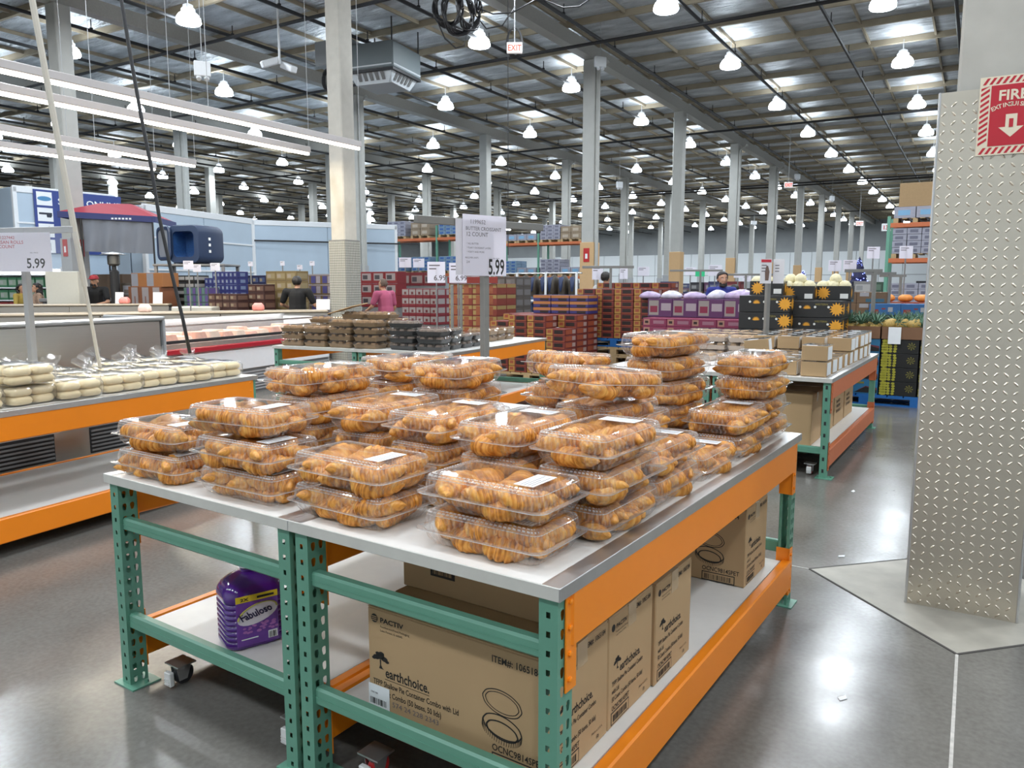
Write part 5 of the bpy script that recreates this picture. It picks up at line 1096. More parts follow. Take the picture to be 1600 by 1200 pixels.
grid('fruit_carton', 'carton', KX, PQ - Vector((0.0, 0.3)), zq - 0.62, (0.5, 0.4, 0.2), 3, 1, 3, what='black fruit carton', where='behind the pineapples', group='fruit cartons behind the pineapples')
grid('fruit_carton', 'carton', BX, PQ, zq, (0.5, 0.4, 0.2), 2, 1, 1, what='bright blue fruit carton', where='behind the pineapples', group='fruit cartons behind the pineapples')
MB().cbox(0, 1.6, 0, 1.2, 0, zq - 0.003, 0.01).build('display_plinth', M['card2'], None, loc=(PQ.x - 1.62, PQ.y + 0.11, 0), label='brown display base under the bright blue fruit cartons', cat='plinth')
grid('fruit_carton', 'carton', RX, at(1462, dQ + 1.4), zq + 0.001, (0.5, 0.4, 0.2), 4, 1, 1, what='red and orange fruit carton', where='by the pillar', group='fruit cartons behind the pineapples')
grid('fruit_carton', 'carton', TX, at(1388, dQ + 0.6), zq, (0.5, 0.4, 0.2), 3, 1, 2, what='brown and teal fruit carton', where='past the melons', group='fruit cartons behind the pineapples')
MB().cbox(0, 2.6, 0, 0.9, 0, zq - 0.003, 0.01).build('display_plinth', M['card2'], None, loc=(*(at(1462, dQ + 1.4) - Vector((2.6, -0.05))), 0), label='brown display base under the red fruit cartons', cat='plinth')
fr = [mat('orange_fruit', (0.75, 0.28, 0.06), 0.5, noise=0.3, nscale=18), mat('white_net_bag', (0.7, 0.66, 0.68), 0.4, noise=0.3, nscale=18)]
for i in range(7):
    b = MB().ball((0, 0, 0.07), (0.16, 0.12, 0.08), 6); b.build('fruit_bag', fr[0 if i < 4 else 1], None, loc=(*(at(1462, dQ + 1.4) + Vector((-0.2 - 0.3 * i, 0.18))), zq + 0.2), rz=i, smooth=True, label=f'bag of fruit on the red cartons, {ordn(i)} from the pillar', cat='bag', group='fruit bags on the red cartons')
for i, (px, d, z1) in enumerate(((1366, 11.0, 1.72), (1390, 13.6, 1.72), (1407, 15.5, 1.7), (1326, 9.2, 1.2))[:3]):
    sign_post(f'grey sign post with short arm over the fruit cartons, {ordn(i)} from the pineapples', at(px, d), 0, z1 + 0.1, 0.5, (-0.42, 0.1), group='grey sign posts', m=mat('sign_post_gray', (0.23, 0.225, 0.21), 0.45))
# ------------------------------------------------------------------ pallet racks
wrapm = mat('stretch_wrap', (0.34, 0.34, 0.4), 0.2, noise=0.25, nscale=7, stretch=(1, 1, 6)); wrapb = mat('stretch_wrap_blue', (0.2, 0.3, 0.42), 0.25, noise=0.3, nscale=6, stretch=(1, 1, 5)); wrapc = mat('stretch_wrap_card', (0.28, 0.21, 0.14), 0.4, noise=0.2, nscale=4)
def load_mesh(m, lid, w=1.05, d=1.0, h=0.8, nx=3, nz=4):
    b = MB(); rnd = random.Random(int(h * 100) + nx)
    for k in range(nz):
        for i in range(nx):
            for j in range(2):
                e = rnd.uniform(0, 0.012); b.cbox(w * i / nx + 0.004 + e, w * (i + 1) / nx - 0.004, d * j / 2 + 0.004 + e, d * (j + 1) / 2 - 0.004, 0.12 + (h - 0.12) * k / nz, 0.12 + (h - 0.12) * (k + 1) / nz - 0.006, 0.006, 0)
                b.box(w * (i + 0.2) / nx, w * (i + 0.75) / nx, d * j / 2 + e, d * j / 2 + 0.004 + e, 0.12 + (h - 0.12) * (k + 0.25) / nz, 0.12 + (h - 0.12) * (k + 0.7) / nz, 1) if j == 0 else 0
    for i in range(5): b.box(w * i / 5, w * i / 5 + 0.12, 0, d, 0.1, 0.12, 2)
    for x in (0, w / 2 - 0.06, w - 0.12): b.box(x, x + 0.12, 0, d, 0, 0.1, 2)
    return b.mesh('wrapped_pallet', [m, lid, M['wood']])
dkl = col('load_print', (0.14, 0.14, 0.19)); LOADS = [load_mesh(wrapm, dkl), load_mesh(wrapb, col('load_blue', (0.03, 0.1, 0.32)), h=0.75), load_mesh(wrapc, col('load_tape', (0.45, 0.38, 0.3)), nx=2, nz=2, h=0.7), load_mesh(wrapm, col('load_blue2', (0.2, 0.4, 0.6)), h=0.42, nx=2, nz=1)]
def rack(label, O, rz, bays, bayw, dep, beams, loads, where, ht=None):
    t = thing('pallet_rack', label, 'pallet rack', (O[0], O[1], 0), rz, 'pallet racks'); ht = ht or beams[-1] + 0.35
    for i in range(bays + 1):
        for y in (0, dep - 0.08): put('upright', MB().box(-0.04, 0.04, 0, 0.08, 0, ht).mesh('upright', M['green']), t, loc=(i * bayw, y, 0))
    for z in beams:
        for y in (-0.01, dep - 0.06):
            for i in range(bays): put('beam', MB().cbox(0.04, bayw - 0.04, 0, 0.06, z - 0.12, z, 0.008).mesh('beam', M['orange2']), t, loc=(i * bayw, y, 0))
    c, s = math.cos(rz), math.sin(rz); rnd = random.Random(int(O[0] * 10))
    for lv, z in enumerate([0.0] + list(beams)):
        for i in range(bays):
            for k in range(2):
                x = i * bayw + 0.1 + k * (bayw - 0.2) / 2; y = 0.02
                L = loads(lv, i, k, rnd)
                if L is None: continue
                put('wrapped_pallet', LOADS[L], None, loc=(O[0] + x * c - y * s, O[1] + x * s + y * c, z + 0.002), rz=rz, cat='pallet load', group='wrapped pallets ' + where, label=f'wrapped pallet load {where}, {ordn(lv)} level, {ordn(2 * i + k)} along')
    return t
dR = 21.0; OR_ = at(1383, dR)
rack('tall pallet rack beside the plated pillar, wrapped pallets between orange beams', OR_, 0.0, 2, 2.6, 1.05, [0.85, zy(405, dR) + 0.02, zy(350, dR) + 0.02], lambda lv, i, k, r: 3 if (lv == 3 and k == 0 and i == 0) else 0 if lv else (2 if k else 1), 'in the rack beside the plated pillar', ht=zy(338, dR))
MB().cbox(0, 1.0, 0, 0.8, 0, 0.62, 0.01).build('brown_carton', M['card2'], None, loc=(OR_.x + 0.2, OR_.y + 0.15, zy(350, dR) + 0.02 + 0.425), label='brown strapped carton on the top load of the rack by the pillar', cat='carton')
t = sign_card('aisle_sign', 'white aisle sign with red number 135 on the rack end', (*at(1372, dR + 0.02), zy(361, dR)), YAW, 0.26, 0.2, [('135', 0.03, 0.045, 0.15, 0.03, M['redink'])], m=M['sticker'])
rack('far pallet rack between the cold rooms and the sign post, loads on top', at(604, 36), 0.0, 2, 2.9, 1.05, [2.1, zy(378, 38)], lambda lv, i, k, r: r.choice((0, 1, 2, 1)) if r.random() < 0.93 else None, 'in the far rack by the cold rooms', ht=4.2)
rack('far pallet rack behind the hanging jackets', at(775, 38), 0.0, 2, 2.35, 1.05, [2.0, zy(381, 38)], lambda lv, i, k, r: r.choice((0, 1, 2, 3)), 'in the far rack behind the jackets', ht=4.0)

# ------------------------------------------------------------------ cold rooms on the left
def panel_room(label, A, B, h, dep, seam, rail=None):
    a, L = run(A, B); t = thing('cold_room', label, 'cold room', (A.x, A.y, 0), a); n = max(2, round(L / seam))
    MB().box(0.01, L - 0.01, 0.03, dep, 0.01, h - 0.02).build('room_core', M['coolwall'], t)
    for i in range(n): put('wall_panel', MB().cbox(0.01, L / n - 0.01, 0, 0.03, 0, h, 0.008).mesh('wall_panel', M['coolwall']), t, loc=(L * i / n, 0, 0))
    m = max(2, round(dep / seam))
    for i in range(m): put('side_panel', MB().cbox(0, 0.03, 0.02 + dep / m * 0 + 0.01, dep / m - 0.01, 0, h, 0.008).mesh('side_panel', M['coolwall']), t, loc=(L, dep * i / m, 0)); put('side_panel', MB().cbox(-0.03, 0, 0.03, dep / m - 0.01, 0, h, 0.008).mesh('side_panel', M['coolwall']), t, loc=(0, dep * i / m, 0))
    MB().cbox(-0.05, L + 0.05, -0.02, 0.05, h - 0.15, h + 0.04, 0.01).build('top_trim', M['white'], t)
    for x in (0, L): MB().cbox(x - 0.06, x + 0.06, -0.02, 0.1, 0, h, 0.01).build('corner_post', M['white'], t)
    for z in rail or (): MB().box(0, L, -0.03, 0.0, z, z + 0.05).build('wall_rail', M['white'], t)
    return t, a, L
A, B = at(34, 23.0), at(186, 25.4)
room1, a1, L1 = panel_room('white panelled cold room carrying the blue online shopping banner', A, B, 4.45, 6.0, 1.9, (0.9, 1.75, 2.6, 3.4))
A2, B2 = at(232, 21.6), at(398, 26.5)
panel_room('pale blue cold room with horizontal rails behind the inflatable hot tub', A2, B2, 3.78, 1.0, 2.2, (1.1, 2.0, 2.9))
panel_room('pale blue flat cold room behind the tiled column', at(399, 29), at(620, 31.5), 3.95, 6.0, 2.4, ())
MB().box(0, 6.4, -0.05, -0.03, 0, 0.06).build('pipe_rail', M['dark'], None, loc=(*at(399, 28.95), 3.2), rz=YAW + 0.45, label='dark service rail on the flat cold room', cat='rail')
# online shopping banner
nb = mat('banner_navy', (0.035, 0.06, 0.24), 0.5); P = at(50, 23.2); sx, ex = 0.3, L1
t = thing('banner', 'blue shop online banner with a row of product pictures on the cold room', 'banner', (*(A + (B - A).normalized() * 0.55 + Vector((0.03, -0.06))), 2.55), a1)
bw = 2.65; MB().box(0, bw, -0.012, 0, 0, 1.88).build('banner_sheet', nb, t)
for k in range(4):
    MB().box(0.08, 0.52, -0.016, -0.012, 1.42 - 0.47 * k, 1.82 - 0.47 * k).build('picture_panel', M['sticker'], t)
    z = 1.62 - 0.47 * k; b = MB()
    if k == 0: b.prism([(0.2 * math.cos(2 * PI * i / 20), 0.07 * math.sin(2 * PI * i / 20)) for i in range(20)], 0, 0.004)
    elif k == 1: b.prism([(-0.18, 0.0), (-0.18, 0.06), (0.19, 0.06), (0.19, -0.02), (0.16, -0.08), (0.04, -0.08), (0.03, 0.0)], 0, 0.004)
    elif k == 2: b.prism([(-0.14, -0.13), (-0.14, -0.09), (-0.06, -0.09), (-0.08, 0.03), (-0.12, 0.08), (0.1, 0.13), (0.12, 0.05), (0.06, 0.02), (0.04, -0.09), (0.1, -0.13)], 0, 0.004)
    else: b.prism([(-0.1, -0.12), (-0.1, 0.1), (0.1, 0.1), (0.1, -0.12)], 0, 0.004)
    b.build('product_picture', [col('pool_blue', (0.08, 0.25, 0.45)), col('sofa_dark', (0.03, 0.035, 0.05)), col('mixer_red', (0.2, 0.05, 0.07)), col('appliance_gray', (0.35, 0.36, 0.4))][k], t, loc=(0.3, -0.013, z), rot=(PI / 2, 0, 0))
text('banner_text', 'SHOP ONLINE', 0.27, t, M['sticker'], (0.68, -0.016, 1.48), bold=0.015, width=1.12)
for k in range(4): MB().box(0.75, 0.86, -0.016, -0.012, 1.26 - 0.2 * k, 1.38 - 0.2 * k).build('red_icon', M['redink'], t); MB().box(0.98, 1.5 + 0.1 * (k % 2), -0.016, -0.012, 1.29 - 0.2 * k, 1.36 - 0.2 * k).build('banner_line', M['sticker'], t)
text('banner_text', 'Limited Area', 0.13, t, M['sticker'], (1.55, -0.016, 0.5)); MB().box(1.9, 2.35, -0.015, -0.012, 0.02, 0.42).build('blank_square', M['sheet'], t)

# ------------------------------------------------------------------ canopy, hot tub, patio heater
def canopy():
    d = 19.6; c = at(194, d); t = thing('pop_up_canopy', 'red and navy pop-up canopy with a grey side curtain, shown above the shelves', 'canopy', (c.x, c.y, 0), YAW + 0.15)
    red, navy, gry = mat('canopy_red', (0.33, 0.03, 0.05), 0.7), mat('canopy_navy', (0.04, 0.05, 0.16), 0.7), mat('curtain_gray', (0.2, 0.215, 0.25), 0.7, noise=0.15, nscale=3, stretch=(1, 1, 0.3), bump=0.5)
    zr, ze = zy(319, d), zy(343, d); W, D = 1.1, 0.9
    b = MB(); b.add([(-0.45, -0.1, zr), (0.3, -0.1, zr), (W, -D, ze), (W, D, ze), (-W, D, ze + 0.1), (-W, -D, ze + 0.1), (-0.45, 0.3, zr), (0.3, 0.3, zr)], [(0, 5, 2, 1), (1, 2, 3, 7), (7, 3, 4, 6), (6, 4, 5, 0), (0, 1, 7, 6)])
    b.build('roof_fabric', red, t)
    for x0, y0, x1, y1, za, zb_ in ((-W, -D, W, -D, ze + 0.1, ze), (W, -D, W, D, ze, ze), (-W, D, -W, -D, ze + 0.1, ze + 0.1)):
        b = MB(); b.add([(x0, y0, za + 0.012), (x1, y1, zb_ + 0.012), (x1, y1, zb_ - 0.13), (x0, y0, za - 0.13), (x0 * 0.985, y0 * 0.985, za + 0.012), (x1 * 0.985, y1 * 0.985, zb_ + 0.012), (x1 * 0.985, y1 * 0.985, zb_ - 0.13), (x0 * 0.985, y0 * 0.985, za - 0.13)], [(0, 3, 2, 1), (4, 5, 6, 7), (3, 7, 6, 2)]); b.build('valance', navy, t)
    b = MB(); n, m = 24, 8; vs = []
    for i in range(n + 1):
        for j in range(m + 1):
            u, v = i / n, j / m; x = -0.58 * (1 - u) + 1.02 * u; vs.append((x, -D + 0.06 + 0.04 * math.sin(9 * u * PI + 2 * v) * (0.3 + v), ze - 0.02 - (ze - zy(394, d)) * v - 0.05 * u * v))
    b.add(vs, [(i * (m + 1) + j, i * (m + 1) + j + 1, (i + 1) * (m + 1) + j + 1, (i + 1) * (m + 1) + j) for i in range(n) for j in range(m)]); b.build('side_curtain', gry, t, smooth=True)
    for x, y in ((W - 0.08, -D + 0.02), (-W + 0.5, -D + 0.02), (W - 0.08, D - 0.05), (-W + 0.5, D - 0.05)): MB().tube([(x, y, 1.28), (x, y, ze)], 0.022, 6).build('canopy_leg', M['dark'], t)
    for q in range(6): MB().box(0.1 + 0.08 * q, 0.15 + 0.08 * q, -D - 0.012, -D - 0.004, ze - 0.07, ze - 0.03).build('valance_mark', M['sticker'], t)
    MB().cbox(-1.5, 1.6, -1.25, 1.3, 1.2, 1.28, 0.01).build('display_shelf', M['gray'], None, loc=(c.x, c.y, 0), rz=YAW + 0.15, label='dark display shelf top carrying the pop-up canopy', cat='shelf')
    for x in (-1.4, 1.5):
        for y in (-1.15, 1.2): MB().box(x - 0.04, x + 0.04, y - 0.04, y + 0.04, 0, 1.2).build('shelf_leg', M['gray'], bpy.data.objects['display_shelf'])
canopy()
def hot_tub():
    d = 17.6; c = at(310, d); t = thing('inflatable_hot_tub', 'dark blue inflatable hot tub standing on its edge on the shelf top', 'hot tub', (c.x, c.y, zy(413, d)), YAW - 0.3)
    m = mat('tub_navy', (0.018, 0.035, 0.085), 0.45); gm_ = mat('tub_gray', (0.2, 0.22, 0.26), 0.5); ins = mat('tub_inner_blue', (0.02, 0.07, 0.22), 0.35, noise=0.5, nscale=30)
    def sq(h, r, n=8): return [(p_[0], p_[1]) for p_ in rrect(h, h, r, nc=n, mx_=6, my_=6)]
    H = 0.43
    def ringy(h, r, y, z0=H): return [(x, y, z + z0) for x, z in sq(h, r)]
    MB().rings([ringy(0.4, 0.15, -0.42), ringy(0.42, 0.17, -0.36), ringy(0.43, 0.17, 0.0), ringy(0.42, 0.17, 0.36), ringy(0.4, 0.15, 0.42), ringy(0.28, 0.11, 0.42), ringy(0.28, 0.11, -0.42), ringy(0.4, 0.15, -0.42)], cap=(False, False)).build('tub_wall', m, t, smooth=True, angle=45)
    MB().rings([ringy(0.279, 0.11, -0.4), ringy(0.279, 0.11, 0.0)], cap=(False, True)).build('tub_liner', ins, t)
    o = MB().rings([ringy(0.36, 0.14, -0.03), ringy(0.38, 0.15, 0.0), ringy(0.36, 0.14, 0.03), ringy(0.3, 0.11, 0.03), ringy(0.3, 0.11, -0.03), ringy(0.36, 0.14, -0.03)], cap=(False, False)).build('tub_cover_ring', m, t, loc=(-0.62, -0.3, 0.03), rz=-0.5)
    MB().rings([ringy(0.3, 0.11, -0.01), ringy(0.3, 0.11, 0.01)]).build('gray_cover', gm_, o)
    b = MB()
    for x, z in ((0.435, 0.55), (0.435, 0.42), (0.435, 0.28)): b.box(x - 0.012, x + 0.004, -0.12, -0.06, z - 0.03, z + 0.03)
    b.build('white_port', M['sticker'], t, kind='stuff')
    put('display_shelf', MB().cbox(0, 1.6, -0.45, 0.5, 0, 0.045, 0.008).mesh('display_shelf', M['gray']), None, loc=(*at(255, d), zy(413, d) - 0.047), rz=YAW - 0.02, label='dark shelf top carrying the inflatable hot tub', cat='shelf')
    s = bpy.data.objects['display_shelf.001']
    for x in (0.05, 1.55):
        for y in (-0.4, 0.45): MB().box(x - 0.03, x + 0.03, y - 0.03, y + 0.03, -(zy(413, d) - 0.047), 0).build('shelf_leg', M['gray'], s)
hot_tub()
def heater():
    d = 17.5; c = at(180, d); t = thing('patio_heater', 'black patio heater with a round reflector above the shoppers', 'heater', (c.x, c.y, 0)); k = zy(400, d)
    MB().lathe([(0.22, 0), (0.22, 0.03), (0.06, 0.05)], 14).build('base', M['dark'], t); MB().lathe([(0.1, 0.05), (0.1, k - 0.35), (0.05, k - 0.3), (0.05, k - 0.22)], 12).build('post', M['dark'], t)
    MB().lathe([(0.09, k - 0.22), (0.13, k - 0.18), (0.13, k), (0.11, k + 0.02)], 14).build('burner', mat('burner_steel', (0.2, 0.19, 0.17), 0.35, metal=0.8), t, smooth=True, angle=40)
    MB().lathe([(0.28, k + 0.03), (0.12, k + 0.075), (0.02, k + 0.09)], 18).build('reflector', M['alu'], t, smooth=True)
heater()

# ------------------------------------------------------------------ long led fixtures over the cases
for i, (x0, y0, x1, y1, z) in enumerate(((-60, 101, 562, 235, 3.95), (-60, 137, 483, 243, 3.95), (-60, 199, 305, 262, 3.95), (-60, 226, 243, 267, 3.95))):
    def atz(px, py, zz): r, fw, up = ray(px, py); s = (zz - EYE) / up; return cw(r * s, fw * s)
    A, B = atz(x0, y0, z), atz(x1, y1, z); a, L = run(A, B)
    t = thing('linear_light', f'long white linear light hung over the cases, {ordn(i)} from the top', 'light', (A.x, A.y, z), a, 'long linear lights over the cases')
    MB().cbox(0, L, -0.055, 0.055, 0.045, 0.15, 0.01).build('housing', mat('led_housing', (0.45, 0.42, 0.41), 0.4), t)
    n = max(2, int(L / 2.4))
    for k in range(n): MB().cbox(L * k / n + 0.01, L * (k + 1) / n - 0.01, -0.03, 0.03, 0.0, 0.045, 0.012).build('diffuser', M['led'], t)
    for k in range(n + 1): MB().tube([(L * k / n, 0, 0.15), (L * k / n, 0, ZC - z)], 0.006, 4).build('hanger', M['midgray'], t)
    ld = bpy.data.lights.new('linear_light_glow', 'AREA'); ld.shape = 'RECTANGLE'; ld.size = L; ld.size_y = 0.1; ld.energy = 8 * L; ld.color = (1.0, 0.86, 0.62); put('linear_light_glow', ld, t, loc=(L / 2, 0, -0.02))

# ------------------------------------------------------------------ roof fittings
def hvac():
    d = 22.0; c = at(606, d); t = thing('air_unit', 'grey hanging air unit with white louvred outlets under the roof', 'air conditioner', (c.x, c.y, zy(138, d)), 0.15)
    g = mat('unit_gray', (0.16, 0.19, 0.2), 0.5); MB().cbox(-0.75, 0.75, -0.75, 0.75, 0.32, 1.0, 0.03).build('unit_body', g, t); MB().cbox(-1.9, -0.75, -0.5, 0.5, 0.65, 1.3, 0.03).build('duct', mat('duct_gray', (0.3, 0.32, 0.33), 0.5), t)
    MB().prism([(-0.75, -0.75), (0.75, -0.75), (0.75, 0.75), (-0.75, 0.75)], 0.26, 0.32).build('lower_tray', M['dark'], t)
    for a in (0, PI / 2):
        mx = Matrix.Rotation(a, 4, 'Z'); f = MB(); f.add([(-0.72, -0.77, 0.42), (0.72, -0.77, 0.42), (0.55, -0.5, 0.0), (-0.55, -0.5, 0.0)], [(0, 3, 2, 1)], 0, mx); f.build('outlet_frame', mat('outlet_white', (0.7, 0.75, 0.78), 0.4), t)
        for k in range(5):
            x = -0.42 + 0.18 * k; MB().add([(x, -0.745, 0.34), (x + 0.13, -0.745, 0.34), (x + 0.11, -0.565, 0.07), (x + 0.01, -0.565, 0.07)], [(0, 3, 2, 1)], 0, mx).build('louvre_slot', M['gray'], t)
    MB().prism([(-0.55, -0.5), (0.55, -0.5), (0.5, 0.55), (-0.55, 0.55)], 0.0, 0.02).build('bottom_plate', M['midgray'], t)
    for x, y in ((-0.7, -0.7), (0.7, 0.7), (0.7, -0.7), (-0.7, 0.7)): MB().tube([(x, y, 1.0), (x, y, ZC - 0.3 - zy(138, d))], 0.02, 5).build('hanger', M['dark'], t)
    cb = MB()
    for k in range(3): cb.tube([(-1.45 + 0.2 * math.cos(q * PI / 10) * (1 + 0.1 * k), -0.56 - 0.03 * k, 0.28 + 0.3 * math.sin(q * PI / 10)) for q in range(21)], 0.025, 5)
    cb.tube([(-1.45, -0.56, 0.55), (-1.45, -0.56, ZC - zy(138, d))], 0.012, 5); cb.build('coiled_cable', M['dark'], None, loc=(c.x, c.y, zy(138, d)), label='coiled black cable hanging beside the air unit', cat='cable')
hvac()
def exit_sign(px, py, d, label, w_=0.3):
    P = at(px, d, py); z = zy(py, d); t = thing('exit_sign', label, 'sign', (P.x, P.y, z), YAW, 'hanging exit signs'); s = w_ / 0.3
    MB().cbox(-0.15 * s, 0.15 * s, -0.03, 0.03, -0.1 * s, 0.1 * s, 0.008).build('housing', mat('exit_white', (0.8, 0.76, 0.74), 0.4, emit=0.25), t)
    text('exit_text', 'EXIT', 0.16 * s, t, mat('exit_red', (0.8, 0.06, 0.03), 0.5, emit=0.8), (0, -0.032, -0.058 * s), align='CENTER', bold=0.02, width=0.8)
    MB().tube([(0, 0, 0.1 * s), (0, 0, ZC - z)], 0.012, 5).build('hanger_rod', M['midgray'], t)
exit_sign(804, 75, 15.5, 'white exit sign with red letters hanging under the cable coils', 0.3); exit_sign(1232, 289, 34.0, 'small far exit sign in the girder line', 0.36); exit_sign(1343, 349, 52, 'tiny far exit sign near the aisle number', 0.5)
for i, (px, py, d, w_) in enumerate(((316, 108, 15.5, 0.3), (938, 97, 22.5, 0.34), (1149, 214, 39.0, 0.34), (1246, 276, 44, 0.34), (1300, 310, 48, 0.34), (968, 289, 36, 0.3), (1178, 348, 60, 0.5))):
    P = at(px, d, py); z = zy(py, d); t = thing('emergency_light', f'white emergency light box hanging from the roof, {("by the long linear lights", "on the plywood-wrapped column line", "further along that column line", "near the far exit sign", "past the far exit sign", "over the far racks", "farthest and smallest")[i]}', 'light', (P.x, P.y, z), YAW + 0.4, 'hanging emergency lights')
    MB().cbox(-w_ / 2, w_ / 2, -0.06, 0.06, -0.14, 0.14, 0.015).build('box', M['white'], t)
    for x in (-0.07, 0.07): MB().lathe([(0.045, 0), (0.05, 0.06), (0.02, 0.09)], 10, mx=Matrix.Translation((x, -0.03, -0.2)) @ Matrix.Rotation(-0.6, 4, 'X')).build('lamp_head', M['white'], t)
    MB().tube([(0, 0, 0.14), (0, 0, ZC - z)], 0.008, 4).build('cord', M['midgray'], t)
def camera_dome():
    P = at(437, 20, 100); z = zy(100, 20); t = thing('security_camera', 'white pair of security cameras under the roof by the tiled column', 'camera', (P.x, P.y, z), YAW)
    MB().lathe([(0.03, 0.0), (0.03, ZC - z)], 8).build('mount', M['white'], t)
    for s in (-1, 1): MB().cbox(-0.09, 0.09, -0.25, 0.25, -0.08, 0.08, 0.02, mx=Matrix.Translation((0.22 * s, 0, -0.02 - 0.06 * s)) @ Matrix.Rotation(0.9 * s, 4, 'Z') @ Matrix.Rotation(0.4, 4, 'X')).build('camera_body', M['white'], t)
camera_dome()
def cables():
    d = 14.5
    for i, (px, py, r) in enumerate(((700, 12, 0.2), (716, 20, 0.24), (733, 14, 0.22))):
        P = at(px, d, py); z = zy(py, d); b = MB()
        for k in range(5): b.tube([((r + 0.018 * k) * math.cos(q * PI / 12), 0.05 * math.sin(q + k), (r * 1.3 + 0.02 * k) * math.sin(q * PI / 12)) for q in range(25)], 0.018, 5)
        b.tube([(0, 0, 0.1), (0, 0, ZC - z)], 0.008, 4); b.build('cable_coil', M['dark'], None, loc=(P.x, P.y, z), rz=YAW + 0.4 * i, label=f'black cable coil tied to the roof pipes, {ordn(i)} from the air unit', cat='cable', group='black cable coils under the roof')
    P = at(804, 15.6, 62); b = MB()
    for k in range(3): b.tube([((0.13 + 0.012 * k) * math.cos(q * PI / 12), 0.03 * k, (0.26 + 0.012 * k) * math.sin(q * PI / 12)) for q in range(25)], 0.014, 5)
    b.tube([(0, 0, 0.2), (0, 0, ZC - zy(66, 15.6))], 0.008, 4); b.build('cable_coil', M['dark'], None, loc=(P.x, P.y, zy(66, 15.6)), rz=YAW, label='black cable coil behind the nearest exit sign', cat='cable', group='black cable coils under the roof')
    def sag(pts, d, lab, r=0.014):
        q = [Vector((*at(x, d, y), zy(y, d))) for x, y in pts]; MB().tube([p_ - q[0] for p_ in q], r, 5).build('hanging_cable', M['dark'], None, loc=q[0], smooth=True, label=lab, cat='cable')
    sag([(679, -10), (682, 30), (695, 60), (712, 75), (725, 72), (732, 40)], 14.5, 'black cable loop drooping beneath the cable coils')
    sag([(735, 8), (770, 22), (800, 20), (850, -8)], 14.6, 'black cable sagging from the coils toward the column'); sag([(740, 20), (760, 45), (785, 40), (805, 10)], 14.7, 'second black cable sagging below the first'); sag([(850, 0), (880, 12), (905, 10), (935, -10)], 14.8, 'short black cable sagging past the exit sign')
    P = at(794, 15.8, 445); MB().tube([(0, 0, 2.2), (0, 0, 8.0)], 0.008, 5).build('drop_cord', M['dark'], None, loc=(P.x, P.y, 0), label='thin black cord dropping from the roof behind the price sign', cat='cable')
cables()
# ------------------------------------------------------------------ merchandise in the middle distance
def goods(name, cat, px_right, d, ytop, ybot, n, rgb, art, size, what, where, group, ny=1, base=True, rz=0.0, nx=None, hf=None):
    """a block of alike cartons whose right-hand edge stands at px_right"""
    P = at(px_right, d); sx, sy, sz = size; zt = zy(ytop, d); nz = n; z0 = zt - nz * sz
    m = art_box(name, sx, sy, sz, soup(*rgb), art)
    k = grid(name, cat, m, P, max(z0, 0.01), size, nx, ny, hf or nz, what=what, where=where, group=group, rz=rz)
    if z0 > 0.15 and base:
        w_ = nx * sx; MB().cbox(0.01, w_ - 0.01, 0.01, ny * sy - 0.01, 0, z0 - 0.003, 0.01).build('display_plinth', M['gray'], None, loc=(P.x - w_ * math.cos(rz), P.y - w_ * math.sin(rz), 0), rz=rz, label=f'grey plinth below the {what} {where}', cat='plinth')
lo = [('f', 0.1, 0.9, 0.2, 0.75, 1), ('f', 0.15, 0.5, 0.3, 0.65, 2), ('r', 0.1, 0.9, 0.2, 0.75, 1)]
band = [('f', 0.05, 0.95, 0.35, 0.8, 1), ('r', 0.05, 0.95, 0.35, 0.8, 1)]
dot = [('f', 0.28, 0.72, 0.25, 0.75, 1), ('f', 0.36, 0.64, 0.36, 0.64, 2), ('r', 0.28, 0.72, 0.25, 0.75, 1)]
goods('battery_carton', 'carton', 303, 17.0, 430, 480, 5, [(0.025, 0.025, 0.03), (0.6, 0.6, 0.62), (0.1, 0.1, 0.12)], band, (0.3, 0.4, 0.155), 'black and white carton', 'under the hot tub', 'black and white cartons under the hot tub', nx=5)
goods('bottle_pack', 'pack', 324, 16.4, 449, 478, 4, [(0.1, 0.16, 0.2), (0.14, 0.3, 0.26), (0.16, 0.1, 0.4)], [('f', 0.05, 0.45, 0.1, 0.9, 1), ('f', 0.55, 0.95, 0.1, 0.9, 2), ('r', 0.1, 0.9, 0.1, 0.9, 2)], (0.2, 0.3, 0.16), 'green and violet pack', 'beside the black cartons', 'green and violet packs', nx=4)
goods('bottle_pack', 'pack', 318, 17.4, 434, 450, 2, [(0.1, 0.2, 0.2), (0.14, 0.32, 0.26), (0.16, 0.1, 0.4)], [('f', 0.05, 0.95, 0.1, 0.9, 1)], (0.2, 0.3, 0.16), 'dull green pack', 'above the violet ones', 'green and violet packs', nx=3)
goods('blue_carton', 'carton', 371, 16.6, 424, 458, 4, [(0.03, 0.04, 0.26), (0.25, 0.35, 0.6), (0.5, 0.55, 0.65)], dot, (0.135, 0.3, 0.14), 'royal blue carton', 'right of the green packs', 'royal blue cartons', nx=8, hf=lambda i, j: 4 if i < 6 else 3)
goods('brown_carton', 'carton', 369, 15.6, 459, 490, 3, [(0.09, 0.03, 0.025), (0.25, 0.13, 0.09), (0.5, 0.4, 0.25)], lo, (0.22, 0.3, 0.15), 'dark brown carton', 'below the royal blue ones', 'dark brown cartons', nx=4)
goods('brown_carton', 'carton', 412, 15.8, 444, 490, 4, [(0.09, 0.03, 0.025), (0.25, 0.13, 0.09), (0.5, 0.42, 0.3)], lo, (0.24, 0.3, 0.17), 'dark brown carton', 'left of the gold cartons', 'dark brown cartons', nx=2)
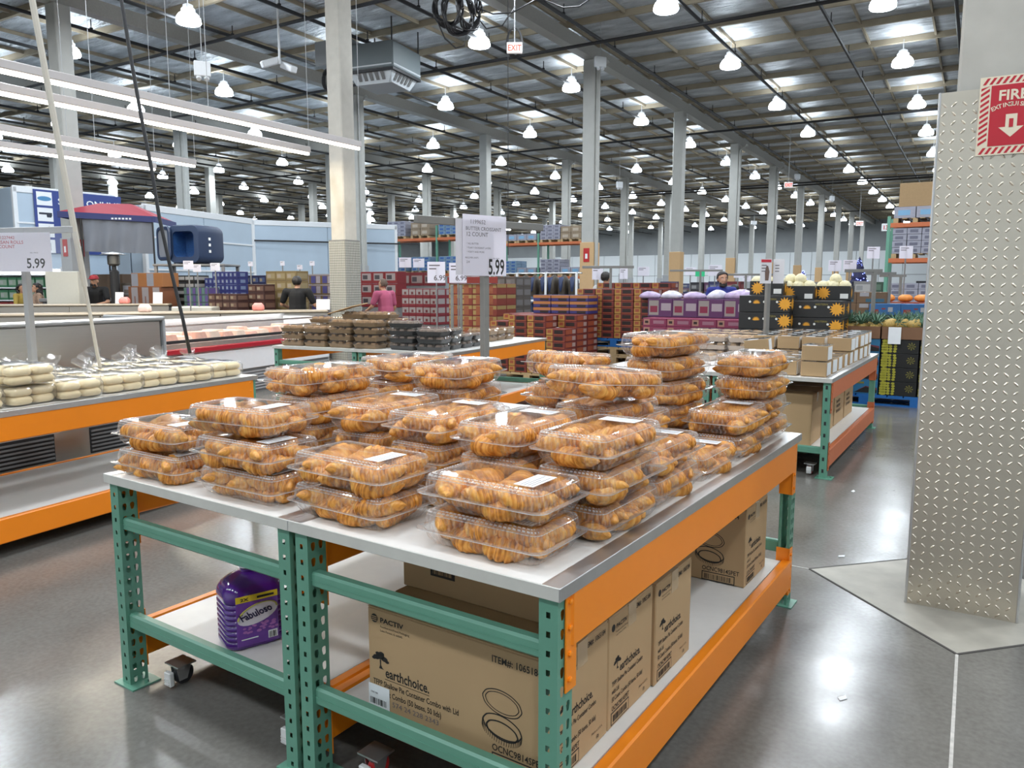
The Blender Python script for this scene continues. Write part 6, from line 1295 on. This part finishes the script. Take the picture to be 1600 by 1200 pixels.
goods('brown_carton', 'carton', 415, 17.5, 430, 446, 1, [(0.03, 0.03, 0.12), (0.1, 0.15, 0.35), (0.5, 0.42, 0.3)], lo, (0.22, 0.3, 0.2), 'navy carton', 'over the brown ones', 'navy cartons', nx=4)
goods('gold_carton', 'carton', 463, 16.0, 423, 485, 4, [(0.36, 0.25, 0.09), (0.5, 0.4, 0.2), (0.6, 0.5, 0.4)], lo, (0.3, 0.35, 0.2), 'gold gift carton', 'in front of the man in black', 'gold gift cartons', nx=3)
goods('gold_carton', 'carton', 520, 16.8, 428, 485, 4, [(0.3, 0.2, 0.08), (0.1, 0.1, 0.4), (0.55, 0.5, 0.6)], [('f', 0.1, 0.5, 0.1, 0.8, 1), ('f', 0.55, 0.9, 0.1, 0.8, 2), ('f', 0, 1, 0.86, 0.95, 2)], (0.34, 0.35, 0.22), 'shelf carton with blue packs', 'beside the tiled column', 'shelf cartons beside the tiled column', nx=3)
goods('red_carton', 'carton', 620, 17.5, 424, 485, 3, [(0.4, 0.02, 0.03), (0.6, 0.5, 0.5), (0.1, 0.08, 0.1)], [('f', 0.12, 0.88, 0.25, 0.85, 1), ('f', 0.2, 0.6, 0.35, 0.7, 2)], (0.36, 0.35, 0.27), 'red framed gift carton', 'right of the tiled column', 'red framed gift cartons', nx=3)
goods('red_carton', 'carton', 683, 16.2, 451, 500, 4, [(0.42, 0.03, 0.05), (0.62, 0.56, 0.55), (0.3, 0.05, 0.06)], [('f', 0.06, 0.94, 0.3, 0.9, 1), ('f', 0.35, 0.65, 0.35, 0.65, 2), ('r', 0.1, 0.9, 0.3, 0.9, 1)], (0.19, 0.3, 0.19), 'red and white carton', 'behind the man in pink', 'red and white cartons', nx=5, ny=2)
goods('red_carton', 'carton', 683, 18.2, 425, 446, 1, [(0.3, 0.02, 0.03), (0.5, 0.4, 0.38), (0.1, 0.08, 0.1)], lo, (0.4, 0.35, 0.32), 'deep red gift carton', 'over the red and white ones', 'deep red gift cartons', nx=3)
goods('snack_carton', 'carton', 776, 14.2, 443, 520, 5, [(0.4, 0.05, 0.025), (0.62, 0.42, 0.12), (0.55, 0.14, 0.04)], [('f', 0.03, 0.97, 0.62, 0.95, 1), ('f', 0.3, 0.7, 0.1, 0.9, 2), ('r', 0.05, 0.95, 0.62, 0.95, 1), ('f', 0.06, 0.3, 0.1, 0.5, 1)], (0.27, 0.35, 0.2), 'red and gold snack carton', 'behind the black muffin trays', 'red and gold snack cartons', nx=4, ny=2)
MB().cbox(0, 1.12, -0.01, 0.01, 0, 0.12, 0.004).build('shelf_banner', mat('banner_maroon', (0.22, 0.02, 0.015), 0.5), None, loc=(*(at(776, 14.15) - Vector((1.1, 0))), zy(443, 14.2) + 0.003), label='maroon banner strip along the top of the snack cartons', cat='banner')
goods('gray_bag', 'bag', 806, 15.0, 432, 515, 6, [(0.17, 0.14, 0.12), (0.3, 0.28, 0.28), (0.4, 0.38, 0.36)], lo, (0.24, 0.3, 0.2), 'grey brown bag carton', 'right of the snack cartons', 'grey brown bag cartons', nx=2, ny=2)
# jackets on a rack
def jacket_rack():
    d = 17.0; B = at(900, d); t = thing('clothes_rack', 'white shelf frame holding rows of hanging blue and tan jackets', 'clothes rack', (B.x - 2.3, B.y, 0), 0.0)
    for z in (1.22, 0.62): MB().cbox(0, 2.3, 0, 0.6, z, z + 0.035, 0.006).build('shelf', M['white'], t)
    MB().tube([(0.0, 0.3, 1.86), (2.3, 0.3, 1.86)], 0.018, 6).build('hanging_rail', M['zinc'], t); MB().tube([(0.0, 0.3, 1.18), (2.3, 0.3, 1.18)], 0.015, 6).build('hanging_rail', M['zinc'], t)
    for x in (0.0, 0.75, 1.5, 2.27): MB().box(x, x + 0.04, 0.02, 0.06, 0, 1.88).build('frame_post', M['white'], t)
    jm = soup((0.1, 0.075, 0.05), (0.025, 0.06, 0.2), (0.3, 0.29, 0.28))
    b = MB(); rs = [[(x, y, z) for x, y in rrect(hx, hy, min(hx, hy) * 0.8, nc=2, mx_=2, my_=2)] for z, hx, hy in ((0, 0.11, 0.16), (0.2, 0.1, 0.17), (0.36, 0.09, 0.16), (0.44, 0.06, 0.1), (0.5, 0.02, 0.02))]; b.rings(rs, 0); b.rings([[(x, y - 0.14, z) for x, y in rrect(hx, 0.05, 0.02, nc=2, mx_=2, my_=2)] for z, hx in ((0.12, 0.02), (0.22, 0.04), (0.44, 0.05))], 1)
    jk = b.mesh('jacket', jm, smooth=True)
    for lv, z in enumerate((1.27, 0.665)):
        for k in range(9):
            if lv == 1 and k in (1, 2): continue
            put('jacket', jk, None, loc=(B.x - 2.2 + 0.25 * k, B.y + 0.3, z + 0.06), rz=0.2 * ((k % 3) - 1), cat='jacket', group='jackets on the white frame', label=f'tan and blue jacket hanging on the {("upper", "lower")[lv]} rail, {ordn(8 - k)} from the plywood column')
jacket_rack()
# cartons by the patio heater, orange boxes
goods('brown_wood_carton', 'carton', 192, 18.8, 428, 478, 1, [(0.16, 0.1, 0.06), (0.28, 0.2, 0.12), (0.1, 0.06, 0.05)], [('f', 0.3, 0.8, 0.2, 0.5, 1)], (0.62, 0.5, 0.72), 'tall brown furniture carton', 'behind the red cap man', 'tall brown furniture cartons', nx=2)
goods('furniture_carton', 'carton', 222, 17.2, 442, 476, 2, [(0.14, 0.12, 0.1), (0.4, 0.42, 0.5), (0.2, 0.17, 0.15)], [('f', 0.2, 0.9, 0.15, 0.8, 1), ('f', 0.3, 0.8, 0.2, 0.5, 2)], (0.4, 0.4, 0.3), 'grey picture carton', 'beside the patio heater', 'grey picture cartons', nx=2)
goods('furniture_carton', 'carton', 254, 16.5, 426, 446, 1, [(0.52, 0.2, 0.05), (0.4, 0.42, 0.5), (0.6, 0.3, 0.1)], [('f', 0.02, 0.45, 0.05, 0.95, 1)], (0.55, 0.4, 0.3), 'orange and grey carton', 'left of the black cartons', 'orange and grey cartons', nx=2, base=False)
goods('furniture_carton', 'carton', 250, 16.5, 447.5, 478, 1, [(0.32, 0.11, 0.04), (0.45, 0.42, 0.45), (0.3, 0.1, 0.06)], [('f', 0.3, 0.9, 0.1, 0.95, 1), ('f', 0.55, 0.65, 0.1, 0.5, 2)], (0.38, 0.4, 0.43), 'rust carton with a wine picture', 'below the orange one', 'rust picture cartons', nx=3)
MB().cbox(0, 0.72, 0, 0.3, 0, zy(424, 17), 0.01).build('ice_chest', mat('cream_case', (0.55, 0.54, 0.48), 0.4), None, loc=(*at(71, 17.0), 0), rz=YAW, label='plain off-white tall case between the shoppers and red cap man', cat='refrigerator')
MB().cbox(-0.01, 0.73, -0.012, 0.0, 0, 0.68, 0.004).build('steel_kick', M['steel'], bpy.data.objects['ice_chest'])
# reach-in cooler at far left with green and red packs
P = at(-40, 21.6); t = thing('drinks_cooler', 'lit white cooler with shelves of green and red packs behind the shoppers', 'refrigerator', (P.x, P.y, 0), YAW + 0.05)
MB().box(0, 2.4, 0.5, 0.55, 0.3, 2.05).build('back_panel', M['white'], t)
for z in (0.35, 0.85, 1.15, 1.5, 1.86): MB().box(0, 2.4, 0.05, 0.5, z, z + 0.03).build('shelf', M['white'], t)
for x in (0, 2.36): MB().box(x, x + 0.04, 0, 0.55, 0, 2.1).build('side_panel', M['white'], t)
gp = art_box('drinks_pack', 0.24, 0.3, 0.28, soup((0.05, 0.28, 0.12), (0.45, 0.6, 0.45), (0.6, 0.65, 0.6)), lo); rp = art_box('drinks_pack', 0.36, 0.3, 0.24, soup((0.5, 0.03, 0.03), (0.6, 0.5, 0.45), (0.6, 0.35, 0.1)), lo)
cA, sA = math.cos(YAW + 0.05), math.sin(YAW + 0.05)
for lv, z in enumerate((0.381, 0.881, 1.181, 1.531)):
    for k in range(9 if lv > 1 else 6):
        x = 0.1 + (0.25 if lv > 1 else 0.37) * k; put('drinks_pack', gp if lv > 1 else rp, None, loc=(P.x + x * cA - 0.1 * sA, P.y + x * sA + 0.1 * cA, z), rz=YAW + 0.05, cat='pack', group='packs in the drinks cooler', label=f'{"green" if lv > 1 else "red"} pack on the {ordn(lv)} cooler shelf, {ordn(k)} from the side panel')
ld = bpy.data.lights.new('cooler_light', 'AREA'); ld.shape = 'RECTANGLE'; ld.size = 2.2; ld.size_y = 0.15; ld.energy = 20; put('cooler_light', ld, t, loc=(1.2, 0.1, 2.05), rot=(0.5, 0, 0))
# shopping carts
def cart(label, P, rz, s=1.0):
    t = thing('shopping_cart', label, 'shopping cart', (P[0], P[1], 0), rz, 'shopping carts'); wire = M['zinc']
    b = MB(); T = lambda x, y, z: (x, y, z)
    low = [(-0.35, -0.2, 0.6), (0.45, -0.17, 0.66), (0.45, 0.17, 0.66), (-0.35, 0.2, 0.6)]; top = [(-0.42, -0.28, 0.98), (0.55, -0.24, 0.98), (0.55, 0.24, 0.98), (-0.42, 0.28, 0.98)]
    for q in (low, top): b.tube([*q, q[0]], 0.009, 5)
    for side in range(4):
        a0, a1, c0, c1 = Vector(low[side]), Vector(low[(side + 1) % 4]), Vector(top[side]), Vector(top[(side + 1) % 4])
        for k in range(1, 9): b.tube([a0.lerp(a1, k / 9), c0.lerp(c1, k / 9)], 0.003, 3, cap=False)
        for k in range(1, 4): b.tube([a0.lerp(c0, k / 4), a1.lerp(c1, k / 4)], 0.004, 3, cap=False)
    for k in range(1, 7): b.tube([Vector(low[0]).lerp(Vector(low[3]), k / 7), Vector(low[1]).lerp(Vector(low[2]), k / 7)], 0.003, 3, cap=False)
    b.build('wire_basket', wire, t)
    f = MB()
    for y in (-0.24, 0.24): f.tube([(-0.55, y, 1.02), (-0.45, y, 0.6), (-0.4, y, 0.2), (0.5, y * 0.8, 0.14)], 0.014, 6)
    f.build('frame', wire, t); MB().tube([(-0.55, -0.28, 1.02), (-0.55, 0.28, 1.02)], 0.02, 8).build('handle', M['red'], t)
    for x, y in ((-0.38, 0.24), (-0.38, -0.24), (0.48, 0.19), (0.48, -0.19)): MB().lathe([(0.06, -0.015), (0.06, 0.015)], 12, mx=Matrix.Translation((x, y, 0.061)) @ Matrix.Rotation(PI / 2, 4, 'X')).build('wheel', M['dark'], t)
cart('wire shopping cart pushed by the red cap man', at(138, 17.3), YAW + PI + 1.3)
cart('wire shopping cart with red handle by the wooden pole, far left', at(28, 9.2), YAW + 2.6)
# hanging shelf price cards
def shelf_cards(spec, label, group):
    for i, (px, py, d, w_, h_, s) in enumerate(spec):
        z = zy(py, d); t = sign_card('price_sign', label.format(ordn(i)), (*at(px, d), z), YAW, w_, h_, [(s, w_ * 0.35, h_ * 0.12, h_ * 0.35, 0.02, GI)] if s == '6.99' else [], m=M['sheet'], group=group)
        for q in range(2): MB().box(w_ * 0.1, w_ * (0.7 - 0.2 * q), -0.0025, -0.001, h_ * (0.8 - 0.16 * q), h_ * (0.86 - 0.16 * q)).build('print_line', GI, t)
        MB().box(w_ / 2 - 0.012, w_ / 2 + 0.012, 0.002, 0.014, -z, h_).build('card_pole', M['gray'], t)
shelf_cards([(288, 421, 15.4, 0.2, 0.17, '12.99'), (303, 425, 15.7, 0.16, 0.15, '8.99'), (330, 423, 16.2, 0.2, 0.16, '9.99'), (389, 416, 16.8, 0.1, 0.1, '6.9'), (439, 415, 17.5, 0.1, 0.1, '7.9'), (485, 415, 17.5, 0.11, 0.1, '5.9'), (465, 421, 17.2, 0.12, 0.1, '5.9'), (531, 424, 17.2, 0.1, 0.09, '3.9')], 'small white price card over the left shelves, {0} from the hot tub', 'price cards over the left shelves')
shelf_cards([(668, 442, 13.0, 0.3, 0.35, '6.99'), (702, 442, 13.3, 0.3, 0.34, '6.99'), (624, 418, 19.0, 0.3, 0.24, '14.99'), (646, 418, 19.4, 0.28, 0.22, '15.99')], 'white price card near the red and gold cartons, {0} in the cluster', 'price cards by the snack cartons')
shelf_cards([(925, 437, 16.0, 0.22, 0.28, '7.99'), (968, 436, 17.5, 0.18, 0.24, '8.99'), (996, 431, 19.0, 0.28, 0.22, '9.99'), (1070, 430, 20.0, 0.27, 0.2, '4.99'), (1106, 431, 19.0, 0.33, 0.26, '14.79'), (1146, 434, 18.0, 0.2, 0.1, '2.9'), (1160, 440, 18.4, 0.2, 0.14, '5.9')], 'white price card above the crates, {0} from the jackets', 'price cards above the crates')
grn = mat('green_card', (0.03, 0.5, 0.22), 0.5)
for i, (px, py, d) in enumerate(((1086, 432, 20.0), (1234, 440, 21.0))): (MB().box(0, 0.24, -0.005, 0.005, 0, 0.16).box(0.11, 0.13, 0.005, 0.02, -zy(py, d), 0.1)).build('green_sign', grn, None, loc=(*at(px, d), zy(py, d)), rz=YAW, label=('bright green card left of the man in blue', 'bright green card over the melons')[i], cat='sign', group='bright green cards')
for i, (px, d, z1, rr) in enumerate(((945 + 9, 13.6, 1.93, (-0.5, 0.4)), (1094, 18.0, 1.95, (-0.7, 0.5)), (1165, 17.5, 1.85, (-0.5, 0.6)), (829 - 123, 12.2, 1.6, None), (720, 12.6, 1.6, None))):
    sign_post(f'dark sign post among the crates and cartons, {ordn(i)} listed from the jackets', at(px, d), 0, z1, YAW - 0.15, rr, group='dark sign posts', m=mat('sign_post_gray', (0.23, 0.225, 0.21), 0.45))
# blue bins beyond the crates, far shelves
BB = art_box('blue_bin', 1.1, 0.9, 0.62, soup((0.12, 0.22, 0.42), (0.16, 0.28, 0.5), (0.3, 0.3, 0.3)), [('f', 0.1, 0.9, 0.15, 0.85, 1)])
for k in range(6):
    for j in range(2): put('blue_bin', BB, None, loc=(*(at(1085, 20.0) + Vector((-1.15 * (k + 1), 0))), 0.01 + 0.63 * j), cat='bin', group='blue bins beyond the crates', label=f'dull blue bin beyond the persimmon crates, {("lower", "upper")[j]} row, {ordn(k)} from the man in blue')
shelf_cards([(1293, 424, 17.0, 0.28, 0.24, '9.99'), (1316, 424, 16.4, 0.28, 0.24, '8.99'), (1352, 404, 16.0, 0.26, 0.24, '7.99'), (1402, 404, 15.0, 0.26, 0.24, '5.99')], 'white price card above the melons and far produce, {0} along', 'price cards over the far produce')
rnd = random.Random(21); pal_ = {'red': (0.3, 0.03, 0.04), 'navy': (0.06, 0.07, 0.2), 'tan': (0.3, 0.2, 0.1), 'pale grey': (0.5, 0.48, 0.46), 'green': (0.1, 0.2, 0.12), 'plum': (0.2, 0.06, 0.16), 'black': (0.05, 0.05, 0.06)}; KEY = list(pal_)
for r, (d, pr, n, W_) in enumerate(((24, 1465, 16, 0.6), (31, 1440, 24, 0.68), (44, 1440, 24, 1.05), (62, 1450, 24, 1.15))):
    E = at(pr, d) + Vector((0, 1.0 if r == 3 else 0)); FB = {c: art_box('far_carton', W_ - 0.05, 0.5, 0.42, soup(v, tuple(min(1, x * 1.7 + 0.08) for x in v), (0.6, 0.6, 0.6)), lo) for c, v in pal_.items()}
    for i in range(n):
        for k in range(3 + (rnd.random() < 0.35)):
            if k < (1 if r < 2 else 2) or any(abs(E.x - W_ * i + W_ / 2 - gx) < W_ and abs(E.y - yy) < 0.8 for g, gx in enumerate(GX[:6]) for yy in YC[g]): continue
            c = KEY[rnd.randrange(7)]; put('far_carton', FB[c], None, loc=(E.x - W_ * i, E.y, 0.43 * k + 0.01), cat='carton', group=f'cartons in far aisle {ordn(r)}', label=f'{c} carton, {ordn(k)} level, {ordn(i)} from the pillar, {ordn(r)} aisle back')
    MB().cbox(0, W_ * n, 0.05, 0.5, 0, 0.43 * (1 if r < 2 else 2), 0.01).build('display_plinth', M['gray'], None, loc=(E.x - W_ * n + W_ - 0.05, E.y, 0), label=f'long grey plinth under the {ordn(r)} far aisle of cartons', cat='plinth')
# lit blue trees
for i, (px, py, d, h) in enumerate(((1341, 446, 40, 1.35), (1254, 448, 46, 0.9))):
    P = at(px, d); t = thing('lit_tree', ('tall blue-lit holiday tree in the far aisles', 'smaller blue-lit holiday tree by the green card')[i], 'tree', (P.x, P.y, 1.345), 0, 'blue-lit holiday trees')
    MB().lathe([(0.42 * h, 0.1), (0.25 * h, 0.45 * h), (0.3 * h, 0.45 * h), (0.15 * h, 0.8 * h), (0.18 * h, 0.8 * h), (0.01, 1.25 * h)], 12).build('tree_cone', mat('tree_navy', (0.02, 0.02, 0.08), 0.7), t)
    b = MB(); rnd2 = random.Random(i)
    for k in range(46): q = rnd2.random(); a = rnd2.random() * 6.3; r = 0.4 * h * (1 - q) + 0.03; b.ball((r * math.cos(a), r * math.sin(a), 0.1 + 1.1 * h * q), 0.03, 3)
    b.build('tree_lights', mat('blue_bulb', (0.2, 0.25, 1.0), 0.5, emit=4.0), t, kind='stuff')
    MB().cbox(-0.5, 0.5, -0.5, 0.5, 0, 1.44, 0.02).build('display_plinth', M['gray'], None, loc=(P.x, P.y, 0), label=f'grey base below the {("tall", "smaller")[i]} blue-lit tree', cat='plinth')
# ------------------------------------------------------------------ people
def capsule(b, A, B, ra, rb, n=10):
    A, B = Vector(A), Vector(B); d = (B - A).normalized(); pts, rr = [], []
    for k in range(5): a = -PI / 2 + PI / 2 * k / 4; pts.append(A + d * ra * math.sin(a)); rr.append(max(ra * math.cos(a), 0.002))
    for k in range(1, 5): a = PI / 2 * k / 4; pts.append(B + d * rb * math.sin(a)); rr.append(max(rb * math.cos(a), 0.002))
    pts = pts[:5] + [A.lerp(B, 0.5)] + [B] + pts[5:]; rr = rr[:5] + [(ra + rb) / 2] + [rb] + rr[5:]
    b.tube(pts, rr, n)
def remesh(o, vox):
    m = o.modifiers.new('r', 'REMESH'); m.mode = 'VOXEL'; m.voxel_size = vox; m.use_smooth_shade = True
    s = o.modifiers.new('s', 'SMOOTH'); s.factor = 0.5; s.iterations = 2
def person(label, P, rz, H=1.72, shirt=(0.02, 0.02, 0.02), pants=(0.05, 0.05, 0.07), skin=None, hair='short', arms=None, turn=0.0, sleeve='short', cap=None, shirt_noise=0.0, female=False, lean=0.0, build=1.0, beard=False, legs=None):
    """faces local -y; arms: two (elbow, wrist) pairs for the figure's left (+x) and right side"""
    t = thing('person', label, 'person', (P[0], P[1], 0), rz, None); k = H / 1.72; S3 = Matrix.Diagonal((k, k, k, 1)); sk = skin or M['skin']; w = (0.185 if not female else 0.165) * build
    L = lambda x, y, z: Vector((x, y - lean * max(0, z - 0.95), z - 0.18 * lean * lean * max(0, z - 0.95)))
    arms = arms or (((0.27, 0.02, 1.14), (0.27, -0.1, 0.9)), ((-0.27, 0.02, 1.14), (-0.27, -0.1, 0.9)))
    legs = legs or ((0.0, 0.0), (0.0, 0.0))
    b = MB(); hip = [L(0.09, 0, 0.93), L(-0.09, 0, 0.93)]; sh = [L(w, 0, 1.415), L(-w, 0, 1.415)]
    capsule(b, L(0, 0, 0.98), L(0, 0.0, 1.12), 0.135 * build, 0.125 * build); capsule(b, L(0, 0, 1.12), L(0, 0, 1.33), 0.125 * build, 0.13 * build); capsule(b, sh[0] * 0.6 + sh[1] * 0.4 + Vector((0, 0, -0.03)), sh[1] * 0.6 + sh[0] * 0.4 + Vector((0, 0, -0.03)), 0.1, 0.1)
    capsule(b, sh[0], sh[1], 0.06, 0.06); nk = L(0, 0.005, 1.44); hd = L(0, -0.02, 1.6); capsule(b, nk, hd - Vector((0, 0, 0.07)), 0.056, 0.052)
    for i, sgn in enumerate((1, -1)):
        f = legs[i]; kn = Vector((0.1 * sgn, -0.02 + f[0] * 0.5, 0.5)); an = Vector((0.1 * sgn, 0.02 + f[0], 0.09)); capsule(b, hip[i], kn, 0.085 * build, 0.058); capsule(b, kn, an, 0.056, 0.036); capsule(b, an - Vector((0, 0, 0.05)), an + Vector((0, -0.15, -0.055)), 0.035, 0.03)
        e, wr = Vector(arms[i][0]), Vector(arms[i][1]); capsule(b, sh[i], e, 0.05 * build, 0.04); capsule(b, e, wr, 0.038, 0.027)
        d = (wr - e).normalized(); sd = d.cross(Vector((0, 0, 1))); sd = sd.normalized() if sd.length > 0.2 else Vector((1, 0, 0)); up = sd.cross(d)
        pm_ = wr + d * 0.085; capsule(b, wr + d * 0.02, pm_, 0.028, 0.034)
        for q, fl in enumerate((0.06, 0.075, 0.072, 0.055)):
            r0 = pm_ + sd * (0.026 - 0.0175 * q); m1 = r0 + d * fl * 0.55 - up * 0.012; capsule(b, r0, m1, 0.0105, 0.0095, 6); capsule(b, m1, m1 + d * fl * 0.4 - up * 0.03, 0.0095, 0.008, 6)
        th = wr + d * 0.04 + sd * 0.03; capsule(b, th, th + d * 0.04 + sd * 0.025 - up * 0.01, 0.012, 0.0095, 6)
    # head: skull, jaw, brow, nose, ears
    R_ = Matrix.Rotation(turn, 3, 'Z'); hb = MB()
    hb.ball((0, 0.01, 0.03), (0.077, 0.096, 0.095), 10); hb.ball((0, -0.022, -0.045), (0.056, 0.066, 0.072), 8); hb.ball((0, -0.05, -0.02), (0.05, 0.05, 0.05), 8)
    capsule(hb, (0, -0.088, 0.015), (0, -0.107, -0.028), 0.011, 0.016, 8); capsule(hb, (-0.03, -0.08, 0.028), (0.03, -0.08, 0.028), 0.013, 0.013, 6); capsule(hb, (-0.017, -0.092, -0.063), (0.017, -0.092, -0.063), 0.009, 0.009, 6); hb.ball((0, -0.078, -0.095), (0.024, 0.022, 0.02), 6)
    for s in (-1, 1): hb.ball((0.08 * s, 0.012, -0.005), (0.012, 0.02, 0.032), 6)
    b.add([hd + R_ @ Vector(v) for v in hb.v], hb.f)
    o = b.build('body', sk, t); remesh(o, 0.012)
    for s in (-1, 1):
        MB().ball(hd + R_ @ Vector((0.031 * s, -0.079, 0.008)), (0.012, 0.007, 0.006), 6).build('eye', M['sticker'], t); MB().ball(hd + R_ @ Vector((0.031 * s, -0.0845, 0.008)), 0.004, 5).build('iris', M['ink'], t)
        MB().tube([hd + R_ @ Vector((0.014 * s, -0.09, 0.03)), hd + R_ @ Vector((0.034 * s, -0.09, 0.037)), hd + R_ @ Vector((0.055 * s, -0.077, 0.028))], 0.0035, 5).build('eyebrow', M['hair'], t)
    MB().tube([hd + R_ @ Vector((-0.024, -0.097, -0.062)), hd + R_ @ Vector((0, -0.104, -0.06)), hd + R_ @ Vector((0.024, -0.097, -0.062))], 0.004, 5).build('mouth', mat('lips', (0.32, 0.12, 0.1), 0.5), t)
    h = MB(); rnd = random.Random(int(H * 1000)); bald = hair == 'thin'
    if hair:
        for i in range(420):
            v = Vector((rnd.gauss(0, 1), rnd.gauss(0, 1), rnd.gauss(0, 1))).normalized()
            low = -0.05 if v.y < -0.2 else (-0.75 if v.y > 0.15 else -0.3)
            if v.z < low or (v.y < -0.2 and v.z < 0.3 + 0.55 * (-v.y - 0.2)): continue
            h.ball(hd + R_ @ Vector((v.x * 0.079, 0.014 + v.y * 0.094, 0.03 + v.z * 0.092)), (0.013 if bald else 0.02), 3)
        if hair == 'long':
            for i in range(70): a = rnd.uniform(-0.3, PI + 0.3); z = rnd.uniform(-0.26, 0.05); h.ball(hd + R_ @ Vector((math.cos(a) * (0.088 + 0.03 * rnd.random()), 0.02 + math.sin(a) * 0.095, z)), 0.03, 4)
        o = h.build('hair', M['hair'] if not bald else mat('gray_brown_hair', (0.12, 0.08, 0.06), 0.7), t); remesh(o, 0.009)
    if beard:
        g = MB()
        for i in range(46): a = rnd.uniform(-PI, 0); z = rnd.uniform(-0.115, -0.05); g.ball(hd + R_ @ Vector((math.cos(a) * 0.056, -0.03 + math.sin(a) * 0.066, z)), 0.013, 4)
        o = g.build('beard', M['hair'], t); remesh(o, 0.007)
    if cap:
        c = MB(); c.rings([[hd + R_ @ Vector((r * 0.094 * math.cos(2 * PI * j / 16), 0.008 + r * 0.108 * math.sin(2 * PI * j / 16), z)) for j in range(16)] for r, z in ((1.0, 0.045), (0.99, 0.08), (0.8, 0.12), (0.4, 0.138))], cap=(False, True)); c.add([hd + R_ @ Vector(v) for v in ((-0.075, -0.07, 0.052), (0.075, -0.07, 0.052), (0.06, -0.165, 0.045), (-0.06, -0.165, 0.045), (-0.075, -0.07, 0.06), (0.075, -0.07, 0.06), (0.06, -0.165, 0.052), (-0.06, -0.165, 0.052))], [(0, 3, 2, 1), (4, 5, 6, 7), (3, 7, 6, 2), (0, 4, 7, 3), (1, 2, 6, 5)]); c.build('cap', mat('cap_red', cap, 0.6), t, smooth=True, angle=40)
    # shirt and trousers grown around the same joints
    sm_ = mat('shirt_%02d%02d%02d' % tuple(int(c * 99) for c in shirt), shirt, 0.8, noise=shirt_noise or 0.12, nscale=22 if shirt_noise else 6); g = MB(); e_ = 0.017
    capsule(g, L(0, 0, 0.95), L(0, 0, 1.12), 0.15 * build, 0.138 * build + e_ * 0.4); capsule(g, L(0, 0, 1.12), L(0, 0, 1.33), 0.138 * build, 0.135 * build + e_ * 0.5); capsule(g, sh[0] * 0.6 + sh[1] * 0.4 + Vector((0, 0, -0.03)), sh[1] * 0.6 + sh[0] * 0.4 + Vector((0, 0, -0.03)), 0.112, 0.112); capsule(g, sh[0], sh[1], 0.07, 0.07)
    for i in range(2):
        e, wr = Vector(arms[i][0]), Vector(arms[i][1])
        if sleeve == 'short': capsule(g, sh[i], sh[i].lerp(e, 0.7), 0.066 * build, 0.064)
        else: capsule(g, sh[i], e, 0.066 * build, 0.054); capsule(g, e, e.lerp(wr, 0.93), 0.052, 0.04)
    o = g.build('shirt', sm_, t); remesh(o, 0.012)
    p_ = MB(); capsule(p_, L(0.04, 0, 0.95), L(-0.04, 0, 0.95), 0.125 * build, 0.125 * build)
    for i, sgn in enumerate((1, -1)):
        f = legs[i]; kn = Vector((0.1 * sgn, -0.02 + f[0] * 0.5, 0.5)); an = Vector((0.1 * sgn, 0.02 + f[0], 0.1)); capsule(p_, hip[i], kn, 0.1 * build, 0.075); capsule(p_, kn, an, 0.074, 0.06)
    o = p_.build('trousers', mat('trouser_%02d%02d%02d' % tuple(int(c * 99) for c in pants), pants, 0.8), t); remesh(o, 0.014)
    t.scale = (k, k, k); return t
back = YAW + PI          # facing away from the camera
person('man in a black shirt seen from behind among the gold cartons', at(464, 15.7), back, 1.77, (0.006, 0.006, 0.007), (0.03, 0.03, 0.04), arms=(((0.33, -0.06, 1.17), (0.3, -0.3, 1.12)), ((-0.34, -0.03, 1.15), (-0.33, -0.26, 1.1))), build=1.18)
person('man in a pink polo shirt and white trousers reaching sideways', at(603, 15.8), YAW - 2.25, 1.72, (0.42, 0.09, 0.17), (0.6, 0.6, 0.62), hair='thin', arms=(((0.27, -0.13, 1.16), (0.16, -0.4, 1.08)), ((-0.26, -0.04, 1.13), (-0.22, -0.18, 0.92))), build=1.12, lean=0.12)
person('man in a blue shirt with dark hair facing this way by the fruit boxes', at(1128, 13.4), YAW + 0.08, 1.82, (0.02, 0.03, 0.22), (0.04, 0.04, 0.06), beard=True)
person('man with dark hair and white shirt behind the persimmon crates', at(946, 16.0), YAW + 2.6, 1.86, (0.62, 0.62, 0.62), (0.05, 0.05, 0.06))
person('man in red cap and black shirt leaning on his shopping cart', at(151, 18.0), YAW + 0.1, 1.81, (0.006, 0.006, 0.007), (0.03, 0.03, 0.05), cap=(0.35, 0.02, 0.03), hair=None, lean=0.15, beard=True, arms=(((0.3, -0.2, 1.14), (0.08, -0.4, 1.08)), ((-0.3, -0.2, 1.14), (-0.08, -0.42, 1.08))), build=1.1)
person('woman with long dark hair in a leopard print top by the cooler', at(58, 18.6), YAW - 0.9, 1.64, (0.3, 0.2, 0.14), (0.05, 0.04, 0.04), hair='long', female=True, sleeve='long', shirt_noise=0.95)
person('woman with long dark hair in a mustard top beside leopard print', at(33, 18.9), YAW + 1.2, 1.62, (0.35, 0.25, 0.05), (0.05, 0.04, 0.04), hair='long', female=True, sleeve='long', arms=(((0.25, -0.1, 1.13), (0.2, -0.32, 1.0)), ((-0.25, -0.1, 1.13), (-0.2, -0.32, 1.0))))
person('person with dark hair half hidden behind the man in blue', at(1148, 15.2), back + 0.3, 1.6, (0.06, 0.02, 0.03), (0.04, 0.04, 0.05))
